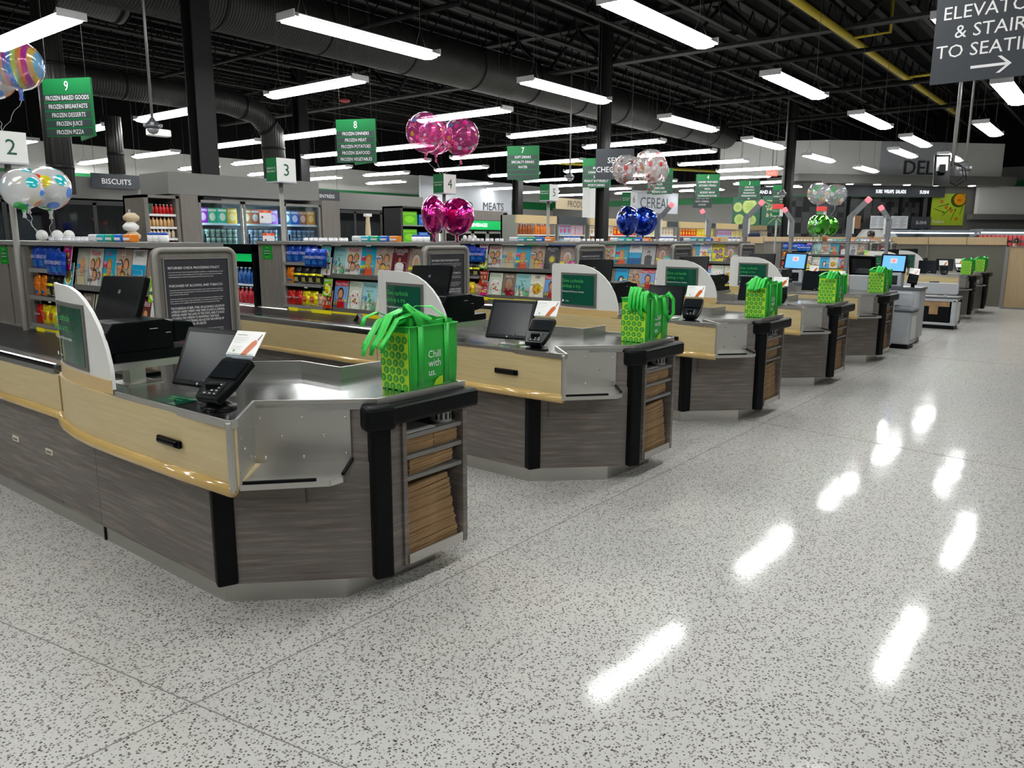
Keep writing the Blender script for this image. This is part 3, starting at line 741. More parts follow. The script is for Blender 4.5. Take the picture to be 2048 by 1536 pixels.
    c0 = Vector((xs(4.34) - .014, 4.34, 0)); c1 = Vector((xs(3.96) - .014, 3.96, 0)); U = (c1 - c0).normalized(); F = (U, Vector((0, 0, 1)))
    N = U.cross(F[1]); o = c0 + N * .016
    a.text('Give curbside', o, F, .0, 1.235, .034, lay=0, align='l', fit=.36); a.text('pickup a try.', o, F, .0, 1.185, .034, lay=0, align='l', fit=.33)
    P(a, 'screen_lettering', 'promo_text', g2)
    a = MB(); a.text('Shopping that fits your schedule.', o, F, .0, 1.14, .015, lay=0, align='l', fit=.33); a.ell(o, F, .015, 1.055, .011, .011, lay=0); a.text('Publix', o, F, .05, 1.048, .012, lay=0, align='l')
    P(a, 'screen_small_print', 'lettering_white', g2)
    # green floor-style decal on the desk
    a = MB(); F = (Vector((.12, -.99, 0)).normalized(), Vector((.99, .12, 0)).normalized())
    a.quad((X(-.115), 3.42, .9235), F, 0, 0, .2, .15, lay=0); g = P(a, 'counter_decal', 'promo_green', t)
    a = MB(); a.text('Enjoy our free', (X(-.115), 3.42, .9245), F, .1, .10, .018, lay=0); a.text('wifi here', (X(-.115), 3.42, .9245), F, .1, .065, .018, lay=0); P(a, 'decal_lettering', 'promo_text', g)
    # steel stand carrying the printer
    a = MB(); a.box(X(-.12), X(.33), 3.72, 4.02, 1.02, 1.055); a.box(X(.02), X(.10), 3.86, 3.94, .925, 1.02); a.box(X(-.02), X(.16), 3.80, 4.0, .922, .927)
    P(a, 'register_stand', 'steel', t)
    # open cashier side guard bars
    a = MB(); a.tube([(X(.33), 3.75, 1.0), (X(.5), 3.75, 1.0), (X(.5), 3.75, .93)], .004, n=5); P(a, 'guard_bar', 'wire', t)
    return t
CT = make_counter()
LNL = ['grey wood checkout counter nearest the camera, bagging end toward the aisle', 'second checkout counter from the camera, under the lane 3 box', 'third checkout counter from the camera, under the lane 4 box', 'fourth checkout counter from the camera, under the lane 5 box',
       'fifth checkout counter, last one before the grey self checkouts', 'checkout counter partly behind the grey self checkout bagging bench', 'last checkout counter, standing against the tan and grey partition']
for i, x in enumerate(LANE_X):
    if i == 0: CT['label'] = LNL[0]
    else: dup(CT, (x - C0, 0, 0), LNL[i])

# ---------------- receipt printer + register monitor
def make_printer():
    X = lx; t = thing('receipt_printer', '', 'receipt printer', (X(.1), 3.87, 1.055), 'receipt printers on the steel stands')
    a = MB(); a.box(X(-.10), X(.32), 3.735, 4.0, 1.056, 1.10); P(a, 'tray', 'black_plastic', t)
    a = MB(); a.slab([(X(-.13), 3.74, 1.10), (X(.20), 3.74, 1.10), (X(.20), 3.74, 1.235), (X(.16), 3.74, 1.25), (X(-.10), 3.74, 1.245), (X(-.13), 3.74, 1.20)], (0, .23, 0)); P(a, 'body', 'black_plastic', t, bevel=.006)
    a = MB(); a.slab([(X(.205), 3.745, 1.125), (X(.27), 3.745, 1.135), (X(.325), 3.745, 1.165), (X(.31), 3.745, 1.225), (X(.205), 3.745, 1.24)], (0, .22, 0)); P(a, 'paper_cover', 'black_plastic', t, bevel=.008)
    a = MB(); a.box(X(.08), X(.12), 3.737, 3.741, 1.205, 1.208); a.box(X(.16), X(.185), 3.737, 3.741, 1.18, 1.183); P(a, 'status_light', 'kiosk_grey', t)
    return t
PR = make_printer()
def make_regmon():
    X = lx; t = thing('register_monitor', '', 'monitor', (X(.16), 4.12, .922), 'cashier register monitors')
    a = MB(); a.box(X(.08), X(.26), 4.02, 4.22, .922, .94); a.box(X(.15), X(.2), 4.10, 4.16, .94, 1.22); P(a, 'stand', 'black_plastic', t)
    a = MB()
    n = Vector((-.93, -.12, .36)).normalized(); u = Vector((.2, -.98, 0)).normalized(); u = (u - n * u.dot(n)).normalized(); v = n.cross(u)
    if v.z < 0: v = -v
    c = Vector((X(.13), 4.13, 1.315)); a.obox(c, u, v, n, .185, .14, .018); P(a, 'housing', 'black_plastic', t, bevel=.01)
    a = MB(); a.obox(c - n * .019, u, v, n, .17, .125, .002); P(a, 'screen', 'screen_dark', t)
    a = MB(); a.ell(c + n * .0195, (u, v), 0, .05, .012, .012); P(a, 'maker_mark', 'kiosk_dark', t)
    return t
RM = make_regmon()
# ---------------- customer monitor
def make_custmon():
    X = lx; t = thing('customer_monitor', '', 'monitor', (X(.14), 3.33, .922), 'customer facing monitors')
    a = MB(); a.box(X(.06), X(.22), 3.24, 3.40, .922, .93); a.box(X(.10), X(.155), 3.29, 3.37, .93, 1.0); P(a, 'base', 'steel', t)
    n = Vector((-.88, -.16, .42)).normalized(); u = Vector((.18, -.98, 0)).normalized(); v = u.cross(n) * -1
    if v.z < 0: v = -v
    c = Vector((X(.155), 3.36, 1.09))
    a = MB(); a.obox(c, u, v, n, .175, .145, .014); P(a, 'housing', 'black_plastic', t, bevel=.008)
    a = MB(); a.obox(c + n * .0145, u, v, n, .150, .118, .001); P(a, 'screen', 'screen_dark', t)
    a = MB(); a.ell(c + n * .0155, (u, v), 0, -.131, .006, .006); P(a, 'maker_mark', 'kiosk_grey', t)
    return t
CM = make_custmon()
# ---------------- card terminal
def make_term():
    X = lx; bx, by = X(.0), 3.02; t = thing('card_terminal', '', 'card terminal', (bx, by, .922), 'card terminals on round bases')
    a = MB(); a.lathe([(.0, 0), (.078, 0), (.078, .010), (.07, .016), (.055, .018), (.05, .028), (.036, .034), (.03, .06), (.026, .085), (0, .087)], (bx, by, .9225), 24); P(a, 'base', 'black_plastic', t)
    a = MB(); a.obox((bx - .005, by + .01, 1.01), (.8, .6, 0), (0, 0, 1), (-.6, .8, 0), .035, .025, .03); a.tube([(bx + .05, by + .02, .94), (bx + .055, by + .03, 1.02)], .004, n=6); P(a, 'neck', 'black_plastic', t, bevel=.006)
    # reader tilted toward the customer
    n = Vector((-.54, -.16, .83)).normalized(); u = Vector((.28, -.96, 0)).normalized(); v = n.cross(u)
    if v.z < 0: v = -v
    u = v.cross(n)
    c = Vector((bx + .025, by + .005, 1.05))
    def q(a_, b_, h): return c + u * a_ + v * b_ + n * h
    a = MB()
    out = [(-.06, -.125), (.06, -.125), (.072, -.09), (.085, -.02), (.085, .12), (.07, .13), (-.07, .13), (-.085, .12), (-.085, -.02), (-.072, -.09)]
    a.slab([q(p, r, 0) for p, r in out], -n * .035); P(a, 'reader_body', 'black_plastic', t, bevel=.006)
    a = MB(); a.obox(q(0, .05, .0035), u, v, n, .073, .052, .0025); P(a, 'screen', 'black_gloss', t)
    a = MB(); a.obox(q(0, -.065, .0), u, v, n, .045, .04, .002); g = P(a, 'keypad', 'black_rubber', t)
    a = MB()
    for i in range(3):
        for j in range(4): a.obox(q(-.026 + i * .026, -.095 + j * .018, .003), u, v, n, .005, .003, .001)
    P(a, 'key', 'kiosk_grey', g)
    # upright card holder with printed card
    n2 = Vector((-.72, -.22, .66)).normalized(); u2 = u; v2 = n2.cross(u2)
    if v2.z < 0: v2 = -v2
    o = q(0, .135, .0)
    a = MB(); a.obox(o + v2 * .005, u2, v2, n2, .07, .012, .004); P(a, 'card_holder', 'clear_plastic', t)
    n2 = u2.cross(v2); F = (u2, v2); a = MB(); cw = (.80, .80, .78)
    a.obox(o + v2 * .075, u2, v2, n2, .08, .065, .0012, col=cw)
    oo = o + v2 * .01 + n2 * .0015
    a.text('Contactless Payments', oo, F, -.07, .105, .009, (.15, .15, .15), lay=1, align='l', fit=.06)
    for k, l in enumerate((.075, .07, .05, 0, .06, .055)):
        if l: a.quad(oo, F, -.07, .092 - k * .012, -.07 + l, .095 - k * .012, (.62, .62, .62), lay=1)
    sk = (.50, .18, .11)
    a.poly(oo, F, [(.0, .002), (.03, .002), (.045, .03), (.062, .062), (.058, .08), (.045, .085), (.03, .07), (.015, .04)], sk, lay=1)
    a.poly(oo, F, [(.055, .085), (.068, .118), (.072, .116), (.061, .08)], (.2, .08, .06), lay=1); a.ell(oo, F, -.045, .022, .006, .006, (.15, .3, .15), lay=1)
    P(a, 'instruction_card', 'print', t)
    return t
TM = make_term()
# ---------------- tote bags
def make_tote():
    X = lx; x0, x1, y0, y1 = X(.77), X(1.09), 2.63, 2.83; z0, z1 = .924, 1.235
    t = thing('tote_bag', '', 'tote bag', (x0, y0, z0), 'green reusable totes on the bagging decks')
    a = MB(); e = .012; nz = 6; th = .004
    # walls with slight bulge
    def ring(k):
        u = k / nz; z = z0 + (z1 - z0) * u; b = .006 * math.sin(PI * u); f = e * u
        out = []
        for i in range(6): out.append((x0 - f * .4 - b * math.sin(PI * i / 6) * 0 + (x1 - x0 + f) * i / 6, y0 - b * math.sin(PI * i / 6), z + .004 * math.sin(i * 2.1) * u))
        for i in range(4): out.append((x1 + f * .6 + b, y0 + (y1 - y0) * i / 4, z + .003 * math.sin(i * 3.1) * u))
        for i in range(6): out.append((x1 + f * .6 - (x1 - x0 + f) * i / 6, y1 + b * math.sin(PI * i / 6), z + .004 * math.cos(i * 1.7) * u))
        for i in range(4): out.append((x0 - f * .4, y1 - (y1 - y0) * i / 4, z))
        return out
    rs = [ring(k) for k in range(nz + 1)]; n = len(rs[0]); vs = [p for r in rs for p in r]
    fs = [(k * n + i, k * n + (i + 1) % n, (k + 1) * n + (i + 1) % n, (k + 1) * n + i) for k in range(nz) for i in range(n)] + [tuple(range(n))[::-1]]
    a._add(vs, fs, None, True); P(a, 'bag_body', 'tote_green', t)
    F = FX; o = Vector((x0 - .006, y1, z0)); W = y1 - y0; H = z1 - z0
    a = MB(); a.quad(o, F, .006, .004, W - .004, H - .03, lay=0); g = P(a, 'printed_side', 'tote_pattern', t)
    a = MB(); r = .0188; row = 0; vv = .016
    while vv < H - .04:
        uu = .018 + (.0 if row % 2 else .022)
        while uu < W - .01:
            a.ell(o, F, uu, vv, r, r, lay=1, n=14); uu += .0435
        vv += .0385; row += 1
    g2 = P(a, 'spot', 'tote_spot', g)
    a = MB(); row = 0; vv = .016
    while vv < H - .04:
        uu = .018 + (.0 if row % 2 else .022)
        while uu < W - .01:
            a.text('p', o, F, uu, vv - .005, .019, lay=2); uu += .0435
        vv += .0385; row += 1
    P(a, 'logo_print', 'tote_pattern', g)
    F = FY; o = Vector((x0, y0 - .0075, z0)); a = MB()
    a.text('Chill', o, F, .115, .152, .036, lay=1, align='l', fit=.085); a.text('with', o, F, .115, .108, .036, lay=1, align='l', fit=.085); a.text('us.', o, F, .117, .064, .034, lay=1, align='l', fit=.065)
    P(a, 'printed_words', 'lettering_white', t)
    a = MB(); a.poly(o, F, [(.15, .012), (.215, .012), (.215, .055), (.19, .052), (.165, .038)], lay=1); P(a, 'printed_leaf', 'tote_pattern', t)
    # webbing straps stitched down the front, with loops
    a = MB(); yf = y0 - .009
    a.ribbon([(x0 + .065, yf + .002, z0 + .02), (x0 + .065, yf - .001, z0 + .16), (x0 + .065, yf, z1)], (1, 0, 0), .035, .002)
    a.ribbon([(x0 + .245, yf + .002, z0 + .02), (x0 + .245, yf - .001, z0 + .16), (x0 + .245, yf, z1)], (1, 0, 0), .035, .002)
    P(a, 'strap', 'stuffed_green', t)
    a = MB(); a.tube([(x0 - .008, y0 - .004, z1), (x1 + .012, y0 - .004, z1), (x1 + .012, y1 + .004, z1), (x0 - .008, y1 + .004, z1), (x0 - .008, y0 - .004, z1)], .0028, n=5); a.tube([(x0 - .001, y0 - .001, z0), (x0 - .006, y0 - .002, z1)], .0025, n=5); P(a, 'hem', 'strap_green', t)
    return t
TB = make_tote()
def arcpath(p, q, h, n=9, sag=None, side=(0, 0, 0)):
    p = Vector(p); q = Vector(q); o = []
    for i in range(n):
        u = i / (n - 1); c = p.lerp(q, u) + Vector((0, 0, h * math.sin(PI * u))) + Vector(side) * math.sin(PI * u); o.append(c)
    return o
def make_loops(kind):
    """webbing handles: lane look varies"""
    X = lx; x0, x1, y0, y1, z1 = X(.77), X(1.09), 2.63, 2.83, 1.235
    a = []
    if kind == 0:
        a.append(MB().ribbon([(x0 + .065, y0 - .01, z1), (x0 + .04, y0 - .005, z1 + .06), (x0 - .005, y0 + .02, z1 + .11), (x0 + .03, y0 + .06, z1 + .09), (x0 + .11, y0 + .04, z1 + .05), (x0 + .14, y0 - .005, z1 + .025)], (1, -.2, 0), .036, .002))
        a.append(MB().ribbon([(x0 + .245, y0 - .01, z1 - .01), (x0 + .25, y0 + .0, z1 + .03), (x0 + .20, y0 + .05, z1 + .085), (x0 + .12, y0 + .08, z1 + .09), (x0 + .05, y0 + .1, z1 + .05)], (1, .4, 0), .034, .002))
        a.append(MB().ribbon([(x0 - .12, y1, z1 + .0), (x0 - .10, y1, z1 + .04), (x0 - .04, y1 - .02, z1 + .065), (x0 + .03, y1 - .05, z1 + .03), (x0 + .06, y1 - .08, z1)], (.2, 1, 0), .036, .002))
    elif kind == 1:
        a.append(MB().ribbon([(x0 + .065, y0 - .01, z1), (x0 + .06, y0 - .03, z1 + .02), (x0 + .075, y0 - .04, z1 - .04), (x0 + .09, y0 - .03, z1 - .12), (x0 + .10, y0 - .015, z1 - .14)], (1, 0, 0), .03, .002))
        a.append(MB().ribbon([(x0 + .245, y0 - .01, z1), (x0 + .27, y0 - .03, z1 + .03), (x0 + .32, y0 - .04, z1 - .02), (x0 + .33, y0 - .04, z1 - .12), (x0 + .28, y0 - .03, z1 - .17), (x0 + .24, y0 - .02, z1 - .10), (x0 + .22, y0 - .015, z1)], (1, -.3, .2), .034, .002))
        a.append(MB().ribbon([(x1 - .02, y1, z1), (x1 + .04, y1, z1 + .03), (x1 + .09, y1 - .02, z1 - .03)], (0, 1, 0), .034, .002))
    else:
        a.append(MB().ribbon(arcpath((x0 + .03, y0 + .01, z1), (x0 + .2, y0 + .02, z1), .055, side=(0, .03, 0)), (.2, 1, 0), .034, .002))
        a.append(MB().ribbon(arcpath((x0 + .02, y1, z1), (x1 - .05, y0 + .1, z1), .04), (.2, 1, 0), .034, .002))
        a.append(MB().ribbon([(x0 + .27, y0 - .005, z1), (x1 + .03, y0, z1 + .02), (x1 + .05, y0, z1 - .04), (x1 + .03, y0 - .01, z1 - .22)], (0, 1, 0), .03, .002))
    return a
def make_stuffed(k, kind):
    """a flat folded tote stuffed in the top, long handles trailing left"""
    X = lx; x0, x1, y0, y1, z1 = X(.77), X(1.09), 2.63, 2.83, 1.235
    rnd = random.Random(31 * k + kind); a = MB(); y = y0 + .022 + k * (.030 if kind else .022)
    n = 12; top = []; hgt = .012 + .035 * rnd.random() + (.014 if 1 < k < 4 else 0)
    vs = []; fs = []
    for i in range(n + 1):
        u = i / n; x = x0 + .01 + (x1 - x0 - .02) * u
        zz = z1 + hgt * (1 - .6 * u) + .006 * math.sin(9 * u + k * 1.3); yy = y + .008 * math.sin(7 * u + k)
        vs += [(x, yy - .013, z1 - .06), (x, yy - .013, zz), (x, yy + .013, zz - .004), (x, yy + .013, z1 - .06)]
    for i in range(n):
        for q in range(4): fs.append((4 * i + q, 4 * i + (q + 1) % 4, 4 * i + 4 + (q + 1) % 4, 4 * i + 4 + q))
    fs = [f[::-1] for f in fs] + [(0, 1, 2, 3), (4 * n + 3, 4 * n + 2, 4 * n + 1, 4 * n)]
    a._add(vs, fs, None, False)
    b = MB()
    L = (.17, .13, .07, .06)[min(kind, 3)] * (.85 + .3 * rnd.random()); s = -1
    dx = L * (.75 + .25 * rnd.random()); drop = (.11, .12, .05, .03)[min(kind, 3)] * (.7 + .5 * rnd.random())
    pth = [(x0 + .10, y, z1 + hgt * .8), (x0 + .03, y, z1 + hgt + .02), (x0 - dx * .35, y + .004, z1 + hgt * .9 + .005), (x0 - dx * .7, y + .01, z1 - drop * .35), (x0 - dx * .92, y + .012, z1 - drop * .75), (x0 - dx, y + .012, z1 - drop)]
    if kind == 1: pth = [(x0 + .10, y, z1 + hgt), (x0 + .04, y, z1 + hgt + .035), (x0 - .01, y - .01, z1 + .02), (x0 - .03, y - .015, z1 - drop * .6), (x0 + .01 - .04 * rnd.random(), y - .02, z1 - drop)]
    b.ribbon(pth, (.3, 1, .2), .034, .0022)
    return a, b
def paper_bundle(x0, x1, y0, z0, z1, tilt, seed, depth=.40):
    """a stack of folded brown bags, one thing"""
    rnd = random.Random(seed); a = MB(); n = max(3, int((z1 - z0) / .0055)); h = (z1 - z0) / n
    for i in range(n):
        dxa = rnd.uniform(-.004, .004); dy = rnd.uniform(0, .006); za = z0 + i * h; s = tilt * (x1 - x0); m = 4
        for j in range(m):
            u0, u1 = j / m, (j + 1) / m; xa = x0 + (x1 - x0) * u0 + dxa; xb = x0 + (x1 - x0) * u1 + dxa
            w0 = .002 * math.sin(u0 * 5 + seed); w1 = .002 * math.sin(u1 * 5 + seed)
            vs = [(xa, y0 + dy, za + s * u0 + w0), (xb, y0 + dy, za + s * u1 + w1), (xb, y0 + depth, za + s * u1 + w1), (xa, y0 + depth, za + s * u0 + w0)]
            vs += [(p[0], p[1], p[2] + h * .82) for p in vs]
            fs = [(0, 1, 5, 4), (4, 5, 6, 7), (0, 3, 2, 1)]
            if j == 0: fs.append((0, 4, 7, 3))
            if j == m - 1: fs.append((1, 2, 6, 5))
            a._add(vs, fs, None, False)
    return a
def bag_stacks():
    """prototype bundles for one lane: (description, object)"""
    X = lx; out = []
    spec = [('left half of the upper shelf', .672, .865, .643, .716, .02, 1), ('right half of the upper shelf', .87, 1.035, .643, .72, .03, 2), ('middle shelf', .70, 1.0, .538, .617, .03, 3)]
    z = .127; k = 0; names = ['bottom', 'second lowest', 'third lowest', 'fourth lowest', 'fifth lowest', 'sixth lowest', 'topmost']
    hs = [.062, .055, .05, .058, .048, .05, .03]
    for h in hs:
        spec.append(('%s bundle of the tall pile' % names[k], .672 + .004 * (k % 3), 1.03 - .011 * k, z, z + h - .003, .02 + .012 * k * .35, 10 + k)); z += h; k += 1
    for (d, a0, a1, z0, z1, tl, sd) in spec:
        b = paper_bundle(X(a0), X(a1), 2.575, z0, z1, tl, sd); out.append((d, solo(b, 'paper_bag_bundle', 'kraft', '', 'paper bags', (X(a0), 2.575, z0), 'folded brown paper bags in the counter shelves')))
    return out
BS = bag_stacks()
def make_roll():
    X = lx; t = thing('label_roll', '', 'roll', (X(.99), 2.66, .743), 'printed white rolls on the top shelves')
    a = MB(); a.lathe([(.02, 0), (.055, 0), (.055, .062), (.02, .062), (.02, 0)], (X(.985), 2.64, .7445), 24); P(a, 'tape', 'white', t)
    a = MB()
    for k in range(6):
        an = math.radians(200 + k * 26); c = Vector((X(.985) + .0555 * math.cos(an), 2.64 + .0555 * math.sin(an), .775)); d = Vector((-math.sin(an), math.cos(an), 0)); nn = Vector((math.cos(an), math.sin(an), 0))
        a.obox(c, d, (0, 0, 1), nn, .006, .016, .0006); a.obox(c + Vector((0, 0, .006)), (d + Vector((0, 0, .6))).normalized(), (0, 0, 1), nn, .008, .004, .0006)
    P(a, 'printed_mark', 'lettering_dark', t); return t
RL = make_roll()
a = MB(); a.box(lx(.675), lx(.875), 2.57, 2.75, .7445, .7475); LF = solo(a, 'leaflet_pad', 'white', '', 'leaflets', (lx(.675), 2.57, .7445), 'leaflet pads on the top shelves')

WH = ['the nearest checkout', 'lane 3', 'lane 4', 'lane 5', 'lane 6', 'the second farthest checkout', 'the farthest checkout']
loopname = ['with a handle loop standing straight up', 'with handles drooping over the words', 'with straps trailing left', 'fourth from the camera', 'a strap hanging down its right side', 'small in the distance', 'by the tan partition']
def place(root, i, lab):
    if i == 0: root['label'] = lab; return root
    return dup(root, (LANE_X[i] - C0, 0, 0), lab)
for i in range(7):
    place(PR, i, 'black receipt printer on the steel stand of %s' % WH[i])
    place(RM, i, 'black register monitor seen from behind, at %s' % WH[i])
    place(CM, i, 'black customer monitor on the desk of %s' % WH[i])
    place(TM, i, 'black card terminal with a white card, on the desk of %s' % WH[i])
    tb = place(TB, i, 'green tote bag on %s, %s' % (WH[i], loopname[i])) if i == 0 else dup(TB, (LANE_X[i] - C0, .0, 0), 'green tote bag on %s, %s' % (WH[i], loopname[i]))
    if i in (0, 1, 2, 3, 4, 5, 6): place(RL, i, 'white roll with black print on the top shelf of %s' % WH[i])
    if i < 5: place(LF, i, 'white leaflet pad on the top shelf of %s' % WH[i])
    for d, ob in BS: place(ob, i, 'folded brown paper bags, %s, in %s' % (d, WH[i]))
# loops as a part of every tote, stuffed bags as their own things
totes = sorted([o for o in bpy.data.objects if o.name.startswith('tote_bag')], key=lambda o: o.location.x)
for i, tb in enumerate(totes):
    kd = {0: 0, 1: 1}.get(i, 2); dx = LANE_X[i] - C0; 
    for lp in make_loops(kd):
        for vv in lp.v: vv.x += dx
        P(lp, 'handle_loop', 'strap_green', tb)
    cnt = [7, 5, 5, 3, 3, 2, 2][i]
    for k in range(cnt):
        b, r = make_stuffed(k, kd if kd < 2 else (2 if i == 2 else 3))
        for q in (b, r):
            for vv in q.v: vv.x += dx
        t = thing('folded_tote', 'folded green tote stuffed in the bag on %s, %s from the front' % (WH[i], ['first', 'second', 'third', 'fourth', 'fifth', 'sixth', 'seventh'][k]), 'tote bag', (lx(.78) + dx, 2.65 + .032 * k, 1.18), 'folded totes stuffed into the totes')
        P(b, 'folded_body', 'stuffed_green', t)
        if i < 5: P(r, 'trailing_handle', 'strap_green', t)
# loose things on belts
t = thing('lane_divider', 'small steel tent shaped divider standing on the lane 3 belt', 'divider', (lx(.36) + 2.31, 5.24, .93))
a = MB(); x = lx(.34) + 2.31
a.slab([(x, 5.16, .931), (x, 5.22, 1.0), (x, 5.228, 1.0), (x, 5.168, .931)], (.05, 0, 0)); a.slab([(x, 5.29, .931), (x, 5.228, 1.0), (x, 5.22, 1.0), (x, 5.282, .931)], (.05, 0, 0)); P(a, 'folded_plate', 'steel', t)
plain('kiosk_post', (0.22, 0.215, 0.19), 0.45)
plain('row_strip', (0.030, 0.050, 0.045), 0.5)
# ================================================================ MAGAZINE RACKS
def make_rack():
    X = lx; t = thing('magazine_rack', '', 'display rack', (X(.9), 5.7, 0), 'magazine racks behind the belts')
    a = MB(); a.box(X(.74), X(1.02), 4.72, 7.08, 0, 1.57); P(a, 'back_case', 'shelf_black', t)
    a = MB(); a.box(X(.64), X(1.06), 6.68, 7.10, .93, 1.585); a.box(X(.72), X(1.06), 6.68, 7.1, 0, .93); P(a, 'end_panel', 'grey_wood_upright', t)
    a = MB(); a.box(X(.62), X(1.08), 4.68, 7.12, 1.585, 1.615); P(a, 'top_ledge', 'shelf_grey', t)
    a = MB(); a.box(X(.655), X(.74), 4.70, 4.72, .94, 1.585); P(a, 'end_upright', 'shelf_grey', t)
    a = MB(); a.box(X(.68), X(.72), 6.655, 6.68, .94, 1.585); P(a, 'end_upright', 'shelf_grey', t)
    # magazine ledges, tilted lips
    for z in (1.305, .985):
        a = MB(); a.box(X(.665), X(.80), 4.73, 6.02, z - .02, z); a.slab([(X(.66), 4.73, z - .03), (X(.66), 6.02, z - .03), (X(.645), 6.02, z + .012), (X(.645), 4.73, z + .012)], (.004, 0, 0)); P(a, 'magazine_ledge', 'shelf_grey', t)
    # wire pocket fronts
    for z in (1.31, .99):
        a = MB()
        for k in range(6):
            y = 4.78 + k * .21
            a.tube([(X(.645), y - .07, z + .01), (X(.645), y - .07, z + .13), (X(.645), y + .06, z + .13), (X(.645), y + .06, z + .01)], .002, n=4)
            a.tube([(X(.645), y - .09, z + .07), (X(.645), y + .09, z + .07)], .0018, n=4)
        P(a, 'wire_pocket', 'wire', t)
    # chip shelves
    for z, x0 in ((1.405, .62), (1.20, .60), (.985, .60)):
        a = MB(); a.box(X(x0), X(.78), 6.04, 6.65, z - .012, z); a.box(X(x0 - .006), X(x0), 6.04, 6.65, z - .022, z + .008); P(a, 'snack_shelf', 'shelf_grey', t)
        a = MB(); a.tube([(X(x0), 6.03, z + .015), (X(x0 - .02), 6.2, z + .03), (X(x0), 6.4, z + .015)], .002, n=4); P(a, 'wire_fence', 'wire', t)
    a = MB(); a.box(X(.598), X(.606), 4.75, 6.58, .945, .962)
    for y0, y1 in ((6.42, 6.56), (5.9, 6.2), (5.2, 5.5), (4.76, 4.9)): a.box(X(.594), X(.598), y0, y1, .932, .968)
    P(a, 'yellow_strip', 'yellow_plastic', t)
    a = MB(); a.box(X(.60), X(.66), 4.73, 6.6, .93, .945); a.box(X(.66), X(.73), 4.73, 6.66, .93, .965); P(a, 'base_channel', 'shelf_grey', t)
    a = MB(); a.quad((X(.598), 6.3, 1.165), FX, 0, 0, .05, .03, lay=0); P(a, 'price_tag', 'white', t)
    a = MB()
    for y in (4.9, 5.12, 5.34, 5.56):
        a.text('PEOPLE IN TOUCH', (X(.643), y, 1.283), FX, 0, .004, .012, lay=1, fit=.1)
    P(a, 'ledge_lettering', 'mid_grey', t)
    return t
RK = make_rack()
RACKS = [0, 1, 2, 3, 4]
rack_dx = [LANE_X[i] - C0 for i in range(5)] + [18.32 - C0, 20.22 - C0]
RN = ['the lane 2 rack', 'the lane 3 rack', 'the lane 4 rack', 'the lane 5 rack', 'the lane 6 rack', 'the second farthest rack', 'the farthest rack']
for i in range(7):
    lab = 'grey magazine and snack rack, ' + ['the nearest, behind the lane 2 belt', 'behind the lane 3 belt', 'behind the lane 4 belt', 'behind the lane 5 belt', 'behind the lane 6 belt', 'second farthest, beyond the self checkouts', 'farthest, before the tan partition'][i]
    if i == 0: RK['label'] = lab
    else: dup(RK, (rack_dx[i], 0, 0), lab)
# green card on the end panels
a = MB(); o = (lx(.639), 7.03, 1.43); a.quad(o, FX, 0, 0, .17, .14, (0.01, .27, .02), lay=1); a.quad(o, FX, .03, .045, .14, .10, (0.0, .13, .03), lay=2)
a.text('New Delivery', o, FX, .085, .08, .014, (.8, .9, .8), lay=3, fit=.1); a.text('Just Arrived', o, FX, .085, .055, .014, (.8, .9, .8), lay=3, fit=.1); a.text('Service', o, FX, .085, .115, .012, (.6, .8, .6), lay=3); a.text('Scan for more', o, FX, .085, .02, .009, (.6, .8, .6), lay=3)
a.slab([(lx(.6395), 7.03, 1.43), (lx(.6395), 6.86, 1.43), (lx(.6395), 6.86, 1.57), (lx(.6395), 7.03, 1.57)], (.001, 0, 0), (0.01, .27, .02))
GC = solo(a, 'green_card', 'print', 'green printed card on the grey wood cabinet at the left edge', 'sign', o, 'green cards on the racks')
for i in range(1, 5): dup(GC, (rack_dx[i], 0, 0), 'green printed card on the end panel of ' + RN[i])
GC.location.y += .24
t = thing('end_cabinet', 'grey wood cabinet side at the far left edge behind the lane 2 belt', 'cabinet', (lx(.85), 7.6, 0)); a = MB(); a.box(lx(.64), lx(1.06), 7.13, 8.3, 0, 1.585); P(a, 'side', 'grey_wood_upright', t); a = MB(); a.box(lx(.62), lx(1.08), 7.13, 8.3, 1.585, 1.615); P(a, 'ledge', 'shelf_grey', t)

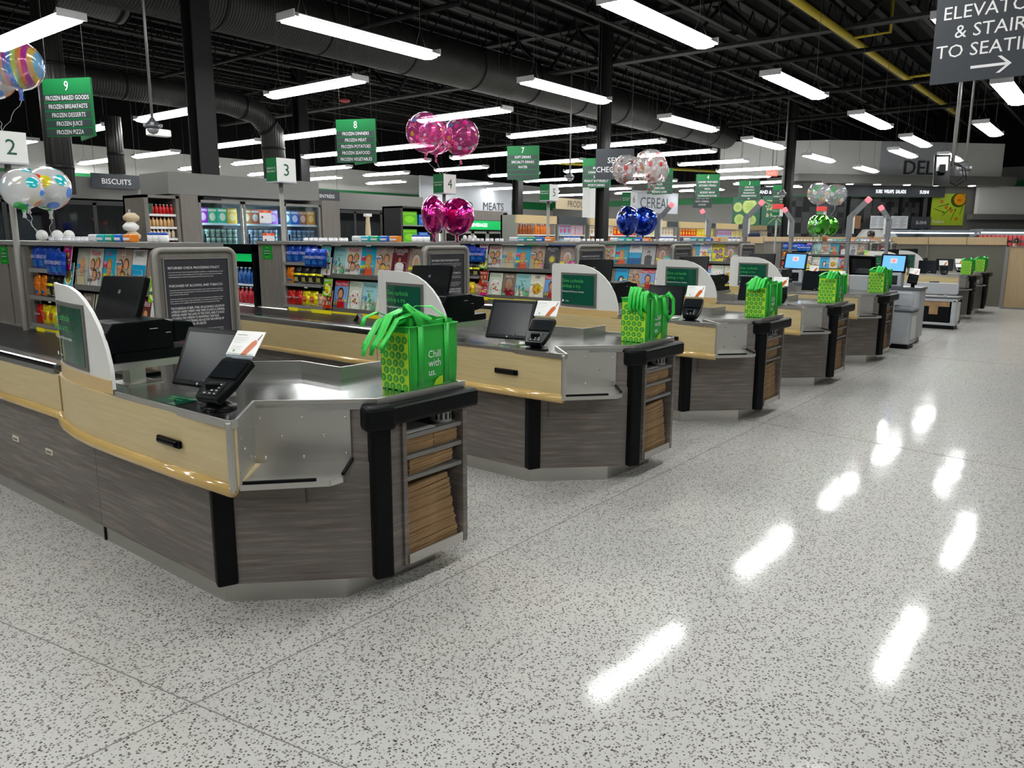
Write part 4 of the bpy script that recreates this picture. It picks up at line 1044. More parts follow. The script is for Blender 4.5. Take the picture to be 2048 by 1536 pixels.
# ---------------- magazines
SK1 = (.62, .36, .25); SK2 = (.48, .26, .17)
def cover(title, tcol, bg, kind, c2, c3, lines=(), tbg=None, W=.20, H=.265, skin=SK1, hair=(.06, .03, .02)):
    a = MB(); o = Vector((0, W / 2, 0)); F = FX
    a.box(0, .005, -W / 2, W / 2, 0, H, (.78, .77, .74))
    a.quad(o, F, 0, 0, W, H, bg, lay=1)
    if tbg: a.quad(o, F, 0, H * .80, W, H, tbg, lay=2)
    if kind == 'face':
        a.poly(o, F, [(W * .12, 0), (W * .88, 0), (W * .80, H * .26), (W * .6, H * .34), (W * .4, H * .34), (W * .2, H * .26)], c2, lay=2)
        a.ell(o, F, W * .5, H * .53, W * .23, H * .23, hair, lay=3); a.ell(o, F, W * .5, H * .50, W * .165, H * .175, skin, lay=4); a.poly(o, F, [(W * .42, H * .24), (W * .58, H * .24), (W * .56, H * .38), (W * .44, H * .38)], skin, lay=4)
        for s in (-1, 1): a.ell(o, F, W * (.5 + s * .065), H * .53, W * .02, H * .01, (.05, .03, .03), lay=5, n=8)
        a.ell(o, F, W * .5, H * .41, W * .045, H * .009, (.5, .1, .1), lay=5, n=8)
    elif kind == 'faces':
        for (u, v, r) in ((.28, .55, .17), (.68, .60, .15), (.50, .28, .16), (.82, .27, .11)):
            a.ell(o, F, W * u, H * (v + .02), W * r * 1.15, W * r * 1.35, (.12, .07, .04), lay=2 + int(u * 3)); a.ell(o, F, W * u, H * v, W * r * .85, W * r * 1.08, skin, lay=5)
    elif kind == 'plate':
        a.ell(o, F, W * .5, H * .38, W * .42, W * .42, (.85, .85, .82), lay=2, n=24); a.ell(o, F, W * .5, H * .38, W * .33, W * .33, c2, lay=3, n=20)
        r = random.Random(len(title) + 3)
        for _ in range(9): a.ell(o, F, W * (.5 + r.uniform(-.22, .22)), H * .38 + W * r.uniform(-.22, .22), W * .07, W * .05, random.Random(_).choice([c3, (.6, .08, .04), (.7, .5, .1), (.2, .35, .06)]), lay=4, rot=r.random() * 3)
    elif kind == 'scene':
        a.quad(o, F, 0, 0, W, H * .33, c3, lay=2); r = random.Random(len(title))
        for _ in range(14): a.ell(o, F, W * r.uniform(.1, .9), H * r.uniform(.05, .62), W * r.uniform(.04, .13), H * r.uniform(.02, .07), (c2, (.15, .28, .10), (.75, .75, .65))[_ % 3], lay=3, rot=r.random() * 3)
    elif kind == 'stand':
        a.poly(o, F, [(W * .25, 0), (W * .75, 0), (W * .78, H * .42), (W * .6, H * .5), (W * .4, H * .5), (W * .22, H * .42)], c2, lay=2); a.ell(o, F, W * .5, H * .61, W * .11, H * .11, c3, lay=3); a.ell(o, F, W * .5, H * .57, W * .085, H * .085, skin, lay=4)
    elif kind == 'waves':
        a.quad(o, F, 0, 0, W, H * .62, c2, lay=2); a.quad(o, F, 0, 0, W, H * .36, c3, lay=3)
        for k in range(4): a.ell(o, F, W * (.2 + .2 * k), H * (.36 + .01 * (k % 2)), W * .14, H * .012, (.35, .6, .75), lay=4)
    elif kind == 'profile':
        a.ell(o, F, W * .52, H * .40, W * .26, H * .24, c2, lay=2, n=20); a.ell(o, F, W * .5, H * .44, W * .17, H * .13, c3, lay=3); a.poly(o, F, [(W * .38, 0), (W * .68, 0), (W * .64, H * .22), (W * .42, H * .22)], c2, lay=2)
    elif kind == 'dog':
        a.ell(o, F, W * .5, H * .38, W * .28, H * .26, (.05, .05, .06), lay=2); a.ell(o, F, W * .5, H * .33, W * .12, H * .22, (.8, .8, .8), lay=3); a.ell(o, F, W * .5, H * .22, W * .07, H * .035, (.03, .03, .03), lay=4)
    rb = random.Random(len(title) * 7 + int(bg[0] * 100) + len(kind)); pal = [(.8, .75, .08), (.8, .8, .8), (.7, .08, .1), (.1, .35, .6), (.75, .3, .45), (.1, .1, .1), (.2, .5, .3)]
    if kind not in ('waves', 'profile', 'stand'):
        for _ in range(5):
            u0 = rb.choice([.04, .66]); v0 = rb.uniform(.03, .68); cc = rb.choice(pal)
            if rb.random() < .45: a.quad(o, F, W * u0, H * v0, W * (u0 + .3), H * (v0 + rb.uniform(.06, .12)), cc, lay=6); a.text(rb.choice(['NEW', 'BEST', 'DIET', 'STYLE', 'WHY?']), o, F, W * (u0 + .15), H * (v0 + .02), H * .035, rb.choice(pal), lay=7, fit=W * .26)
            else: a.text(rb.choice(['HOW TO', 'LOVE', 'SECRETS', 'EASY', 'Inside']), o, F, W * (u0 + .15), H * v0, H * .04, cc, lay=7, fit=W * .3); a.text(rb.choice(['at home', 'tips', 'recipes', 'story']), o, F, W * (u0 + .15), H * (v0 - .05), H * .028, cc, lay=7, fit=W * .3)
    if title: a.text(title, o, F, W * .5, H * .82, H * .125, tcol, lay=8, fit=W * .94)
    for (s, v, col, hh) in lines: a.text(s, o, F, W * .5, H * v, H * hh, col, lay=7, fit=W * .86)
    return a
Wt = (.85, .85, .85); Yl = (.85, .80, .05); Rd = (.7, .03, .04); Bk = (.02, .02, .02); Pk = (.75, .12, .3)
COV = {
 'people': (cover('People', (.85, .06, .08), (.62, .60, .57), 'faces', Wt, Bk, [('SECRET PLAN', .70, Yl, .05), ('Married & Happy', .44, Bk, .05)]), 'red titled celebrity magazine'),
 'water': (cover('first', (.75, .15, .25), (.10, .42, .58), 'face', (.6, .2, .15), Bk, [('WATER CURE', .30, Yl, .07), ('SLIM DOWN', .21, (.9, .5, .5), .05)], hair=(.45, .28, .1)), 'teal magazine with a woman'),
 'losing': (cover('US', Wt, (.45, .36, .30), 'faces', Wt, Bk, [('LOSING', .26, Yl, .09), ('IT ALL IN', .15, Yl, .07), ('20 YEARS', .05, Yl, .08)]), 'brown magazine with yellow words'),
 'jaws': (cover('JAWS', Bk, (.78, .78, .76), 'waves', (.12, .40, .62), (.02, .12, .30), []), 'white and blue sea magazine'),
 'stranger': (cover('STRANGER', Wt, (.12, .02, .03), 'stand', (.75, .75, .75), Bk, [('THINGS', .74, Wt, .07)], skin=SK2), 'dark red magazine'),
 'brain': (cover('BRAIN', Wt, (.02, .02, .02), 'profile', (.10, .10, .10), (.6, .55, .12), [('POWER', .76, Wt, .04)]), 'black magazine with head outline'),
 'garcia': (cover('Garcia', Wt, (.22, .17, .13), 'face', (.25, .03, .04), Bk, [], hair=(.35, .33, .3), skin=SK2), 'brown magazine of a man'),
 'porch': (cover('Porches', (.1, .25, .2), (.38, .60, .62), 'scene', (.12, .3, .14), (.40, .45, .40), [('WELCOME', .66, (.1, .25, .12), .05)]), 'pale blue garden magazine'),
 'cookie': (cover('100', Bk, (.72, .70, .58), 'plate', (.62, .42, .12), (.72, .55, .25), []), 'cream baking magazine'),
 'paleo': (cover('Cooking', (.3, .45, .3), (.68, .72, .62), 'plate', (.75, .75, .7), (.6, .2, .08), []), 'pale green food magazine'),
 'world': (cover("Woman's World", Wt, (.28, .42, .66), 'face', (.55, .1, .1), Bk, [('EXTREME', .24, (.8, .1, .15), .08), ('WEIGHT LOSS', .14, (.8, .1, .15), .07)], tbg=(.7, .03, .06)), 'blue magazine with red block'),
 'enquirer': (cover('ENQUIRER', Wt, (.13, .05, .05), 'faces', Bk, Bk, [('Secret Diet', .12, Yl, .09)], tbg=(.25, .02, .03)), 'dark magazine with white title'),
 'forks': (cover('FORKS', (.08, .12, .45), (.75, .75, .76), 'plate', (.75, .62, .3), (.65, .12, .06), [('OVER KNIVES', .74, (.1, .15, .4), .05)]), 'white salad magazine'),
 'beach': (cover('the Beach Boys', (.1, .1, .1), (.80, .68, .06), 'faces', Wt, Bk, [], skin=(.35, .22, .4)), 'yellow magazine'),
 'singer': (cover('', Wt, (.42, .43, .43), 'stand', (.06, .06, .065), (.03, .03, .03), [('LIFE', .85, Rd, .07)], skin=(.45, .38, .33)), 'grey magazine'),
 'dog': (cover('A DOG', (.1, .1, .2), (.16, .47, .72), 'dog', Bk, Bk, []), 'sky blue dog magazine'),
 'times': (cover('TIMES', Wt, (.32, .24, .20), 'face', (.1, .1, .1), Bk, [], hair=(.6, .58, .55), skin=(.55, .33, .25)), 'brownish portrait magazine'),
 'doodle': (cover('Dogue', (.75, .72, .6), (.45, .45, .40), 'face', (.55, .5, .35), Bk, [], hair=(.55, .4, .2)), 'olive magazine with blonde woman'),
}
SM = {
 'sm_prev': (cover('Prevention', Wt, (.15, .45, .48), 'plate', (.6, .5, .2), (.2, .4, .1), [], W=.13, H=.17), 'small teal digest'),
 'sm_puz': (cover('Sudoku', (.75, .05, .05), (.72, .72, .70), 'scene', (.6, .1, .1), (.6, .6, .6), [], W=.13, H=.17), 'small white digest'),
 'sm_green': (cover('SEARCH', Wt, (.25, .5, .08), 'plate', Yl, (.2, .4, .1), [], W=.13, H=.17), 'small green digest'),
 'sm_pink': (cover('Soap', Wt, (.62, .12, .3), 'faces', Bk, Bk, [('STARS', .2, Yl, .12)], W=.13, H=.17), 'small pink digest'),
 'sm_red': (cover('Readers', Wt, (.5, .08, .06), 'faces', Bk, Bk, [], W=.13, H=.17), 'small red digest'),
}
_mm = {}
def magazine(key, pos, lab, small=False):
    a, d = (SM if small else COV)[key]
    if key not in _mm:
        o = a.build('magazine', 'print', None); _mm[key] = o.data
    else:
        o = bpy.data.objects.new('magazine', _mm[key]); COL.objects.link(o)
    o.location = pos; o.rotation_euler = (0, math.radians(11), math.radians(random.uniform(-4, 4)))
    o['label'] = lab; o['category'] = 'magazine'; o['group'] = 'magazines on the racks'
ORD = ['right end', 'second from right', 'third from right', 'fourth from right', 'fifth from right', 'sixth from right']
LAY = [
 (['times', 'jaws', 'losing', 'water', 'people', 'doodle'], ['cookie', 'enquirer', 'world', 'porch', 'paleo', 'garcia']),
 (['times', 'stranger', 'losing', 'water', 'people', 'porch'], ['enquirer', 'world', 'cookie', 'porch', 'paleo', 'world']),
 (['times', 'brain', 'losing', 'water', 'doodle', 'people'], ['enquirer', 'world', 'cookie', 'porch', 'garcia', 'paleo']),
 (['times', 'singer', 'jaws', 'water', 'people', 'doodle'], ['forks', 'world', 'losing', 'dog', 'garcia', 'enquirer']),
 (['times', 'beach', 'forks', 'water', 'people', 'losing'], ['cookie', 'paleo', 'world', 'enquirer', 'dog', 'porch']),
 (['times', 'singer', 'stranger', 'water', 'people', 'porch'], ['enquirer', 'garcia', 'world', 'cookie', 'dog', 'paleo']),
 (['stranger', 'garcia', 'singer', 'water', 'people', 'porch'], ['enquirer', 'garcia', 'world', 'cookie', 'dog', 'paleo']),
]
for i in range(7):
    up, lo = LAY[i]; dx = rack_dx[i]
    for tier, row, z in (('upper', up, 1.31), ('lower', lo, .99)):
        for k, key in enumerate(row):
            magazine(key, (lx(.655) + dx, 4.83 + k * .205, z), '%s, %s, %s tier, %s' % (COV[key][1], ORD[k], tier, RN[i]))
    sm = ['sm_pink', 'sm_prev', 'sm_puz', 'sm_green', 'sm_red']
    random.seed(i + 5)
    for k, (y, z) in enumerate(((6.0, 1.42), (6.0, 1.30), (6.0, 1.10), (6.0, .985))):
        key = sm[(k + i) % 5]; magazine(key, (lx(.63) + dx, y + .01, z), '%s left of the magazines, %s of four, %s' % (SM[key][1], ['top', 'second', 'third', 'lowest'][k], RN[i]), True)
    for k, z in enumerate((1.13, 1.25)):
        key = sm[(k + i + 2) % 5]; magazine(key, (lx(.60) + dx, 4.71, z), '%s by the policy panel, %s one, %s' % (SM[key][1], ['lower', 'upper'][k], RN[i]), True)

# ---------------- snack bags
def pouch(w, h, d, bg, patches, words):
    a = MB(); nx, nz = 8, 8; rnd = random.Random(int(w * 1000 + bg[0] * 99))
    def pt(i, j, s):
        u = i / nx; v = j / nz; b = (math.sin(PI * u) ** .5) * (math.sin(PI * min(max(v, .0), 1)) ** .45) if 0 < j < nz and 0 < i < nx else 0
        wr = .05 * rnd.uniform(-1, 1) * d
        return (s * (b * d / 2) + (wr if b else 0), w * (u - .5) * (1 - .05 * math.sin(PI * v)), h * v)
    for s in (-1, 1):
        vs = [pt(i, j, s) for j in range(nz + 1) for i in range(nx + 1)]; n0 = len(a.v); a.v += [Vector(p) for p in vs]
        for j in range(nz):
            for i in range(nx):
                q = (j * (nx + 1) + i, j * (nx + 1) + i + 1, (j + 1) * (nx + 1) + i + 1, (j + 1) * (nx + 1) + i)
                if s < 0: q = q[::-1]
                v = (j + .5) / nz; u = 1 - (i + .5) / nx; col = bg
                for (u0, v0, u1, v1, c) in patches:
                    if u0 <= u <= u1 and v0 <= v <= v1: col = c
                a.f.append(tuple(n0 + k for k in q)); a.c.append(col); a.sm.append(True)
    # title on a band that floats just proud of the film
    for (s, v, col, hh) in words: a.text(s, (-d * .52, w / 2, 0), FX, w / 2, h * v, hh * h, col, lay=1, fit=w * .8)
    return a
PCH = {
 'blue': (pouch(.13, .17, .05, (.01, .06, .42), [(.2, .1, .8, .35, (.05, .25, .6))], [('OREO', .45, Wt, .16)]), 'blue cookie bag'),
 'orange': (pouch(.12, .16, .05, (.75, .20, .01), [(.1, .1, .9, .3, (.10, .25, .6))], [('Cheetos', .5, (.8, .1, .02), .14)]), 'orange snack bag'),
 'black': (pouch(.12, .16, .05, (.012, .012, .012), [(.0, .44, 1, .62, (.8, .75, .02)), (.3, .1, .7, .4, (.5, .45, .2))], [('Popcorn', .48, Bk, .09)]), 'black snack bag'),
 'red': (pouch(.13, .15, .06, (.55, .02, .015), [(.1, .38, .9, .62, (.35, .01, .01))], [('Doritos', .45, Wt, .14)]), 'red chip bag'),
 'yellow': (pouch(.13, .15, .06, (.80, .66, .02), [(.3, .3, .7, .6, (.75, .10, .02))], [("Lay's", .42, Wt, .14)]), 'yellow chip bag'),
 'pale': (pouch(.11, .13, .05, (.60, .38, .28), [(.2, .2, .8, .5, (.75, .65, .5))], []), 'pale snack bag'),
}
_pm = {}
def bag(key, pos, lab, tilt=5):
    a, d = PCH[key]
    if key not in _pm:
        o = a.build('snack_bag', 'foil', None); _pm[key] = o.data
    else: o = bpy.data.objects.new('snack_bag', _pm[key]); COL.objects.link(o)
    o.location = pos; o.rotation_euler = (random.uniform(-.04, .04), math.radians(tilt), random.uniform(-.1, .1)); o['label'] = lab; o['category'] = 'snack bag'; o['group'] = 'snack bags on the racks'
for i in range(7):
    dx = rack_dx[i]; X0 = lx(.66) + dx
    for k in range(4): bag('blue', (X0 - .01, 6.58 - .12 * k, 1.41), '%s, top snack shelf, number %d from left, %s' % (PCH['blue'][1], k + 1, RN[i]))
    for k in range(3): bag('blue', (X0 - .055, 6.22 - .1 * k, 1.375), '%s hanging forward, number %d from the left, %s' % (PCH['blue'][1], k + 1, RN[i]), 3)
    for k in range(5):
        key = 'orange' if k < 1 + (i % 2 == 0) else 'black'; bag(key, (X0 - .02, 6.58 - .115 * k, 1.205), '%s, middle snack shelf, number %d from left, %s' % (PCH[key][1], k + 1, RN[i]))
    for k in range(5):
        key = (['red', 'yellow', 'yellow', 'pale', 'pale'] if i == 0 else ['red', 'red', 'yellow', 'yellow', 'pale'])[k]; bag(key, (X0 - .02, 6.58 - .12 * k, .987), '%s, lowest snack shelf, number %d from left, %s' % (PCH[key][1], k + 1, RN[i]))
# ---------------- mint tubs and gum packs along the top ledge
def tub(col, cap):
    a = MB(); a.lathe([(.0, 0), (.028, 0), (.03, .01), (.03, .045)], (0, 0, 0), 12, col); a.lathe([(.028, .045), (.028, .06), (.0, .062)], (0, 0, 0), 12, cap); return a
TUBS = [tub((.72, .72, .75), (.75, .75, .75)).build('t', 'product').data, tub((.75, .75, .75), (.04, .10, .45)).build('t', 'product').data]
GUM = {}
for nm_, c in (('white', (.72, .74, .76)), ('teal', (.03, .42, .48)), ('green', (.03, .35, .18)), ('blue', (.08, .20, .60)), ('orange', (.80, .25, .05)), ('purple', (.42, .3, .6))):
    b = MB(); b.slab([(-.02, .045, 0), (-.035, -.045, 0), (-.035, -.045, .04), (-.02, .045, .04)], (.05, 0, 0), c); b = MB(); b.rbox(-.03, .03, -.05, .05, 0, .05, .012, c, axis='y'); b.box(-.032, -.029, -.04, .04, .012, .03, (.75, .75, .8)); GUM[nm_] = b.build('g', 'product').data
for o in [o for o in bpy.data.objects if o.name in ('t', 'g') or o.name[:2] in ('t.', 'g.')]: bpy.data.objects.remove(o)
for i in range(7):
    dx = rack_dx[i]
    for k, c in enumerate(('orange', 'blue', 'green', 'teal', 'white')):
        o = bpy.data.objects.new('gum_box', GUM[c]); COL.objects.link(o); o.location = (lx(.66) + dx, 5.06 + k * .125, 1.617); o.rotation_euler = (0, 0, 0)
        o['label'] = '%s gum box in the row on top of %s' % (c, RN[i]); o['category'] = 'box'; o['group'] = 'gum boxes on top of the racks'
    for k in range(3):
        o = bpy.data.objects.new('mint_tub', TUBS[1]); COL.objects.link(o); o.location = (lx(.70) + dx, 4.72 + k * .07, 1.617)
        o['label'] = 'mint tub with blue cap, number %d from the policy panel, %s' % (k + 1, RN[i]); o['category'] = 'tub'; o['group'] = 'mint tubs on top of the racks'
    for k in range(9):
        o = bpy.data.objects.new('mint_tub', TUBS[0]); COL.objects.link(o); o.location = (lx(.70) + dx + .01 * (k % 2), 5.78 + k * .075, 1.617); o.scale = (.8, .8, .55)
        o['label'] = 'low white tub, number %d from the right on top of %s' % (k + 1, RN[i]); o['category'] = 'tub'; o['group'] = 'mint tubs on top of the racks'

# ================================================================ CHECK POLICY PANELS
def make_policy():
    X = lx; y = 4.63; x0, x1 = X(.57), X(1.13); z1 = 1.585
    t = thing('policy_panel', '', 'sign', (X(.85), y, 0), 'check policy panels')
    def rr(x0, x1, z0, z1, r, n=6):
        pts = [(x0, z0), (x1, z0)]
        for k in range(n + 1): an = PI / 2 * k / n; pts.append((x1 - r + r * math.cos(an), z1 - r + r * math.sin(an)))
        for k in range(n + 1): an = PI / 2 + PI / 2 * k / n; pts.append((x0 + r + r * math.cos(an), z1 - r + r * math.sin(an)))
        return pts
    a = MB(); a.slab([(px_, y, pz) for px_, pz in rr(x0, x1, .0, z1, .055)], (0, .03, 0)); P(a, 'panel_board', 'grey_wood_upright', t)
    pth = [(x0 + .012, y - .006, .02)] + [(px_, y - .006, pz) for px_, pz in rr(x0 + .012, x1 - .012, .02, z1 - .012, .05)[2:][::-1]] + [(x1 - .012, y - .006, .02)]
    a = MB()
    for rr_, yy in ((.016, y - .004),):
        a.tube([(p[0], yy, p[2]) for p in pth], rr_, n=8)
    P(a, 'frame', 'grey_paint', t)
    a = MB(); a.box(x0 + .065, x1 - .065, y - .008, y, .96, z1 - .07); P(a, 'poster_board', 'poster_grey', t)
    a = MB(); a.box(x0 + .058, x0 + .065, y - .014, y, .95, z1 - .063); a.box(x1 - .065, x1 - .058, y - .014, y, .95, z1 - .063); a.box(x0 + .058, x1 - .058, y - .014, y, z1 - .07, z1 - .063); P(a, 'poster_trim', 'wire', t)
    a = MB(); o = (x0 + .065, y - .0085, .96); W = x1 - x0 - .13; L0 = .025
    def T(s, z, h, fit=None): a.text(s, o, FY, L0, z - .96, h, lay=0, align='l', fit=fit)
    T('RETURNED CHECK PROCESSING POLICY', 1.455, .0145, .345)
    for k, s in enumerate(('In the event that your check is returned unpaid for insufficient or uncollected funds, we may', 're-present your check electronically in lieu of the original, and may collect your check fees', 'and electronically debit your account for the principal amount of the check only once or more.')): T(s, 1.432 - .0145 * k, .0068, (.37, .37, .30)[k])
    T('PURCHASES OF ALCOHOL AND TOBACCO', 1.345, .0145, .36)
    for k, s in enumerate(('We comply with all federal and state laws governing the purchase and sale of alcohol and tobacco', 'products including age restricted products. Customers will be asked to present proof of legal', 'age to purchase these products.', '', 'At the time of purchase, the customer must show a government issued photo identification card or', 'license such as a driver license, military identification card, which must be valid and current.', 'The customer is not a qualified adult if they will not show the requested proof of age.')):
        if s: T(s, 1.322 - .0135 * k, .0066, .36 if len(s) > 50 else .14)
    for k, s in enumerate(('THE POSSESSION OF BEER, WINE, OR ALCOHOLIC LIQUORS BY', 'A PERSON UNDER TWENTY-ONE YEARS OF AGE IS A CRIMINAL', 'OFFENSE UNDER THE LAWS OF THIS STATE, AND IT IS ALSO', 'UNLAWFUL FOR A PERSON TO KNOWINGLY GIVE FALSE', 'INFORMATION CONCERNING HIS AGE FOR THE PURPOSE OF', 'PURCHASING BEER, WINE, OR LIQUOR.')): T(s, 1.205 - .0205 * k, .0145, (.365, .365, .36, .32, .355, .23)[k])
    for k in range(5): T('It is our policy to ask each person who appears to be under the age to show proof of age', 1.07 - .0135 * k, .0066, .36 - .03 * (k == 4))
    P(a, 'lettering', 'lettering_white', t)
    a = MB(); a.box(x0 + .09, x0 + .15, y - .0095, y - .008, .985, 1.0); P(a, 'red_mark', 'red_plastic', t)
    a = MB(); a.lathe([(.009, 0), (.006, .004), (0, .005)], (X(.85), y - .003, z1 - .025), 10, ax=Matrix.Rotation(PI / 2, 3, 'X')); P(a, 'bolt', 'wire', t)
    return t
PP = make_policy()
for i in range(5):
    lab = 'tall framed policy panel with a dark poster, at the end of ' + RN[i]
    if i == 0: PP['label'] = lab
    else: dup(PP, (rack_dx[i], 0, 0), lab)
dup(PP, (rack_dx[5], 0, 0), 'small distant framed panel at the end of ' + RN[5]); dup(PP, (rack_dx[6], 0, 0), 'small distant framed panel at the end of ' + RN[6])

# ================================================================ LANE NUMBER BOXES
def lane_box(i, num, words, x, lab, y=6.57, extra=None):
    t = thing('lane_number_box', lab, 'sign', (x + .1, y + .09, 0), 'lane number boxes on poles')
    x0, x1, y0, y1, z0, z1 = x, x + .22, y, y + .17, 2.19, 2.41
    a = MB(); a.tube([(x + .11, y + .1, 0.0), (x + .11, y + .1, 2.19)], .022, n=10); P(a, 'pole', 'kiosk_post', t)
    a = MB(); a.box(x0, x1, y0, y1, z0, z1); P(a, 'box_body', 'white', t)
    a = MB(); a.box(x0 - .004, x1 + .004, y0 - .004, y1 + .004, z0 - .012, z0); P(a, 'light_strip', 'kiosk_grey', t)
    a = MB(); a.box(x0 - .003, x0, y0, y1, z0, z1); P(a, 'green_face', 'sign_green', t)
    a = MB(); a.text(str(num), (x0, y0 - .001, z0), FY, .11, .055, .11, lay=1); P(a, 'number', 'dark_green', t)
    a = MB(); o = (x0 - .004, y1, z0)
    for k, s in enumerate(words): a.text(s, o, FX, .085, .115 - k * .03, .017, lay=1, fit=.14)
    P(a, 'green_face_lettering', 'lettering_white', t)
    if extra:
        a = MB(); a.box(x0 - .005, x1 + .005, y0 - .005, y1 + .005, z0 + .15, z1 + .04); P(a, 'red_badge', 'red_plastic', t)
BX = [2.25 - .03, 4.62, 6.96, 9.14, 11.43]
for i, wds in enumerate([('NOW FOR THE', 'EASY PART'), ('CHECKOUT TO', 'SMILE ABOUT'), ('NOW FOR THE', 'EASY PART'), ('CHECKOUT TO', 'SMILE ABOUT'), ('NOW FOR THE', 'EASY PART')]):
    lane_box(i, i + 2, wds, BX[i], 'green and white lane box reading %d, on its pole' % (i + 2))
lane_box(5, 7, ('CHECKOUT TO', 'SMILE ABOUT'), 17.9, 'distant lane box with a red badge, left of the pair by the deli', 6.4, extra=1)
lane_box(6, 8, ('CHECKOUT TO', 'SMILE ABOUT'), 19.8, 'distant lane box with a red badge, below the clear balloons', 6.0, extra=1)

# ================================================================ AISLE SIGNS
def aisle_sign(x, y, num, rows, z1, w_, h, lab):
    t = thing('aisle_sign', lab, 'sign', (x, y, z1), 'green hanging aisle signs')
    U = Vector((math.cos(math.radians(63.6)), -math.sin(math.radians(63.6)), 0)); V = Vector((0, 0, 1)); N = U.cross(V); c = Vector((x, y, 0))
    a = MB(); a.obox(c + V * (z1 - h / 2), U, V, N, w_ / 2, h / 2, .012)
    # second leaf of the V, hinged at the right edge
    U2 = Vector((math.cos(math.radians(8)), math.sin(math.radians(8)), 0)); e = c + U * (w_ / 2)
    U2 = (-U * .80 - N * .60).normalized(); e2 = e + U2 * (w_ / 2); a.obox(e2 + V * (z1 - h / 2 - .0), U2, V, U2.cross(V), w_ / 2, h / 2, .012)
    P(a, 'sign_board', 'sign_green', t)
    o = c - U * (w_ / 2) + V * (z1 - h) + N * .0125; F = (U, V); rh = h * .74 / 5
    a = MB()
    for k in range(5): a.quad(o, F, .0 * w_, h * .74 - (k + 1) * rh + rh * .09, w_ * .97, h * .74 - k * rh - rh * .09, lay=0)
    P(a, 'row_strip', 'row_strip', t)
    a = MB(); a.text(str(num), o, F, w_ * .5, h * .79, h * .165, lay=3, squeeze=.8)
    for k, s in enumerate(rows): a.text(s, o, F, w_ * .5, h * .74 - (k + .5) * rh - h * .034, h * .074, lay=3, fit=w_ * .90, squeeze=.78)
    P(a, 'lettering', 'lettering_white', t)
    for s in (-.4, .4): p = c + U * (w_ * s); P(MB().tube([(p.x, p.y, z1), (p.x, p.y, 7.15)], .004, n=4), 'hanging_wire', 'dark_wire', t)
AS = [(4.65, 11.05, 9, ['FROZEN BAKED GOODS', 'FROZEN BREAKFASTS', 'FROZEN DESSERTS', 'FROZEN JUICE', 'FROZEN PIZZA']), (9.2, 10.75, 8, ['FROZEN DINNERS', 'FROZEN MEAT', 'FROZEN POTATOES', 'FROZEN SEAFOOD', 'FROZEN VEGETABLES']),
      (14.0, 10.8, 7, ['SOFT DRINKS', 'SPECIALTY DRINKS', 'WATER']), (17.2, 10.9, 6, ['BREAD', 'CANNED FRUIT', 'JUICE', 'PEANUT BUTTER/JELLY', 'SPORTS DRINKS']), (20.7, 10.95, 5, ['COOKIES', 'CRACKERS', 'NUTS', 'POPCORN', 'POTATO CHIPS']),
      (23.4, 10.7, 4, ['CANNED VEGETABLES', 'KITCHEN UTENSILS', 'PASTA', 'RICE/DRY BEANS', 'STUFFING/POTATOES']), (26.8, 10.7, 3, ['CAKE MIXES', 'CONDIMENTS', 'PICKLES/OLIVES', 'SPICES/SEASONINGS', 'OIL']), (29.7, 10.55, 2, ['CANDY', 'CANNED MEAT', 'INTERNATIONAL FOODS', 'KOSHER', 'SOUP'])]
for x, y, n_, rows in AS: aisle_sign(x, y, n_, rows, 3.66, .72, .72 if n_ > 3 else .66, 'green hanging aisle sign with the number %d' % n_)
a = MB()
def hang_sign(c, U, w_, h, z1, lines, lab, nme='hanging_sign', board='sign_grey', ht=.1, gap=.16, start=None, wires=True, mat='lettering_white', arrow=False):
    t = thing(nme, lab, 'sign', (c[0], c[1], z1), None); V = Vector((0, 0, 1)); U = Vector(U).normalized(); N = U.cross(V); c = Vector((c[0], c[1], 0))
    a = MB(); a.obox(c + V * (z1 - h / 2), U, V, N, w_ / 2, h / 2, .01); P(a, 'sign_board', board, t)
    o = c + V * z1 + N * .0105; a = MB(); y = -(start or gap)
    for s in lines: a.text(s, o, (U, V), 0, y, ht, lay=1, fit=w_ * .96); y -= gap
    if arrow:
        a.quad(o, (U, V), -.13, y + .04, .11, y + .06, lay=1); a.poly(o, (U, V), [(.04, y + .11), (.065, y + .11), (.135, y + .05), (.11, y + .05)], lay=2); a.poly(o, (U, V), [(.11, y + .05), (.135, y + .05), (.065, y - .01), (.04, y - .01)], lay=2)
    P(a, 'lettering', mat, t)
    if wires:
        for s in (-.42, .42): p = c + U * (w_ * s); P(MB().tube([(p.x, p.y, z1), (p.x, p.y, 7.15)], .004, n=4), 'hanging_wire', 'dark_wire', t)
    return t
plain('light_header', (0.56, 0.42, 0.22), 0.45)
emis('dim_tube', (0.6, 0.85, 1.0), 5.0)
plain('ribbon_white', (0.6, 0.6, 0.62), 0.4); plain('pale_board', (0.42, 0.44, 0.48), 0.5); plain('cream_board', (0.55, 0.44, 0.28), 0.5)
plain('liner_white', (0.62, 0.70, 0.74), 0.5)
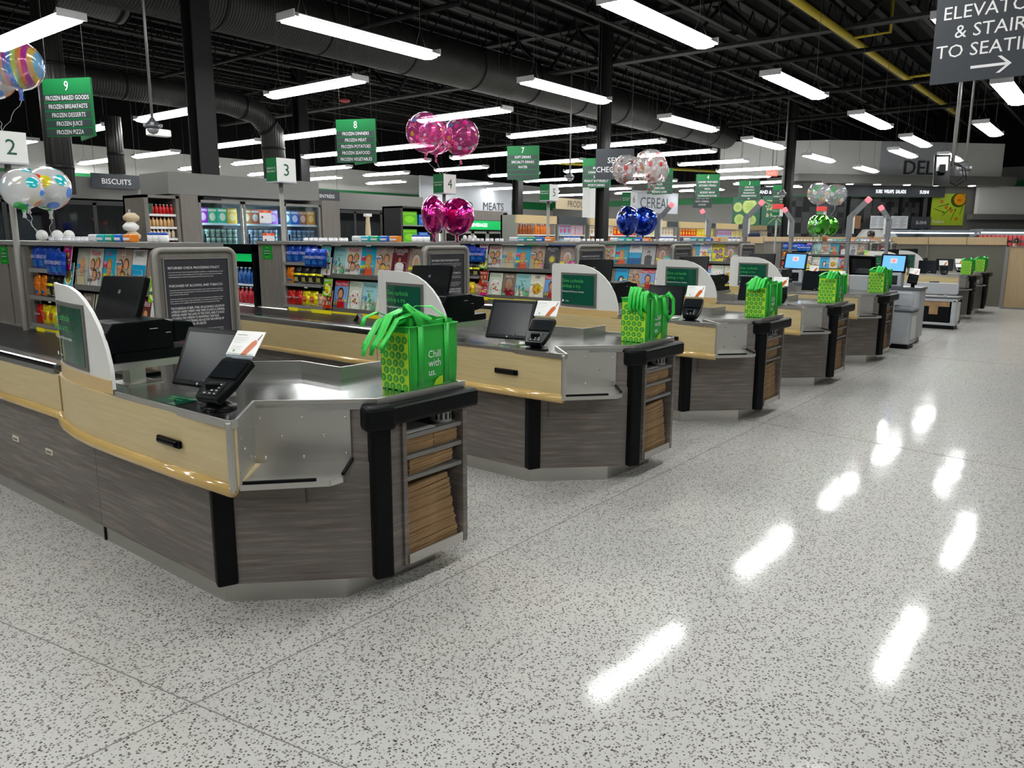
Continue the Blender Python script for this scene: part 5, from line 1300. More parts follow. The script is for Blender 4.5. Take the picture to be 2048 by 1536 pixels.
# ================================================================ HANGING SIGNS
Y1 = Vector((0, -1, 0))
hang_sign((7.0, .99), Y1, .80, .66, 3.50, ['ELEVATORS', '& STAIRS', 'TO SEATING'], 'dark grey hanging sign at the top right pointing to elevators and stairs', ht=.092, gap=.138, start=.20, arrow=True)
hang_sign((13.1, 7.9), (math.cos(math.radians(60)), -math.sin(math.radians(60)), 0), .72, .56, 3.33, ['SELF', 'CHECKOUT'], 'dark grey SELF CHECKOUT sign behind the red balloons', ht=.10, gap=.17, start=.26)
hang_sign((37.4, 20.0), (1, -.12, 0), 4.2, 1.1, 4.1, ['CEREAL'], 'large pale hanging sign ending in RAL, right of the lane 6 box', board='pale_board', ht=.55, gap=.2, start=.86, mat='lettering_dark')
hang_sign((30.1, 20.0), (1, 0, 0), 3.6, .48, 3.42, ['PRODUCE'], 'cream PRODUCE sign far back above the shelf headers', nme='produce_sign', board='cream_board', ht=.27, gap=.2, start=.37, mat='lettering_dark')
hang_sign((8.15, 17.4), (1, 0, 0), 1.05, .30, 2.98, ['BISCUITS'], 'small dark grey BISCUITS sign above the left freezer doors', ht=.11, gap=.1, start=.21, wires=True)
hang_sign((13.8, 17.4), (1, 0, 0), .85, .30, 2.92, ['ENTRÉES'], 'small dark grey ENTREES sign above the middle freezer doors', ht=.09, gap=.1, start=.2)
hang_sign((30.4, 14.1), (.45, -.9, 0), .76, .90, 3.82, ['CANNED FRUIT', 'CEREAL', 'COFFEE/TEA', 'HOT CEREAL', 'SUGAR'], 'lower dark green sign hanging below the aisle 4 sign', board='row_strip', ht=.065, gap=.13, start=.28)
# exit sign
a = MB(); a.box(-.18, .18, -.04, .04, -.09, .09); t = thing('exit_sign', 'small red lit exit sign above the aisle 3 sign', 'exit sign', (27.41, 10.16, 3.92)); o = a.build('sign_body', 'exit_red', t, local=True); o.rotation_euler = (0, 0, -.9); a = MB(); a.tube([(0, 0, .09), (0, 0, 3.27)], .01, n=5); a.build('drop_rod', 'truss_black', t, local=True)
a = MB(); a.text('EXIT', (0, -.042, -.06), FY, 0, .01, .10, lay=1, fit=.3); o = a.build('lettering', 'lettering_white', t, local=True); o.rotation_euler = (0, 0, -.9)

# ================================================================ BALLOONS
def balloon(c, r, mat, lab, grp, foil=False, anchor=None, sq=1.0, rot=0.0, drop=1.0):
    t = thing('balloon', lab, 'balloon', c, grp); c = Vector(c)
    a = MB(); n = 28; prof = []
    for k in range(17):
        an = -PI / 2 + PI * k / 16; prof.append((r * math.cos(an) + (0.0001 if k in (0, 16) else 0), r * math.sin(an) * (1 - .03 * math.sin(an))))
    ax = Matrix.Rotation(rot, 3, 'Z')
    vs = []; fs = []; m = len(prof)
    for i, (rr, z) in enumerate(prof):
        for k in range(n):
            an = 2 * PI * k / n; x = rr * math.cos(an); y = rr * math.sin(an)
            if foil:
                y *= .62; f = abs(math.cos(an)) ** 6; s = 1 + .035 * f * math.sin(z / r * 22); x *= s
            vs.append(c + ax @ Vector((x, y, z)))
    for i in range(m - 1):
        for k in range(n):
            q = (k + 1) % n; fs.append((i * n + k, i * n + q, (i + 1) * n + q, (i + 1) * n + k))
    a._add(vs, fs, None, True); g = P(a, 'skin', mat, t)
    a = MB(); a.lathe([(.012, -r * .98), (.018, -r * 1.05), (.010, -r * 1.25), (.016, -r * 1.42), (.004, -r * 1.45)], c, 8); P(a, 'neck', mat, t)
    b = c + Vector((0, 0, -r * 1.42)); e = Vector(anchor) if anchor else b - Vector((0, 0, drop))
    a = MB(); pts = [b.lerp(e, u / 6) + Vector((.01 * math.sin(u * 2), 0, 0)) for u in range(7)]; a.tube(pts, .0018, n=4); P(a, 'ribbon', 'ribbon_white', t)
    return t
G = 'balloon bunches above the racks'
balloon((2.30, 6.2, 2.82), .165, 'balloon_stripes', 'large striped rainbow balloon at the top left', G, anchor=(2.3, 6.6, 2.412))
balloon((2.22, 6.45, 2.76), .15, 'balloon_spots', 'partly hidden balloon behind the rainbow striped one', G, anchor=(2.3, 6.6, 2.412))
balloon((2.43, 6.25, 2.0), .155, 'balloon_spots', 'large clear balloon printed with coloured balloons, left below the lane 2 box', G, anchor=(2.42, 6.3, 1.617))
balloon((2.22, 6.15, 1.98), .14, 'balloon_spots', 'spotted balloon cut by the left edge of the picture', G, True, anchor=(2.41, 6.3, 1.617), rot=-.6)
balloon((2.38, 6.5, 2.02), .14, 'balloon_spots', 'spotted balloon behind the large clear one', G, True, anchor=(2.42, 6.5, 1.617), rot=.9)
for p, r, l in (((6.29, 6.2, 2.79), .215, 'left pink see-through balloon of the trio'), ((7.02, 6.75, 2.86), .21, 'middle pink see-through balloon of the trio, lowest'), ((6.86, 6.2, 2.80), .215, 'right pink see-through balloon of the trio')):
    balloon(p, r, 'balloon_pinkclear', l + ', above the lane 4 box', G, anchor=(7.0 + .06 * (p[0] - 6.2), 6.65, 2.412))
balloon((6.555, 6.35, 1.92), .22, 'balloon_magenta', 'left magenta foil balloon below the lane 4 box', G, True, anchor=(7.02, 6.45, 1.617), rot=.5)
balloon((6.95, 6.35, 1.91), .22, 'balloon_magenta', 'right magenta foil balloon below the lane 4 box', G, True, anchor=(7.08, 6.45, 1.617), rot=-1.3)
for p, r, l in (((10.62, 6.2, 2.70), .22, 'left'), ((10.36, 5.65, 2.70), .245, 'middle, largest'), ((11.35, 6.1, 2.72), .22, 'right')):
    balloon(p, r, 'balloon_redclear', '%s red printed balloon of the trio over the SELF CHECKOUT sign' % l, G, anchor=(11.5, 6.65, 2.412))
balloon((10.98, 6.35, 1.94), .235, 'balloon_blue', 'left blue foil balloon below the lane 6 box', G, True, anchor=(11.48, 6.5, 1.617), rot=-.1)
balloon((11.48, 6.35, 1.94), .235, 'balloon_blue', 'right blue foil balloon below the lane 6 box', G, True, anchor=(11.52, 6.5, 1.617), rot=-1.3)
for x, l in ((19.95, 'left'), (20.85, 'right')): balloon((x, 6.2 if x < 20 else 6.05, 2.78), .27, 'balloon_sea', '%s clear balloon printed with sea creatures, in front of the deli' % l, G, anchor=(20.3, 6.2, 1.9))
for x, l, rr in ((19.5, 'left', .5), (18.72, 'middle', -.3), (20.6, 'right', -1.2)): balloon((x, 6.1 if x > 19 else 5.7, 1.99), .25, 'balloon_green', '%s green foil balloon of the three below the sea creature balloons' % l, G, True, anchor=(20.1, 6.2, 1.6), rot=rr)
# balloon weights
for k, (x, y, l) in enumerate(((2.42, 6.42, 'left'), (2.52, 6.40, 'middle'), (2.61, 6.42, 'right'))):
    a = MB(); a.lathe([(.0, -.004), (.042, -.003), (.042, .003), (0, .004)], (x, y, 1.658), 16, ax=Matrix.Rotation(PI / 2, 3, 'X') @ Matrix.Identity(3)); solo(a, 'balloon_weight', 'white', '%s round white balloon weight hanging below the spotted balloons' % l, 'balloon weight', (x, y, 1.658), 'balloon weights')
for k, (x, l) in enumerate(((7.03, 'left'), (7.12, 'middle'), (7.21, 'right'))):
    a = MB(); a.lathe([(.0, -.004), (.036, -.003), (.036, .003), (0, .004)], (x, 6.3, 1.652), 16, ax=Matrix.Rotation(PI / 2, 3, 'X')); solo(a, 'balloon_weight', 'white', '%s round white balloon weight below the magenta balloons' % l, 'balloon weight', (x, 6.3, 1.652), 'balloon weights')

# ================================================================ FREEZERS AND COOLERS
def bottle(r, h, col, cap):
    a = MB(); a.lathe([(0, 0), (r, 0), (r, h * .62), (r * .45, h * .82), (r * .4, h * .92)], (0, 0, 0), 10, col); a.lathe([(r * .46, h * .92), (r * .46, h), (0, h)], (0, 0, 0), 10, cap); return a
def carton(w_, d, h, col, c2, word=''):
    a = MB(); a.box(-w_ / 2, w_ / 2, -d / 2, d / 2, 0, h, col); o = (-w_ / 2, -d / 2, 0); a.ell(o, FY, w_ * .5, h * .42, w_ * .32, h * .26, c2, lay=1, n=12); a.quad(o, FY, w_ * .08, h * .76, w_ * .92, h * .92, c2, lay=1)
    if word: a.text(word, o, FY, w_ * .5, h * .78, h * .12, (.85, .85, .85), lay=2, fit=w_ * .8)
    return a
def cup(r, h, col, lid):
    a = MB(); a.lathe([(0, 0), (r * .8, 0), (r, h * .9)], (0, 0, 0), 10, col); a.lathe([(r * 1.05, h * .9), (r * 1.05, h), (0, h)], (0, 0, 0), 10, lid); a.lathe([(r * .87, h * .3), (r * .96, h * .7)], (0, 0, 0), 10, tuple(c * .45 for c in col)); return a
_pc = {}
def row(kind, key, maker, x0, x1, pitch, y, z, lab, cat, grp, rz=0.0, dirn=(1, 0), nme=None):
    """a row of one kind of goods; identical neighbours share a label"""
    if key not in _pc:
        ob = maker().build('tmp', 'product'); _pc[key] = ob.data; bpy.data.objects.remove(ob)
    n = int(round((x1 - x0) / pitch)); nme = nme or kind
    for i in range(n):
        o = bpy.data.objects.new(nme, _pc[key]); COL.objects.link(o); s = x0 + (i + .5) * pitch
        o.location = (s, y + random.uniform(-.01, .01), z) if dirn[0] else (y, s, z); o.rotation_euler = (0, 0, rz + random.uniform(-.06, .06)); o['label'] = lab; o['category'] = cat; o['group'] = grp
W0 = (.7, .7, .7)
# creamer shelf + bright freezer bank at Y = 11
FY0 = 11.0
t = thing('creamer_shelf', 'open shelf of creamer bottles left of the bright freezer doors', 'shelf', (5.76, 11.2, 0))
a = MB(); a.box(5.5, 5.56, 10.98, 11.6, 0, 2.24); a.box(5.97, 6.02, 10.98, 11.6, 0, 2.24); a.box(5.5, 6.02, 11.55, 11.6, 0, 2.24); a.box(5.5, 6.02, 10.98, 11.6, 2.20, 2.24); P(a, 'case', 'grey_wood_upright', t)
for z in (1.98, 1.80, 1.64, 1.48): a = MB(); a.box(5.56, 5.97, 11.0, 11.5, z - .035, z - .002); P(a, 'shelf', 'white', t)
for z, ks in ((1.98, 'r'), (1.80, 't'), (1.64, 'c'), (1.48, 'd')):
    cc = {'r': ((.55, .04, .04), W0), 't': ((.65, .45, .28), (.35, .15, .06)), 'c': ((.7, .6, .5), (.5, .2, .1)), 'd': ((.35, .18, .10), W0)}[ks]
    row('bottle', 'cr' + ks, lambda: bottle(.026, .135, *cc), 5.57, 5.96, .056, 11.06, z, {'r': 'red bottle in the top row', 't': 'tan bottle in the second row', 'c': 'cream bottle in the third row', 'd': 'brown bottle in the fourth row'}[ks] + ' of the open creamer shelf', 'bottle', 'creamer bottles')
solo(MB().box(5.565, 5.63, 11.01, 11.05, 1.98, 2.12), 'carton', 'dark_green', 'small green carton at the left of the top creamer row', 'carton', (5.6, 11.03, 1.98))
t = thing('freezer_case', 'bright glass door freezer with three lit doors below the grey header', 'freezer', (7.4, 11.3, 0))
a = MB(); a.box(6.03, 6.3, 10.95, 12.0, 0, 2.26); P(a, 'side_panel', 'grey_wood_upright', t)
a = MB(); a.box(8.57, 8.95, 10.95, 12.0, 0, 2.28); P(a, 'side_panel', 'grey_wood_upright', t)
a = MB(); a.box(6.3, 8.57, 11.85, 11.95, 0, 2.2); a.box(6.3, 8.57, 11.05, 11.85, 2.17, 2.2); a.box(6.3, 8.57, 11.0, 11.85, 0, .4); P(a, 'liner', 'liner_white', t)
a = MB(); a.box(6.02, 8.75, 11.25, 12.1, 2.28, 2.60); P(a, 'header', 'header_grey', t)
for k in range(3):
    x0 = 6.32 + k * .75; x1 = x0 + .73
    f = MB(); f.box(x0, x0 + .035, 10.97, 11.0, .35, 2.2); f.box(x1 - .035, x1, 10.97, 11.0, .35, 2.2); f.box(x0, x1, 10.97, 11.0, 2.16, 2.2); f.box(x0, x1, 10.97, 11.0, .35, .4); g = P(f, 'door', 'shelf_grey', t)
    f = MB(); f.box(x0 + .035, x1 - .035, 10.982, 10.986, .4, 2.16); P(f, 'door_glass', 'door_glass', g)
    f = MB(); f.box(x0 + .05, x0 + .07, 10.94, 10.96, 1.2, 1.7); P(f, 'handle', 'black_plastic', g)
    f = MB(); f.box(x0 + .02, x0 + .04, 11.03, 11.05, .5, 2.1); P(f, 'light_tube', 'tube_cool', t)
    for z in (1.875, 1.54, 1.26): f = MB(); f.box(x0 + .01, x1 - .01, 11.06, 11.7, z - .04, z - .01); P(f, 'shelf', 'liner_white', t)
def pouchbox(col, c2):
    return lambda: carton(.17, .05, .23, col, c2)
sets = [[((.30, .06, .42), (.65, .5, .7)), ((.03, .42, .22), (.7, .75, .6)), ((.03, .42, .28), (.7, .75, .6)), ((.62, .42, .12), (.75, .65, .4))], [((.36, .25, .14), (.7, .6, .45)), ((.72, .30, .22), (.75, .75, .75)), ((.72, .74, .78), (.3, .4, .6)), ((.45, .25, .62), (.7, .6, .75))], [((.10, .22, .32), (.6, .7, .7)), ((.06, .16, .45), (.6, .6, .7)), ((.32, .15, .10), (.7, .5, .4)), ((.72, .30, .04), (.75, .6, .3))]]
dn = ['left', 'middle', 'right']
for k in range(3):
    x0 = 6.36 + k * .75
    for j, (c1, c2) in enumerate(sets[k]):
        row('frozen_carton', 'fz%d%d' % (k, j), pouchbox(c1, c2), x0 + j * .165, x0 + j * .165 + .165, .165, 11.12, 1.865, 'frozen carton, number %d from left, top shelf behind the %s lit freezer door' % (j + 1, dn[k]), 'carton', 'frozen cartons on the top freezer shelf')
    for lv in range(2):
        row('ice_cream_cup', 'cup%d' % k, lambda: cup(.042, .125, [(.35, .5, .42), (.4, .5, .6), (.3, .42, .55)][k], (.02, .02, .025)), x0, x0 + .66, .094, 11.12, 1.53 + lv * .128, 'ice cream cup, %s layer, middle shelf behind the %s lit freezer door' % (['lower', 'upper'][lv], dn[k]), 'cup', 'ice cream cups in the lit freezer')
    row('ice_cream_tub', 'tubx%d' % k, lambda: cup(.072, .15, [(.5, .55, .4), (.35, .55, .5), (.45, .5, .55)][k], (.7, .75, .78)), x0, x0 + .66, .165, 11.14, 1.25, 'wide ice cream tub on the lower shelf behind the %s lit freezer door' % dn[k], 'tub', 'ice cream tubs in the lit freezer')
a = MB(); a.quad((7.35, 10.975, 1.88), FY, 0, 0, .22, .19, (.75, .75, .76), lay=0); a.quad((7.35, 10.975, 1.88), FY, 0, .16, .22, .20, (.8, .15, .08), lay=1); a.text('SALE', (7.35, 10.975, 1.88), FY, .11, .165, .025, (.8, .8, .8), lay=2); a.ell((7.35, 10.975, 1.88), FY, .05, .09, .02, .02, (.1, .1, .1), lay=1)
a.box(7.35, 7.57, 10.976, 10.978, 1.88, 2.07, (.75, .75, .76))
so = solo(a, 'door_notice', 'print', 'white and orange notice high on the middle lit freezer door', 'notice', (7.35, 10.975, 1.88)); dup(so, (.04, 0, -.36), 'white and orange notice low on the middle lit freezer door')
# dark freezer bank at Y = 17.5
def dark_bank(x0, n, w_, y, ztop, lab, seed):
    t = thing('freezer_case', lab, 'freezer', (x0 + n * w_ / 2, y + .3, 0)); r = random.Random(seed)
    a = MB(); a.box(x0, x0 + n * w_, y + .85, y + .9, 0, ztop); a.box(x0, x0 + n * w_, y + .05, y + .9, ztop - .03, ztop); a.box(x0, x0 + n * w_, y + .05, y + .9, 0, .4); P(a, 'liner', 'mid_grey', t)
    a = MB(); a.box(x0 - .04, x0, y, y + .9, 0, ztop + .03); a.box(x0 + n * w_, x0 + n * w_ + .04, y, y + .9, 0, ztop + .03); a.box(x0 - .04, x0 + n * w_ + .04, y, y + .1, ztop, ztop + .04); P(a, 'frame', 'shelf_black', t)
    for k in range(n):
        xa = x0 + k * w_; xb = xa + w_
        f = MB(); f.box(xa, xa + .04, y, y + .03, .35, ztop); f.box(xb - .04, xb, y, y + .03, .35, ztop); f.box(xa, xb, y, y + .03, ztop - .05, ztop); g = P(f, 'door', 'shelf_black', t)
        f = MB(); f.box(xa + .04, xb - .04, y + .012, y + .016, .4, ztop - .05); P(f, 'door_glass', 'dark_glass', g)
        for z in (1.75, 1.4): f = MB(); f.box(xa + .02, xb - .02, y + .12, y + .7, z - .03, z - .005); P(f, 'shelf', 'kiosk_grey', t)
        f = MB(); f.box(xa + .012, xa + .028, y + .06, y + .08, .6, 1.9); P(f, 'light_tube', 'dim_tube', t)
    return t
dark_bank(4.2, 6, .85, 17.3, 2.36, 'long dark glass door freezer bank far left behind the spotted balloons', 1)
dark_bank(13.7, 3, .98, 17.3, 2.38, 'dark glass door freezer bank in the middle, right of the lit freezer', 2)
for bx, n_, w_, nm2 in ((4.2, 6, .85, 'far left'), (13.7, 3, .98, 'middle')):
    for k in range(n_):
        for z in (1.75, 1.4):
            cc = random.choice([(.05, .25, .5), (.3, .35, .2), (.4, .3, .2), (.25, .1, .3), (.1, .35, .25)])
            row('frozen_carton', 'dk%d%s%s' % (k, z, nm2), lambda: carton(.2, .05, .26, cc, tuple(min(1, q * 2) for q in cc)), bx + k * w_ + .08, bx + (k + 1) * w_ - .08, .23, 17.55, z, 'dim frozen carton, %s shelf, door %d, %s dark freezer bank' % ('upper' if z > 1.5 else 'lower', k + 1, nm2), 'carton', 'cartons in the dark freezers')
# grey bulkhead above the banks
t = thing('freezer_bulkhead', 'long plain grey bulkhead above the dark freezer doors', 'bulkhead', (10, 18, 2.42))
a = MB(); a.box(1.0, 17.6, 17.5, 18.6, 2.45, 2.90); P(a, 'fascia', 'header_grey', t); a = MB(); a.box(1.0, 17.6, 18.25, 18.6, 0, 2.42); P(a, 'backing', 'mid_grey', t)
# carton shelf and cold beverage cooler at Y = 13
t = thing('drink_shelf', 'tall dark shelf of green and blue drink packs left of the COLD BEVERAGES cooler', 'shelf', (12.9, 13.3, 0))
a = MB(); a.box(12.35, 12.42, 13.0, 13.6, 0, 2.36); a.box(13.36, 13.42, 13.0, 13.6, 0, 2.36); a.box(12.35, 13.42, 13.55, 13.6, 0, 2.36); a.box(12.35, 13.42, 13.0, 13.6, 2.32, 2.36); P(a, 'case', 'shelf_black', t)
for z in (1.95, 1.55): a = MB(); a.box(12.42, 13.36, 13.02, 13.5, z - .03, z - .002); P(a, 'shelf', 'shelf_grey', t)
for z, l in ((1.95, 'upper'), (1.55, 'lower')):
    row('drink_pack', 'gp', lambda: carton(.5, .2, .30, (.12, .42, .04), (.25, .6, .08)), 12.45, 12.98, .53, 13.2, z, 'green drink pack on the %s shelf left of the COLD BEVERAGES cooler' % l, 'drink pack', 'drink packs')
    row('drink_pack', 'bp', lambda: carton(.3, .2, .24, (.02, .12, .5), (.3, .4, .7)), 13.02, 13.34, .32, 13.2, z, 'blue drink pack on the %s shelf left of the COLD BEVERAGES cooler' % l, 'drink pack', 'drink packs')
t = thing('beverage_cooler', 'grey wood COLD BEVERAGES cooler with a green lit header', 'cooler', (14.8, 13.4, 0))
a = MB(); a.box(13.43, 16.2, 13.0, 13.05, 2.1, 2.34); a.box(13.43, 16.2, 13.05, 14.0, 2.3, 2.34); a.box(13.43, 13.6, 13.0, 14.0, 0, 2.3); a.box(16.02, 16.2, 13.0, 14.0, 0, 2.3); a.box(13.6, 16.02, 13.9, 14.0, 0, 2.3); P(a, 'case', 'grey_wood_upright', t)
a = MB(); a.box(13.66, 15.96, 12.99, 13.03, 1.87, 2.09); g = P(a, 'lit_header', 'green_lit', t)
a = MB(); a.text('COLD BEVERAGES', (13.66, 12.985, 1.87), FY, 1.2, .07, .085, lay=1); P(a, 'lettering', 'led_text', g)
for k in range(4):
    xa = 13.66 + k * .58; f = MB(); f.box(xa, xa + .05, 13.0, 13.03, .4, 1.82); f.box(xa + .51, xa + .56, 13.0, 13.03, .4, 1.82); f.box(xa, xa + .56, 13.0, 13.03, 1.77, 1.82); g = P(f, 'door', 'grey_paint', t)
    f = MB(); f.box(xa + .05, xa + .51, 13.012, 13.016, .45, 1.77); P(f, 'door_glass', 'door_glass', g); f = MB(); f.box(xa + .02, xa + .035, 13.06, 13.08, .6, 1.75); P(f, 'light_tube', 'tube_cool', t)
    f = MB(); f.box(xa, xa + .56, 13.06, 13.6, 1.39, 1.42); P(f, 'shelf', 'shelf_grey', t)
    row('bottle', 'cb%d' % k, lambda: bottle(.034, .27, [(.05, .25, .5), (.05, .35, .25), (.05, .4, .15), (.1, .3, .5)][k], W0), xa + .06, xa + .50, .073, 13.14, 1.425, 'cold drink bottle behind door %d of the COLD BEVERAGES cooler' % (k + 1), 'bottle', 'bottles in the cold beverage cooler')

# drinks coolers beside the racks
for i, nm3 in ((1, 'left of the lane 3 rack'), (4, 'left of the lane 6 rack')):
    dx = rack_dx[i]; X = lambda v: lx(v) + dx; t = thing('drinks_cooler', 'black open front drinks cooler %s' % nm3, 'cooler', (X(.85), 7.45, 0), 'drinks coolers beside the racks')
    a = MB(); a.box(X(.60), X(1.06), 7.13, 7.17, 0, 1.58); a.box(X(.60), X(1.06), 7.73, 7.77, 0, 1.58); a.box(X(1.02), X(1.06), 7.17, 7.73, 0, 1.58); a.box(X(.60), X(1.06), 7.13, 7.77, 1.50, 1.58); a.box(X(.60), X(1.02), 7.17, 7.73, 0, .93); P(a, 'case', 'black_plastic', t)
    a = MB(); a.box(X(.63), X(.65), 7.17, 7.73, 1.40, 1.48); P(a, 'lit_band', 'green_lit', t)
    a = MB(); a.box(X(.64), X(.65), 7.72, 7.727, .95, 1.36); a.box(X(.64), X(.65), 7.173, 7.18, .95, 1.36); P(a, 'light_tube', 'tube_cool', t)
    for z in (1.16, .95):
        a = MB(); a.box(X(.66), X(1.0), 7.17, 7.73, z - .02, z); P(a, 'shelf', 'liner_white', t)
        c1 = (.05, .12, .35) if z > 1 else (.45, .05, .06)
        row('bottle', 'dc%s' % z, lambda: bottle(.032, .175, c1, (.7, .7, .75)), 7.18, 7.72, .075, X(.70), z + .001, '%s drink bottle, %s shelf of the cooler %s' % ('blue' if z > 1 else 'red', 'upper' if z > 1 else 'lower', nm3), 'bottle', 'bottles in the drinks coolers', dirn=(0, 1))

# ================================================================ GROCERY SHELVES AT THE AISLE ENDS (Y = 12)
kinds = {
 'soda': (lambda: bottle(.052, .27, (.35, .10, .03), W0), .115, 'bottle', 'dark soda bottle'), 'orange': (lambda: bottle(.052, .27, (.80, .22, .03), W0), .115, 'bottle', 'orange soda bottle'),
 'yellowbox': (lambda: carton(.19, .1, .26, (.80, .50, .06), (.8, .75, .3)), .2, 'box', 'yellow box'), 'bluebox': (lambda: carton(.19, .1, .26, (.35, .50, .62), (.6, .2, .3)), .2, 'box', 'pale blue box'), 'pinkbox': (lambda: carton(.19, .1, .25, (.65, .42, .45), (.5, .5, .6)), .2, 'box', 'pink and white box'),
 'pasta': (lambda: carton(.08, .08, .22, (.75, .68, .42), (.6, .5, .2)), .09, 'box', 'tall cream packet'), 'water': (lambda: bottle(.04, .22, (.45, .55, .65), (.1, .15, .3)), .09, 'bottle', 'small water bottle'), 'redbag': (lambda: carton(.2, .1, .24, (.70, .06, .05), (.8, .55, .1)), .21, 'snack bag', 'red snack bag'),
 'wine': (lambda: bottle(.045, .25, (.12, .06, .04), (.6, .4, .1)), .1, 'bottle', 'dark sauce bottle'), 'bluecan': (lambda: cup(.05, .12, (.06, .14, .5), (.5, .55, .7)), .11, 'can', 'blue can'), 'cream': (lambda: carton(.17, .1, .2, (.72, .70, .50), (.5, .5, .3)), .18, 'bag', 'cream coloured bag'),
 'green': (lambda: cup(.06, .2, (.25, .5, .08), (.3, .55, .1)), .13, 'jar', 'green jar'), 'redjar': (lambda: cup(.045, .16, (.5, .1, .06), (.6, .6, .6)), .1, 'jar', 'red jar'), 'white': (lambda: carton(.2, .1, .24, (.72, .70, .66), (.5, .35, .2)), .21, 'box', 'white box'), 'dark': (lambda: cup(.055, .15, (.05, .08, .16), (.1, .2, .4)), .12, 'jar', 'dark jar')}
bays = [(15.3, 16.98, 12.0, 'under the aisle 7 sign', ['soda', 'orange'], ['pasta', 'water']), (17.1, 18.42, 12.0, 'below the PRODUCE sign', ['bluebox', 'pinkbox'], ['water', 'water']), (18.62, 21.3, 12.0, 'left of the blue balloons', ['white', 'redbag'], ['soda', 'green']),
        (21.5, 24.0, 12.0, 'right of the blue balloons', ['cream', 'white'], ['wine', 'bluecan']), (24.2, 27.0, 12.0, 'under the aisle 4 sign', ['redbag', 'yellowbox'], ['dark', 'bluebox']), (27.2, 30.0, 12.0, 'under the aisle 3 sign', ['bluebox', 'pasta'], ['cream', 'green']), (30.2, 33.0, 12.0, 'at the far right', ['dark', 'white'], ['redjar', 'bluecan'])]
for bi, (x0, x1, y, where, top, low) in enumerate(bays):
    t = thing('grocery_shelf', 'grocery shelf end with a %s header, %s' % ('tan' if bi != 1 else 'grey', where), 'shelf', ((x0 + x1) / 2, y + .3, 0), 'grocery shelf ends')
    ztop = 2.23
    a = MB(); a.box(x0, x0 + .05, y, y + .5, 0, ztop); a.box(x1 - .05, x1, y, y + .5, 0, ztop); a.box(x0, x1, y + .45, y + .5, 0, ztop); P(a, 'case', 'grey_paint', t)
    xm = x0 + (x1 - x0) * (.68 if bi > 2 else 1.0)
    a = MB(); a.box(x0 - .02, xm, y - .04, y + .02, 2.03, 2.23); P(a, 'header', 'light_header' if bi != 1 else 'sign_grey', t)
    if xm < x1: a = MB(); a.box(xm, x1 + .02, y - .03, y + .02, 2.05, 2.22); P(a, 'header', 'sign_grey', t)
    for z in (1.755, 1.49): a = MB(); a.box(x0 + .05, x1 - .05, y - .02, y + .4, z - .03, z - .002); P(a, 'shelf', 'white', t)
    for z, ks, zn in ((1.755, top, 'upper'), (1.49, low, 'lower')):
        xx = x0 + .07; half = (x1 - x0 - .14) / len(ks)
        for q, kk in enumerate(ks):
            mk, pt, cat, d = kinds[kk]; row(cat.replace(' ', '_'), kk, mk, xx, xx + half - .03, pt, y + .08, z, '%s, %s row, %s part of the shelf end %s' % (d, zn, ['left', 'right'][q], where), cat, 'groceries at the aisle ends'); xx += half
# tall gondola behind left of the bays
t = thing('grocery_shelf', 'narrow shelf of green capped and red bottles right of the COLD BEVERAGES cooler', 'shelf', (16.7, 14.2, 0))
a = MB(); a.box(16.3, 17.7, 14.4, 14.45, 0, 2.2); a.box(16.3, 16.34, 14.0, 14.4, 0, 2.2); P(a, 'case', 'grey_paint', t)
for z in (1.85, 1.5): a = MB(); a.box(16.34, 17.7, 14.0, 14.4, z - .03, z - .002); P(a, 'shelf', 'white', t)
row('bottle', 'gw', lambda: bottle(.05, .24, (.5, .6, .65), (.1, .5, .15)), 16.36, 17.5, .11, 14.08, 1.85, 'pale bottle with a green cap, upper row right of the COLD BEVERAGES cooler', 'bottle', 'bottles right of the cooler')
row('bottle', 'gr', lambda: bottle(.05, .24, (.6, .12, .05), (.7, .7, .7)), 16.36, 17.5, .11, 14.08, 1.5, 'red bottle, lower row right of the COLD BEVERAGES cooler', 'bottle', 'bottles right of the cooler')
emis('downlight_lit', (1.0, 0.98, 0.95), 14.0)
plain('pale_panel', (0.52, 0.53, 0.58), 0.5); plain('menu_white', (0.72, 0.75, 0.80), 0.5); plain('food_board', (0.30, 0.15, 0.07), 0.6); plain('lime_board', (0.40, 0.55, 0.02), 0.5)
plain('red_pack', (0.5, 0.05, 0.05), 0.5); plain('olive_grey', (0.105, 0.10, 0.078), 0.5); plain('pole_grey', (0.20, 0.205, 0.215), 0.4); plain('smoke_dome', (0.25, 0.25, 0.26), 0.1, coat=0.8)
def tile_dark():
    m, nt, b = nm('tile_dark'); setb(b, None, 0.25); L = nt.links; tc = nt.nodes.new('ShaderNodeTexCoord'); ch = nt.nodes.new('ShaderNodeTexVoronoi'); ch.distance = 'CHEBYCHEV'; ch.inputs['Scale'].default_value = 4.5; ch.inputs['Randomness'].default_value = 0.15
    L.new(tc.outputs['Object'], ch.inputs['Vector']); se = nt.nodes.new('ShaderNodeSeparateColor'); L.new(ch.outputs['Color'], se.inputs[0]); r = ramp(nt, se.outputs[0], [(0.0, (.02, .02, .022)), (.25, (.055, .057, .06)), (.6, (.075, .077, .08))], 'CONSTANT'); L.new(r.outputs[0], b.inputs['Base Color'])
tile_dark()
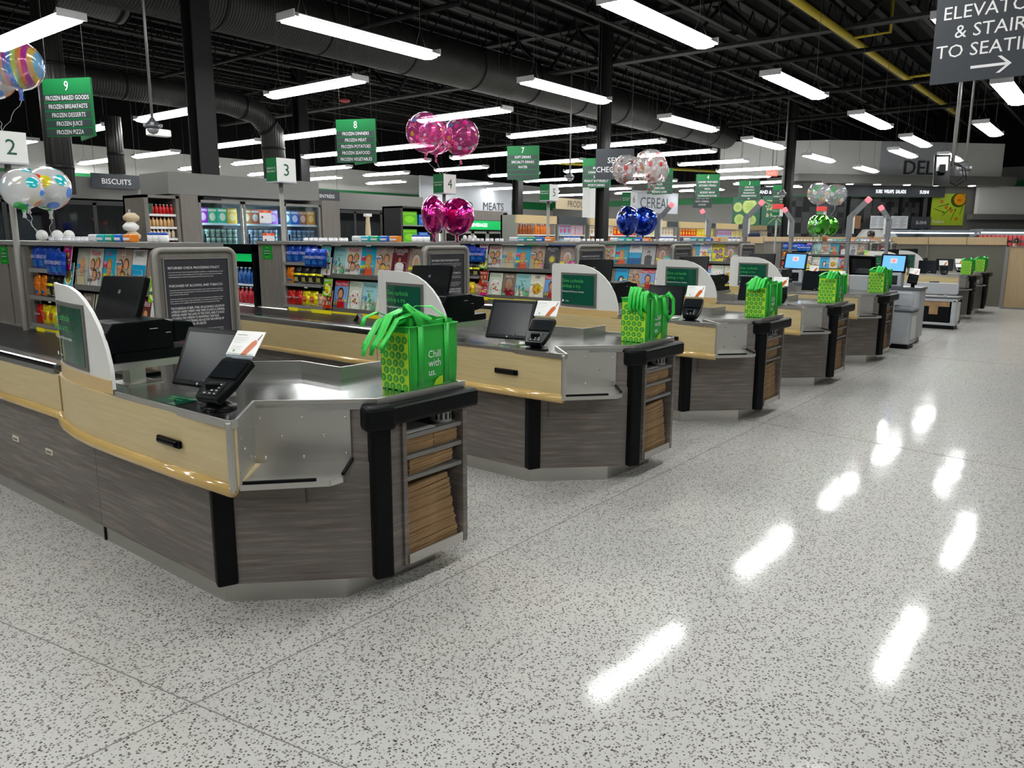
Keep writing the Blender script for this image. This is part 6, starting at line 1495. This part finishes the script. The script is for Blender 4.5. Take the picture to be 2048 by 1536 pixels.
# ================================================================ DELI
P0 = Vector((32.4, 9.8, 0)); P1 = Vector((37.9, 4.5, 0)); DU = (P1 - P0).normalized(); DV = Vector((0, 0, 1)); DN = DU.cross(DV)
def dp(u, v, n=0.0): return P0 + DU * u + DV * v + DN * n
def dslab(a, u0, u1, v0, v1, n0, n1): a.slab([dp(u0, v0, n0), dp(u1, v0, n0), dp(u1, v1, n0), dp(u0, v1, n0)], DN * (n1 - n0)); return a
DF = (DU, DV)
t = thing('deli_fascia', 'large white angled fascia with the dark letters DELI', 'fascia', dp(3.8, 4.19))
a = MB(); dslab(a, 0, 2.2, 4.19, 5.5, 0, -.4); P(a, 'white_panel', 'bright_white', t); a = MB(); dslab(a, 5.5, 7.6, 4.19, 5.5, 0, -.4); P(a, 'white_panel', 'bright_white', t)
a = MB(); dslab(a, 2.2, 5.5, 4.19, 5.5, 0, -.4); P(a, 'grey_panel', 'pale_panel', t)
a = MB(); W1 = Vector((-1.9, 3.6, 0)); a.slab([dp(0, 4.19), dp(0, 5.5), dp(0, 5.5) + W1, dp(0, 4.19) + W1], DN * -.01 + Vector((.3, .2, 0))); P(a, 'white_wing', 'bright_white', t)
a = MB(); a.text('DELI', dp(0, 0), DF, 3.98, 4.24, .54, lay=3, thick=.05, fit=1.75); P(a, 'lettering', 'sign_grey', t)
a = MB(); dslab(a, -1.3, 8.1, 3.92, 4.19, .25, -1.2); dslab(a, -.3, 8.1, 3.86, 3.92, .2, -1.2); struct(a, 'trim_80', 'header_grey')
t = thing('menu_band', 'dark grey band reading SUBS WRAPS SALADS and SUSHI under the deli soffit', 'sign', dp(3.6, 3.4, -1.0))
a = MB(); dslab(a, 1.4, 5.9, 3.42, 3.86, -1.0, -1.1); P(a, 'band', 'sign_grey', t)
a = MB(); a.text('SUBS  WRAPS  SALADS', dp(0, 0, -.99), DF, 3.45, 3.56, .14, lay=1, fit=1.35); a.text('SUSHI', dp(0, 0, -.99), DF, 4.95, 3.56, .13, lay=1, fit=.4); P(a, 'lettering', 'led_text', t)
a = MB(); dslab(a, -3, -1.0, 3.35, 3.75, -.98, -1.05); t = solo(a, 'menu_band', 'sign_grey', 'dark band ending in CHEESE left of the deli balloons', 'sign', dp(-2, 3.4, -1)); a = MB(); a.text('AND & CHEESE', dp(0, 0, -.975), DF, -1.75, 3.48, .13, lay=1, fit=1.1); P(a, 'lettering', 'led_text', t)
for k, u in enumerate((-.1, 1.2, 2.4, 3.7, 5.0, 6.6)):
    a = MB(); c = dp(u, 3.842, -.35); a.lathe([(.001, 0), (.13, 0), (.14, .015), (.001, .018)], c, 16); solo(a, 'downlight', 'downlight_lit', '%s round downlight from the left in the deli soffit' % ['first', 'second', 'third', 'fourth', 'fifth', 'sixth'][k], 'downlight', c, 'downlights in the deli soffit')
# kitchen wall
a = MB(); dslab(a, -1.6, 5.3, 1.2, 3.42, -1.6, -1.75); struct(a, 'wall_deli', 'tile_dark')
a = MB(); dslab(a, 5.3, 12.6, 0, 3.9, -1.25, -1.35); struct(a, 'wall_deli_side', 'wall_grey')
a = MB(); dslab(a, -1.6, 12.6, 0, 1.2, -1.6, -1.75); struct(a, 'wall_deli_low', 'mid_grey')
for k, (u0, u1) in enumerate(((2.45, 2.55), (4.0, 4.1), (4.95, 5.05), (5.3, 5.4))): a = MB(); dslab(a, u0 - .8 if k == 0 else u0, (u1 - .8) if k == 0 else u1, 2.1, 3.42, -1.1, -1.2); solo(a, 'deli_post', 'black_rubber', '%s black post of the deli kitchen front' % ['first', 'second', 'third', 'fourth'][k], 'post', dp(u0, 2.1, -1.1), 'deli kitchen posts')
def dboard(u0, u1, v0, v1, mat, lab, words=None, nme='menu_board', n=-1.05, wm='lettering_white', wh=.12):
    t = thing(nme, lab, 'sign', dp((u0 + u1) / 2, v0, n)); a = MB(); dslab(a, u0, u1, v0, v1, n, n - .04); P(a, 'board', mat, t)
    if words: a = MB(); a.text(words, dp(0, 0, n), DF, (u0 + u1) / 2, (v0 + v1) / 2 - wh / 2, wh, lay=2, fit=(u1 - u0) * .7); P(a, 'lettering', wm, t)
    return t
dboard(1.75, 2.25, 2.12, 2.64, 'food_board', 'round picture of fried food on a dark menu board beside the tall grey pole')
t = dboard(2.7, 3.45, 2.12, 2.64, 'menu_white', 'left white menu board above the deli counter')
t2 = dboard(3.62, 4.38, 2.12, 2.64, 'menu_white', 'right white menu board, next to the dark SUSHI board')
for tt, u0 in ((t, 2.72), (t2, 3.64)):
    a = MB()
    for r_ in range(9):
        for c_ in range(2): a.quad(dp(0, 0, -1.049), DF, u0 + c_ * .36, 2.2 + r_ * .045, u0 + c_ * .36 + .25 + .06 * ((r_ * 7) % 3 - 1), 2.212 + r_ * .045, lay=1)
    P(a, 'menu_lines', 'mid_grey', tt)
dboard(4.55, 5.42, 2.13, 2.62, 'sign_grey', 'dark grey board reading SUSHI left of the lime poster', 'SUSHI', wh=.13)
t = dboard(5.46, 6.98, 2.27, 3.58, 'lime_board', 'lime green vegetable poster reading Radiant', None, 'wall_poster', n=-1.15)
a = MB(); o = dp(5.46, 2.27, -1.148); pc = a
pc.ell(o, DF, 1.22, 1.05, .36, .30, (.05, .10, .02), lay=1); pc.ell(o, DF, 1.27, 1.08, .27, .24, (.72, .35, .10), lay=2); pc.ell(o, DF, 1.25, 1.05, .10, .06, (.55, .18, .04), lay=3)
for (u, v) in ((.45, .98), (.68, .75), (.92, .62), (1.2, .28)): pc.ell(o, DF, u, v, .075, .07, (.62, .12, .03), lay=1); pc.ell(o, DF, u, v, .045, .04, (.75, .35, .15), lay=2)
for (u, v, r_) in ((.5, .82, .25), (.7, .55, .75), (1.02, .42, 1.2), (.35, .62, -.3), (1.4, .7, 1.3)): pc.ell(o, DF, u, v, .28, .018, (.06, .20, .02), lay=1, rot=r_); pc.ell(o, DF, u + .24 * math.cos(r_), v + .24 * math.sin(r_), .06, .03, (.05, .16, .02), lay=1, rot=r_)
P(a, 'printed_vegetables', 'print', t)
a = MB(); a.text('Radiant.', dp(5.46, 2.27, -1.148), DF, .12, .1, .12, lay=1, align='l'); P(a, 'lettering', 'lettering_white', t)
# right side white fascia and cases
a = MB(); dslab(a, 7.4, 11.6, 2.75, 3.9, -.9, -1.1); t = solo(a, 'deli_wing_fascia', 'bright_white', 'large plain white fascia at the far right beyond the lime poster', 'fascia', dp(7.4, 2.75, -.9))
a = MB(); dslab(a, 7.1, 11.6, 2.52, 2.745, -.75, -1.1); solo(a, 'deli_wing_soffit', 'header_grey', 'grey ledge under the far right white fascia', 'soffit', dp(7.1, 2.52, -.8))
a = MB(); dslab(a, 7.05, 11.6, 3.905, 4.15, -1.0, -1.2); solo(a, 'green_band', 'sign_green', 'green painted band above the far right white fascia', 'wall band', dp(6.6, 3.9, -1.0))
t = thing('open_cooler', 'lit open cooler with red goods at the far right edge', 'cooler', dp(9, 0, -.9))
a = MB(); dslab(a, 7.3, 12, 0, 1.0, -.1, -1.1); dslab(a, 7.3, 12, 2.0, 2.12, -.3, -1.1); dslab(a, 7.3, 12, 1.0, 2.0, -1.05, -1.1); P(a, 'case', 'kiosk_grey', t)
a = MB(); dslab(a, 7.35, 12, 1.95, 1.99, -.35, -.45); P(a, 'light_tube', 'case_light', t)
for k in range(12):
    for r_ in range(3): a = MB(); dslab(a, 7.5 + k * .2, 7.66 + k * .2, 1.05 + r_ * .3, 1.27 + r_ * .3, -.75, -.95); solo(a, 'meat_pack', 'red_pack', 'red packet in the lit cooler at the far right edge', 'packet', dp(7.5 + k * .2, 1.05 + r_ * .3, -.75), 'red packets in the far cooler')
t = thing('deli_case', 'long lit deli case behind the tan partition', 'display case', dp(4.8, 0, 0))
a = MB(); dslab(a, 3.0, 6.8, 0, 1.15, .1, -.8); dslab(a, 3.0, 6.8, 2.0, 2.06, -.1, -.8); P(a, 'case', 'kiosk_grey', t)
a = MB(); dslab(a, 3.05, 6.75, 1.92, 1.96, -.1, -.16); P(a, 'light_tube', 'case_light', t)
a = MB(); dslab(a, 3.0, 6.8, 1.15, 2.0, .06, .05); P(a, 'case_glass', 'door_glass', t)
for k in range(12): a = MB(); a.rbox(-.12, .12, -.1, .1, 0, .25, .04); o = solo(a, 'deli_tray', 'cream_board', 'pale tray of food in the lit deli case', 'tray', (0, 0, 0), 'trays in the deli case'); o.location = dp(3.2 + k * .31, 1.5, -.3)
t = thing('vent_hood', 'white tapered vent hood behind the man in the white shirt', 'hood', dp(3, 1.6, -.9)); a = MB(); a.slab([dp(2.0, 1.55, -.9), dp(4.1, 1.55, -.9), dp(3.6, 2.08, -.9), dp(2.45, 2.08, -.9)], DN * -.3); P(a, 'hood_shell', 'white', t)
# picture panels left of the deli
hs = hang_sign((30.0, 12.05), Y1, 1.12, 1.12, 3.30, [], 'large picture panel of cucumber slices', nme='picture_panel', board='dark_green', wires=False)
a = MB(); o = Vector((29.985, 12.61, 2.18)); rr_ = random.Random(3)
for (u, v, r_) in ((.22, .72, .20), (.70, .74, .32), (.30, .25, .22), (.80, .22, .20)):
    a.ell(o, FX, u, v, r_, r_, (.10, .17, .05), lay=1, n=20); a.ell(o, FX, u, v, r_ * .9, r_ * .9, (.36, .42, .20), lay=2, n=20); a.ell(o, FX, u, v, r_ * .55, r_ * .55, (.28, .36, .13), lay=3, n=18)
    for k in range(7): a.ell(o, FX, u + r_ * .42 * math.cos(k * .9), v + r_ * .42 * math.sin(k * .9), r_ * .10, r_ * .05, (.42, .47, .26), lay=4, n=8, rot=k * .9)
P(a, 'printed_slices', 'print', hs)
hs = hang_sign((30.0, 10.93), Y1, .98, 1.12, 3.30, ['herbs'], 'large dark green picture panel of herbs with white script', nme='picture_panel', board='dark_green', wires=False, ht=.01, start=.7)
a = MB(); o = Vector((29.985, 11.42, 2.18))
for k in range(16): a.ell(o, FX, rr_.uniform(.25, .75), rr_.uniform(.15, .95), .20, .014, (.30, .38, .18), lay=1, rot=rr_.uniform(-1, 1))
P(a, 'printed_stems', 'print', hs); a = MB(); a.text('Veggies', o, FX, .5, .58, .16, lay=3, fit=.7); a.text('& Herbs', o, FX, .5, .32, .16, lay=3, fit=.65); P(a, 'script', 'cream_board', hs)
# meats wall sign and white pillar
t = thing('meats_sign', 'far away white tiled panel with dark MEATS letters', 'sign', (31, 27, 3.0)); a = MB(); a.box(27.0, 34.0, 27.0, 27.1, 2.6, 4.6); P(a, 'panel', 'pale_board', t); a = MB(); a.text('SEAFOOD', (30.75, 26.98, 3.0), FY, 0, .12, .38, lay=1, fit=2.2, align='r'); a.text('MEATS', (31.6, 26.98, 3.0), FY, 0, .12, .40, lay=1, fit=2.0, align='l'); P(a, 'lettering', 'lettering_dark', t)
t = thing('white_pillar', 'white square pillar below the aisle 6 sign', 'pillar', (22.2, 14.5, 0)); a = MB(); a.box(22.05, 22.45, 14.2, 14.5, 0, 3.6); P(a, 'shaft', 'white', t)
solo(MB().box(30.4, 31.6, 19.9, 19.95, 2.6, 2.95), 'produce_picture', 'food_board', 'small fruit picture under the PRODUCE sign', 'picture', (31, 19.9, 2.6))

# ================================================================ PARTITION AND WOOD WALL
t = thing('cafe_partition', 'long partition with tan upper panels and dark grey lower panels', 'partition', (22.9, 4.5, 0))
a = MB(); a.box(22.9, 22.97, 2.42, 10.5, 0, 1.535); P(a, 'lower_panel', 'olive_grey', t)
for k in range(9): a = MB(); y = 2.45 + k * .88; a.box(22.87, 22.98, y, y + .865, 1.54, 1.73); P(a, 'upper_panel', 'tan_wood', t)
a = MB()
for k in range(9): y = 2.44 + k * 1.76; a.box(22.88, 22.9, y, y + .02, 0, 1.54) if y < 10 else None
P(a, 'seam_strip', 'shelf_grey', t)
t = thing('wood_wall', 'tan wood clad low wall at the right edge behind the last lane', 'low wall', (22.45, 1.0, 0))
a = MB(); a.box(22.4, 22.5, -1.6, 2.33, .04, 1.50); P(a, 'cladding', 'tan_wood', t)
a = MB(); a.box(22.38, 22.52, 2.33, 2.39, 0, 1.52); a.box(22.38, 22.52, -1.6, 2.33, 0, .04); a.box(22.38, 22.52, -1.6, 2.39, 1.50, 1.52); P(a, 'edge_frame', 'shelf_grey', t)

# ================================================================ SELF CHECKOUTS
def kiosk(x, y, face, lab, far):
    """face = -1: screen toward -X"""
    f = face; t = thing('self_checkout', lab, 'self checkout', (x, y, 0), 'self checkout machines')
    a = MB(); a.rbox(x - .22, x + .22, y - .42, y + .24, .0, .08, .04); P(a, 'plinth', 'kiosk_dark', t)
    a = MB(); a.rbox(x - .24, x + .24, y - .45, y + .26, .08, .86, .05); P(a, 'cabinet', 'kiosk_grey', t)
    a = MB(); a.box(x - .25, x + .25, y - .46, y + .27, .86, .90); P(a, 'worktop', 'kiosk_dark', t)
    a = MB(); a.rbox(x - .12, x + .12, y - .13, y + .16, .90, 1.13, .03); P(a, 'scanner_tower', 'kiosk_grey', t)
    a = MB(); a.box(x + f * .122 - .003, x + f * .122 + .003, y - .07, y + .10, .93, 1.08); P(a, 'scanner_window', 'black_gloss', t)
    n = Vector((f * .95, -.1, .28)).normalized(); u = Vector((0, -1, 0)) if f < 0 else Vector((0, 1, 0)); u = (u - n * u.dot(n)).normalized(); v = n.cross(u); c = Vector((x + f * .06, y + .02, 1.27))
    a = MB(); a.obox(c, u, v, n, .195, .155, .022); g = P(a, 'monitor', 'black_plastic', t, bevel=.01)
    a = MB(); a.obox(c + n * .023, u, v, n, .165, .125, .001); g2 = P(a, 'screen', 'blue_screen', g)
    a = MB(); a.obox(c + n * .0245 + v * .04, u, v, n, .05, .04, .0005); P(a, 'screen_tile', 'lettering_white', g2)
    a = MB(); a.ell(c + n * .026, (u, v), 0, .04, .027, .027, lay=0); P(a, 'stop_icon', 'red_lit', g2)
    if f > 0:
        a = MB(); a.obox(c - n * .03, u, v, n, .14, .11, .01); P(a, 'monitor_back', 'black_gloss', g)
    # status light pole with bent head
    px_, py = x - f * .14, y + .20
    a = MB(); a.box(px_ - .03, px_ + .03, py - .025, py + .025, .9, 1.72); P(a, 'pole', 'pole_grey', t)
    hd = 1 if f > 0 else -1; w_ = Vector((.25, -.95, 0)) if f > 0 else Vector((-.35, .9, 0)); w_.normalize()
    p0 = Vector((px_, py, 1.70)); p1 = p0 + Vector((0, 0, .28)); p2 = p1 + w_ * (.20 if f > 0 else .11) + Vector((0, 0, .22 if f > 0 else .16)); s = (Vector((0, 0, 1)).cross(w_)).normalized()
    a = MB()
    for q0, q1, ww in ((p0, p1, .045), (p1, p2, .038)):
        d = (q1 - q0); l = d.length; d.normalize(); a.obox((q0 + q1) / 2, d, s, d.cross(s), l / 2 + .012, .03, ww)
    P(a, 'bent_head', 'pole_grey', t)
    d = (p2 - p1).normalized(); a = MB(); a.obox(p2 + d * .035, d, s, d.cross(s), .045, .032, .04); P(a, 'red_light', 'red_lit', t, bevel=.015)
    a = MB(); a.obox(p0 + Vector((0, 0, .2)) + w_ * .055, (0, 0, 1), s, w_, .16, .03, .012); P(a, 'head_panel', 'white', t)
    # card reader
    a = MB(); c2 = Vector((x + f * .12, y - .30, 1.03)); n2 = Vector((f * .6, -.3, .75)).normalized(); u2 = (u - n2 * u.dot(n2)).normalized(); v2 = n2.cross(u2)
    a.tube([(x + f * .08, y - .30, .90), (x + f * .08, y - .30, 1.0)], .03, n=10); a.obox(c2, u2, v2, n2, .075, .10, .016); g = P(a, 'card_reader', 'black_plastic', t)
    a = MB(); a.obox(c2 + n2 * .017 + v2 * .03, u2, v2, n2, .055, .04, .001); P(a, 'reader_screen', 'screen_dark', g)
    n3 = Vector((f * .8, -.2, .5)).normalized(); u3 = (u - n3 * u.dot(n3)).normalized(); v3 = n3.cross(u3); c3 = c2 + v2 * .10 + v3 * .065
    a = MB(); a.obox(c3, u3, v3, n3, .075, .055, .001, col=(.78, .78, .76)); oo = c3 - v3 * .05 + n3 * .002; a.poly(oo, (u3, v3), [(.0, .0), (.03, .0), (.06, .06), (.05, .08), (.02, .06)], (.5, .18, .11)); a.quad(oo, (u3, v3), -.065, .06, .0, .064, (.5, .5, .5)); a.quad(oo, (u3, v3), -.065, .08, .0, .084, (.5, .5, .5)); P(a, 'instruction_card', 'print', g)
for k, y in enumerate((3.02, 4.62, 6.2)):
    kiosk(14.0, y, -1, 'grey self checkout with a blue screen toward us, %s' % ['front one in the farther row', 'middle one in the farther row', 'rear one in the farther row'][k], True)
    kiosk(12.45, y + .12, 1, 'grey self checkout seen from behind, %s' % ['front one in the nearer row', 'middle one in the nearer row', 'rear one in the nearer row'][k], False)
def scale_bench(x, y0, y1, lab, brown):
    t = thing('bagging_bench', lab, 'bagging bench', (x + .25, (y0 + y1) / 2, 0), 'grey bagging benches')
    a = MB(); a.box(x + .03, x + .42, y0 + .03, y1 - .03, 0, .07); P(a, 'plinth', 'black_rubber', t)
    a = MB()
    if brown:
        a.rbox(x, x + .5, y0, y1, .07, .12, .03); a.rbox(x, x + .5, y0, y0 + .10, .1, .55, .03); a.box(x, x + .5, y1 - .06, y1, .1, .55); a.box(x, x + .5, y0, y1, .52, .57); a.box(x + .3, x + .5, y0, y1, .1, .55)
    else: a.rbox(x, x + .5, y0, y1, .07, .57, .05)
    P(a, 'cabinet', 'kiosk_grey', t)
    a = MB(); a.box(x + .02, x + .35, y0 - .004, y0, .15, .5); P(a, 'side_panel', 'white', t)
    a = MB(); a.rbox(x - .01, x + .5, y0 - .01, y1 + .01, .572, .605, .03); P(a, 'scale_top', 'kiosk_dark', t)
    a = MB(); a.rbox(x + .10, x + .13, y0 + .02, y1 - .02, .64, .86, .05, axis='x', n=5); a.box(x + .1, x + .13, y0 + .2, y0 + .26, .6, .66); a.box(x + .1, x + .13, y1 - .3, y1 - .24, .6, .66); P(a, 'splash_panel', 'kiosk_grey', t)
    if brown:
        n = 2
        for k in range(n):
            ya = y0 + .12 + k * (y1 - y0 - .18) / n; yb = ya + (y1 - y0 - .18) / n - .03
            a = MB(); a.box(x + .02, x + .28, ya, yb, .12, .36); ym = (ya + yb) / 2; a.box(x + .02, x + .28, ya, ym - .08, .36, .42); a.box(x + .02, x + .28, ym + .08, yb, .36, .42); P(a, 'bag_bin', 'black_rubber', t)
            b = MB(); b.box(x + .04, x + .27, ya + .01, yb - .01, .40, .515); b.box(x + .012, x + .03, ym - .075, ym + .075, .27, .42); b.box(x + .015, x + .03, ya + .01, yb - .01, .42, .515)
            solo(b, 'paper_bag_stack', 'kraft', 'brown paper bags in the %s bin of the long grey bagging bench' % ['right', 'left'][k], 'paper bags', (x + .15, ym, .4), 'paper bags in the bagging bench')
scale_bench(12.95, 2.50, 3.05, 'small grey bagging bench with a rounded panel, beside lane 6', False)
scale_bench(16.4, 2.42, 3.75, 'long grey bagging bench holding brown paper bags in black bins', True)

# ================================================================ PEOPLE
def person(loc, face_deg, lab, height, hair, shirt, long_hair=False):
    t = thing('person', lab, 'person', loc); t.rotation_euler[2] = math.radians(face_deg); k = height / 1.78; lo = Vector(loc)
    V3 = [(0, 0, .98), (0, 0, 1.10), (0, .01, 1.28), (0, .01, 1.43), (0, 0, 1.50), (0, -.01, 1.58), (0, -.015, 1.66), (0, -.01, 1.735)]
    R3 = [(.155, .11), (.145, .10), (.165, .115), (.12, .09), (.055, .055), (.07, .075), (.078, .095), (.06, .07)]
    E = [(i, i + 1) for i in range(7)]
    def add(p, par, r):
        V3.append(p); R3.append(r); E.append((par, len(V3) - 1)); return len(V3) - 1
    for s in (-1, 1):
        a_ = add((s * .19, .01, 1.42), 3, (.06, .06)); b = add((s * .235, .02, 1.15), a_, (.045, .045)); c = add((s * .20, -.17, 1.04), b, (.035, .035)); d = add((s * .15, -.27, 1.06), c, (.026, .018))
        for q, (dx, L_) in enumerate(((-.03, .075), (-.012, .09), (.008, .085), (.026, .065))): f1 = add((s * .15 + dx, -.315, 1.06), d, (.009, .009)); add((s * .15 + dx, -.27 - L_, 1.045), f1, (.008, .008))
        add((s * .15 - s * .045, -.30, 1.065), d, (.010, .010))
        h = add((s * .10, 0, .90), 0, (.09, .09)); kn = add((s * .10, -.01, .50), h, (.06, .06)); an = add((s * .10, .02, .09), kn, (.04, .04)); add((s * .10, -.14, .035), an, (.04, .03))
    me = bpy.data.meshes.new('body'); me.from_pydata([(x * k, y * k, z * k) for x, y, z in V3], E, [])
    o = bpy.data.objects.new('body', me); COL.objects.link(o); sk = o.modifiers.new('skin', 'SKIN')
    for i, (rx, ry) in enumerate(R3): me.skin_vertices[0].data[i].radius = (rx * k, ry * k)
    me.skin_vertices[0].data[0].use_root = True
    sb = o.modifiers.new('sub', 'SUBSURF'); sb.levels = 2; sb.render_levels = 2
    dg = bpy.context.evaluated_depsgraph_get(); m2 = bpy.data.meshes.new_from_object(o.evaluated_get(dg)); bpy.data.objects.remove(o)
    for p in m2.polygons: p.use_smooth = True
    m2.materials.clear(); m2.materials.append(MATS['skin'])
    b = bpy.data.objects.new('body', m2); COL.objects.link(b); b.parent = t
    # clothes: outward offset copies of regions
    def cloth(nme, mat, test, off):
        bm = bmesh.new(); bm.from_mesh(m2); bm.normal_update()
        for v in bm.verts: v.co += v.normal * off
        bmesh.ops.delete(bm, geom=[f for f in bm.faces if not test(f.calc_center_median() / k)], context='FACES'); m3 = bpy.data.meshes.new(nme); bm.to_mesh(m3); bm.free(); m3.materials.clear(); m3.materials.append(MATS[mat])
        q = bpy.data.objects.new(nme, m3); COL.objects.link(q); q.parent = t
    cloth('shirt', shirt, lambda c: c.z > .93 and c.z < 1.495 and not (c.y < -.16 and c.z < 1.15), .014 * k)
    cloth('trousers', 'trousers', lambda c: c.z < .96 and c.z > .07 and abs(c.x) < .25 and not (c.y < -.2), .012 * k)
    cloth('hair', hair, lambda c: c.z > 1.60 and (c.y > -.045 or c.z > 1.735) and c.z < 2.0 or (long_hair and c.z > 1.5 and c.y > .02 and abs(c.x) < .12), .013 * k)
    def L(p): return Vector(p) * k
    a = MB()
    a.lathe([(0.001, -.03), (.014, -.02), (.011, .01), (.006, .035)], L((0, -.105, 1.655)), 8)
    for s in (-1, 1): a.lathe([(.001, -.03), (.012, -.02), (.014, .01), (.001, .03)], L((s * .083, .0, 1.655)), 8)
    a.build('nose_and_ears', 'skin', t, local=True)
    a = MB()
    for s in (-1, 1): a.lathe([(.001, -.006), (.012, 0), (.001, .006)], L((s * .03, -.098, 1.675)), 8)
    a.build('eye', 'black_gloss', t, local=True)
    a = MB(); a.lathe([(.001, -.005), (.022, 0), (.001, .005)], L((0, -.097, 1.612)), 10, sy=.4); a.build('mouth', 'red_pack', t, local=True)
person((21.9, 5.38, 0), 150, 'man with short dark hair and a white shirt, seen from behind beyond the far rack', 1.94, 'hair_dark', 'shirt_white')
person((19.85, 5.93, 0), 100, 'person with ginger hair below the green balloons, head just above the far rack', 1.80, 'hair_ginger', 'shirt_white')
person((25.2, 2.5, 0), 20, 'person with dark hair and a pale shirt at the right edge behind the wood wall', 1.76, 'hair_dark', 'shirt_white')

# ================================================================ CAMERAS, SPEAKERS, SCREEN ON POLE
def dome(x, y, z, s, lab):
    t = thing('security_camera', lab, 'security camera', (x, y, z)); a = MB(); a.tube([(x, y, z + .12 * s), (x, y, 7.2)], .022, n=8); P(a, 'pole', 'wire', t)
    a = MB(); a.lathe([(.03, .16), (.05, .12), (.11, .06), (.12, .02), (.11, 0)], (x, y, z), 20); P(a, 'housing', 'kiosk_dark', t)
    for k in range(3):
        an = k * 2.1; a = MB(); a.lathe([(.001, -.03), (.028, -.02), (.028, .02), (.001, .03)], (x + .13 * math.cos(an), y + .13 * math.sin(an), z + .05), 8); P(a, 'side_lens', 'kiosk_grey', t)
    a = MB(); a.lathe([(.09, 0), (.085, -.04), (.055, -.08), (.001, -.095)], (x, y, z), 20); P(a, 'dome', 'smoke_dome', t)
dome(6.35, 12.2, 3.32, 1, 'camera dome on a long pole left of the big dark column')
dome(18.2, 12.4, 3.30, 1, 'camera dome on a pole above the lane 5 box')
dome(18.4, 2.85, 3.04, 1, 'camera dome on a pole at the right, beside the hanging screen')
dome(24.2, 8.6, 3.0, 1, 'distant camera dome on a pole between the aisle 4 and 3 signs')
t = thing('hanging_screen', 'flat screen on a grey pole seen from the back, above the SUSHI sign', 'screen', (17.32, 2.9, 3.0))
a = MB(); a.tube([(17.32, 2.9, 3.05), (17.32, 2.9, 7.2)], .035, n=10); P(a, 'pole', 'wire', t)
n = Vector((.35, .85, -.3)).normalized(); u = Vector((-.85, .35, 0)).normalized(); u = (u - n * u.dot(n)).normalized(); v = n.cross(u); c = Vector((16.95, 3.15, 2.98))
n = Vector((.9, .3, -.25)).normalized(); u = Vector((-.3, .9, 0)).normalized(); u = (u - n * u.dot(n)).normalized(); v = n.cross(u); c = Vector((17.22, 3.06, 2.98)); a = MB(); a.obox(c, u, v, n, .14, .30, .02); P(a, 'screen_body', 'black_plastic', t)
a = MB(); a.obox(c - n * .022 + v * .12, u, v, n, .10, .14, .001); P(a, 'rating_label', 'white', t)
a = MB(); a.obox(c - n * .06, u, v, n, .05, .08, .04); P(a, 'bracket', 'black_rubber', t)
a = MB(); a.tube([(17.32, 2.88, 3.1), (17.25, 2.67, 3.0), (17.25, 2.63, 2.8), (17.3, 2.8, 2.68), (17.3, 2.95, 2.78)], .012, n=6); a.tube([(17.32, 2.9, 3.15), (17.25, 2.73, 3.05), (17.25, 2.69, 2.85), (17.3, 2.85, 2.73)], .01, n=6); P(a, 'cable', 'black_rubber', t)
for (x, y, z, l) in ((13.2, 15.8, 5.0, 'above the aisle 8 sign'), (24.0, 3.6, 4.7, 'below the yellow pipe at the right'), (30.6, 2.3, 4.5, 'small one at the far right')):
    t = thing('exit_siren', 'red and white ceiling strobe hanging %s' % l, 'strobe', (x, y, z)); a = MB(); a.tube([(x, y, z + .03), (x, y, 7.2)], .012, n=6); P(a, 'drop_rod', 'truss_black', t); a = MB(); a.lathe([(.03, .05), (.12, .03), (.13, 0), (.08, -.03), (.001, -.05)], (x, y, z), 16); P(a, 'strobe_body', 'red_pack', t)
t = thing('wifi_box', 'small white box hanging on a rod below the roof, left of the aisle 8 sign', 'antenna', (9.3, 17.6, 3.95)); a = MB(); a.tube([(9.3, 17.6, 4.05), (9.3, 17.6, 7.2)], .012, n=6); P(a, 'drop_rod', 'truss_black', t); a = MB(); a.rbox(9.05, 9.55, 17.5, 17.75, 3.9, 4.05, .05); P(a, 'box_shell', 'white', t)
# ice cream cone and bun signs in the window clings left
t = thing('wing_stack_lamp', 'stacked paper lantern shaped cone decoration in front of the left dark freezers', 'decoration', (5.2, 10.8, 1.6))
a = MB(); a.tube([(5.2, 10.8, 0), (5.2, 10.8, 2.02)], .015, n=6); P(a, 'stand', 'wire', t)
for k in range(4): a = MB(); a.lathe([(.03, 0), (.10, .05), (.105, .09), (.05, .14)], (5.2 + .015 * (k % 2), 10.8, 1.46 + k * .125), 14, (.62, .58, .5)); P(a, 'tier', 'cream_board' if k % 2 else 'white', t)
t = thing('cone_stand', 'tall tan ribbed stick display in front of the middle dark freezers', 'decoration', (11.03, 12.6, 0))
a = MB(); a.lathe([(.05, 1.2), (.06, 1.75), (.04, 2.05), (.05, 2.12)], (11.03, 12.6, 0), 12); a.lathe([(.08, 0), (.05, 1.2)], (11.03, 12.6, 0), 12); P(a, 'stick', 'cream_board', t)
a = MB(); a.box(10.96, 11.10, 12.55, 12.65, 2.09, 2.15); P(a, 'top_clip', 'white', t)

# ================================================================ TIDY
for o in bpy.data.objects:
    if '_w' in o: del o['_w']
    if o.type == 'EMPTY' or o.parent is None: pass
for o in bpy.data.objects:
    if o.parent is None and o.type == 'MESH' and 'kind' not in o and 'label' not in o: print('UNLABELLED', o.name)
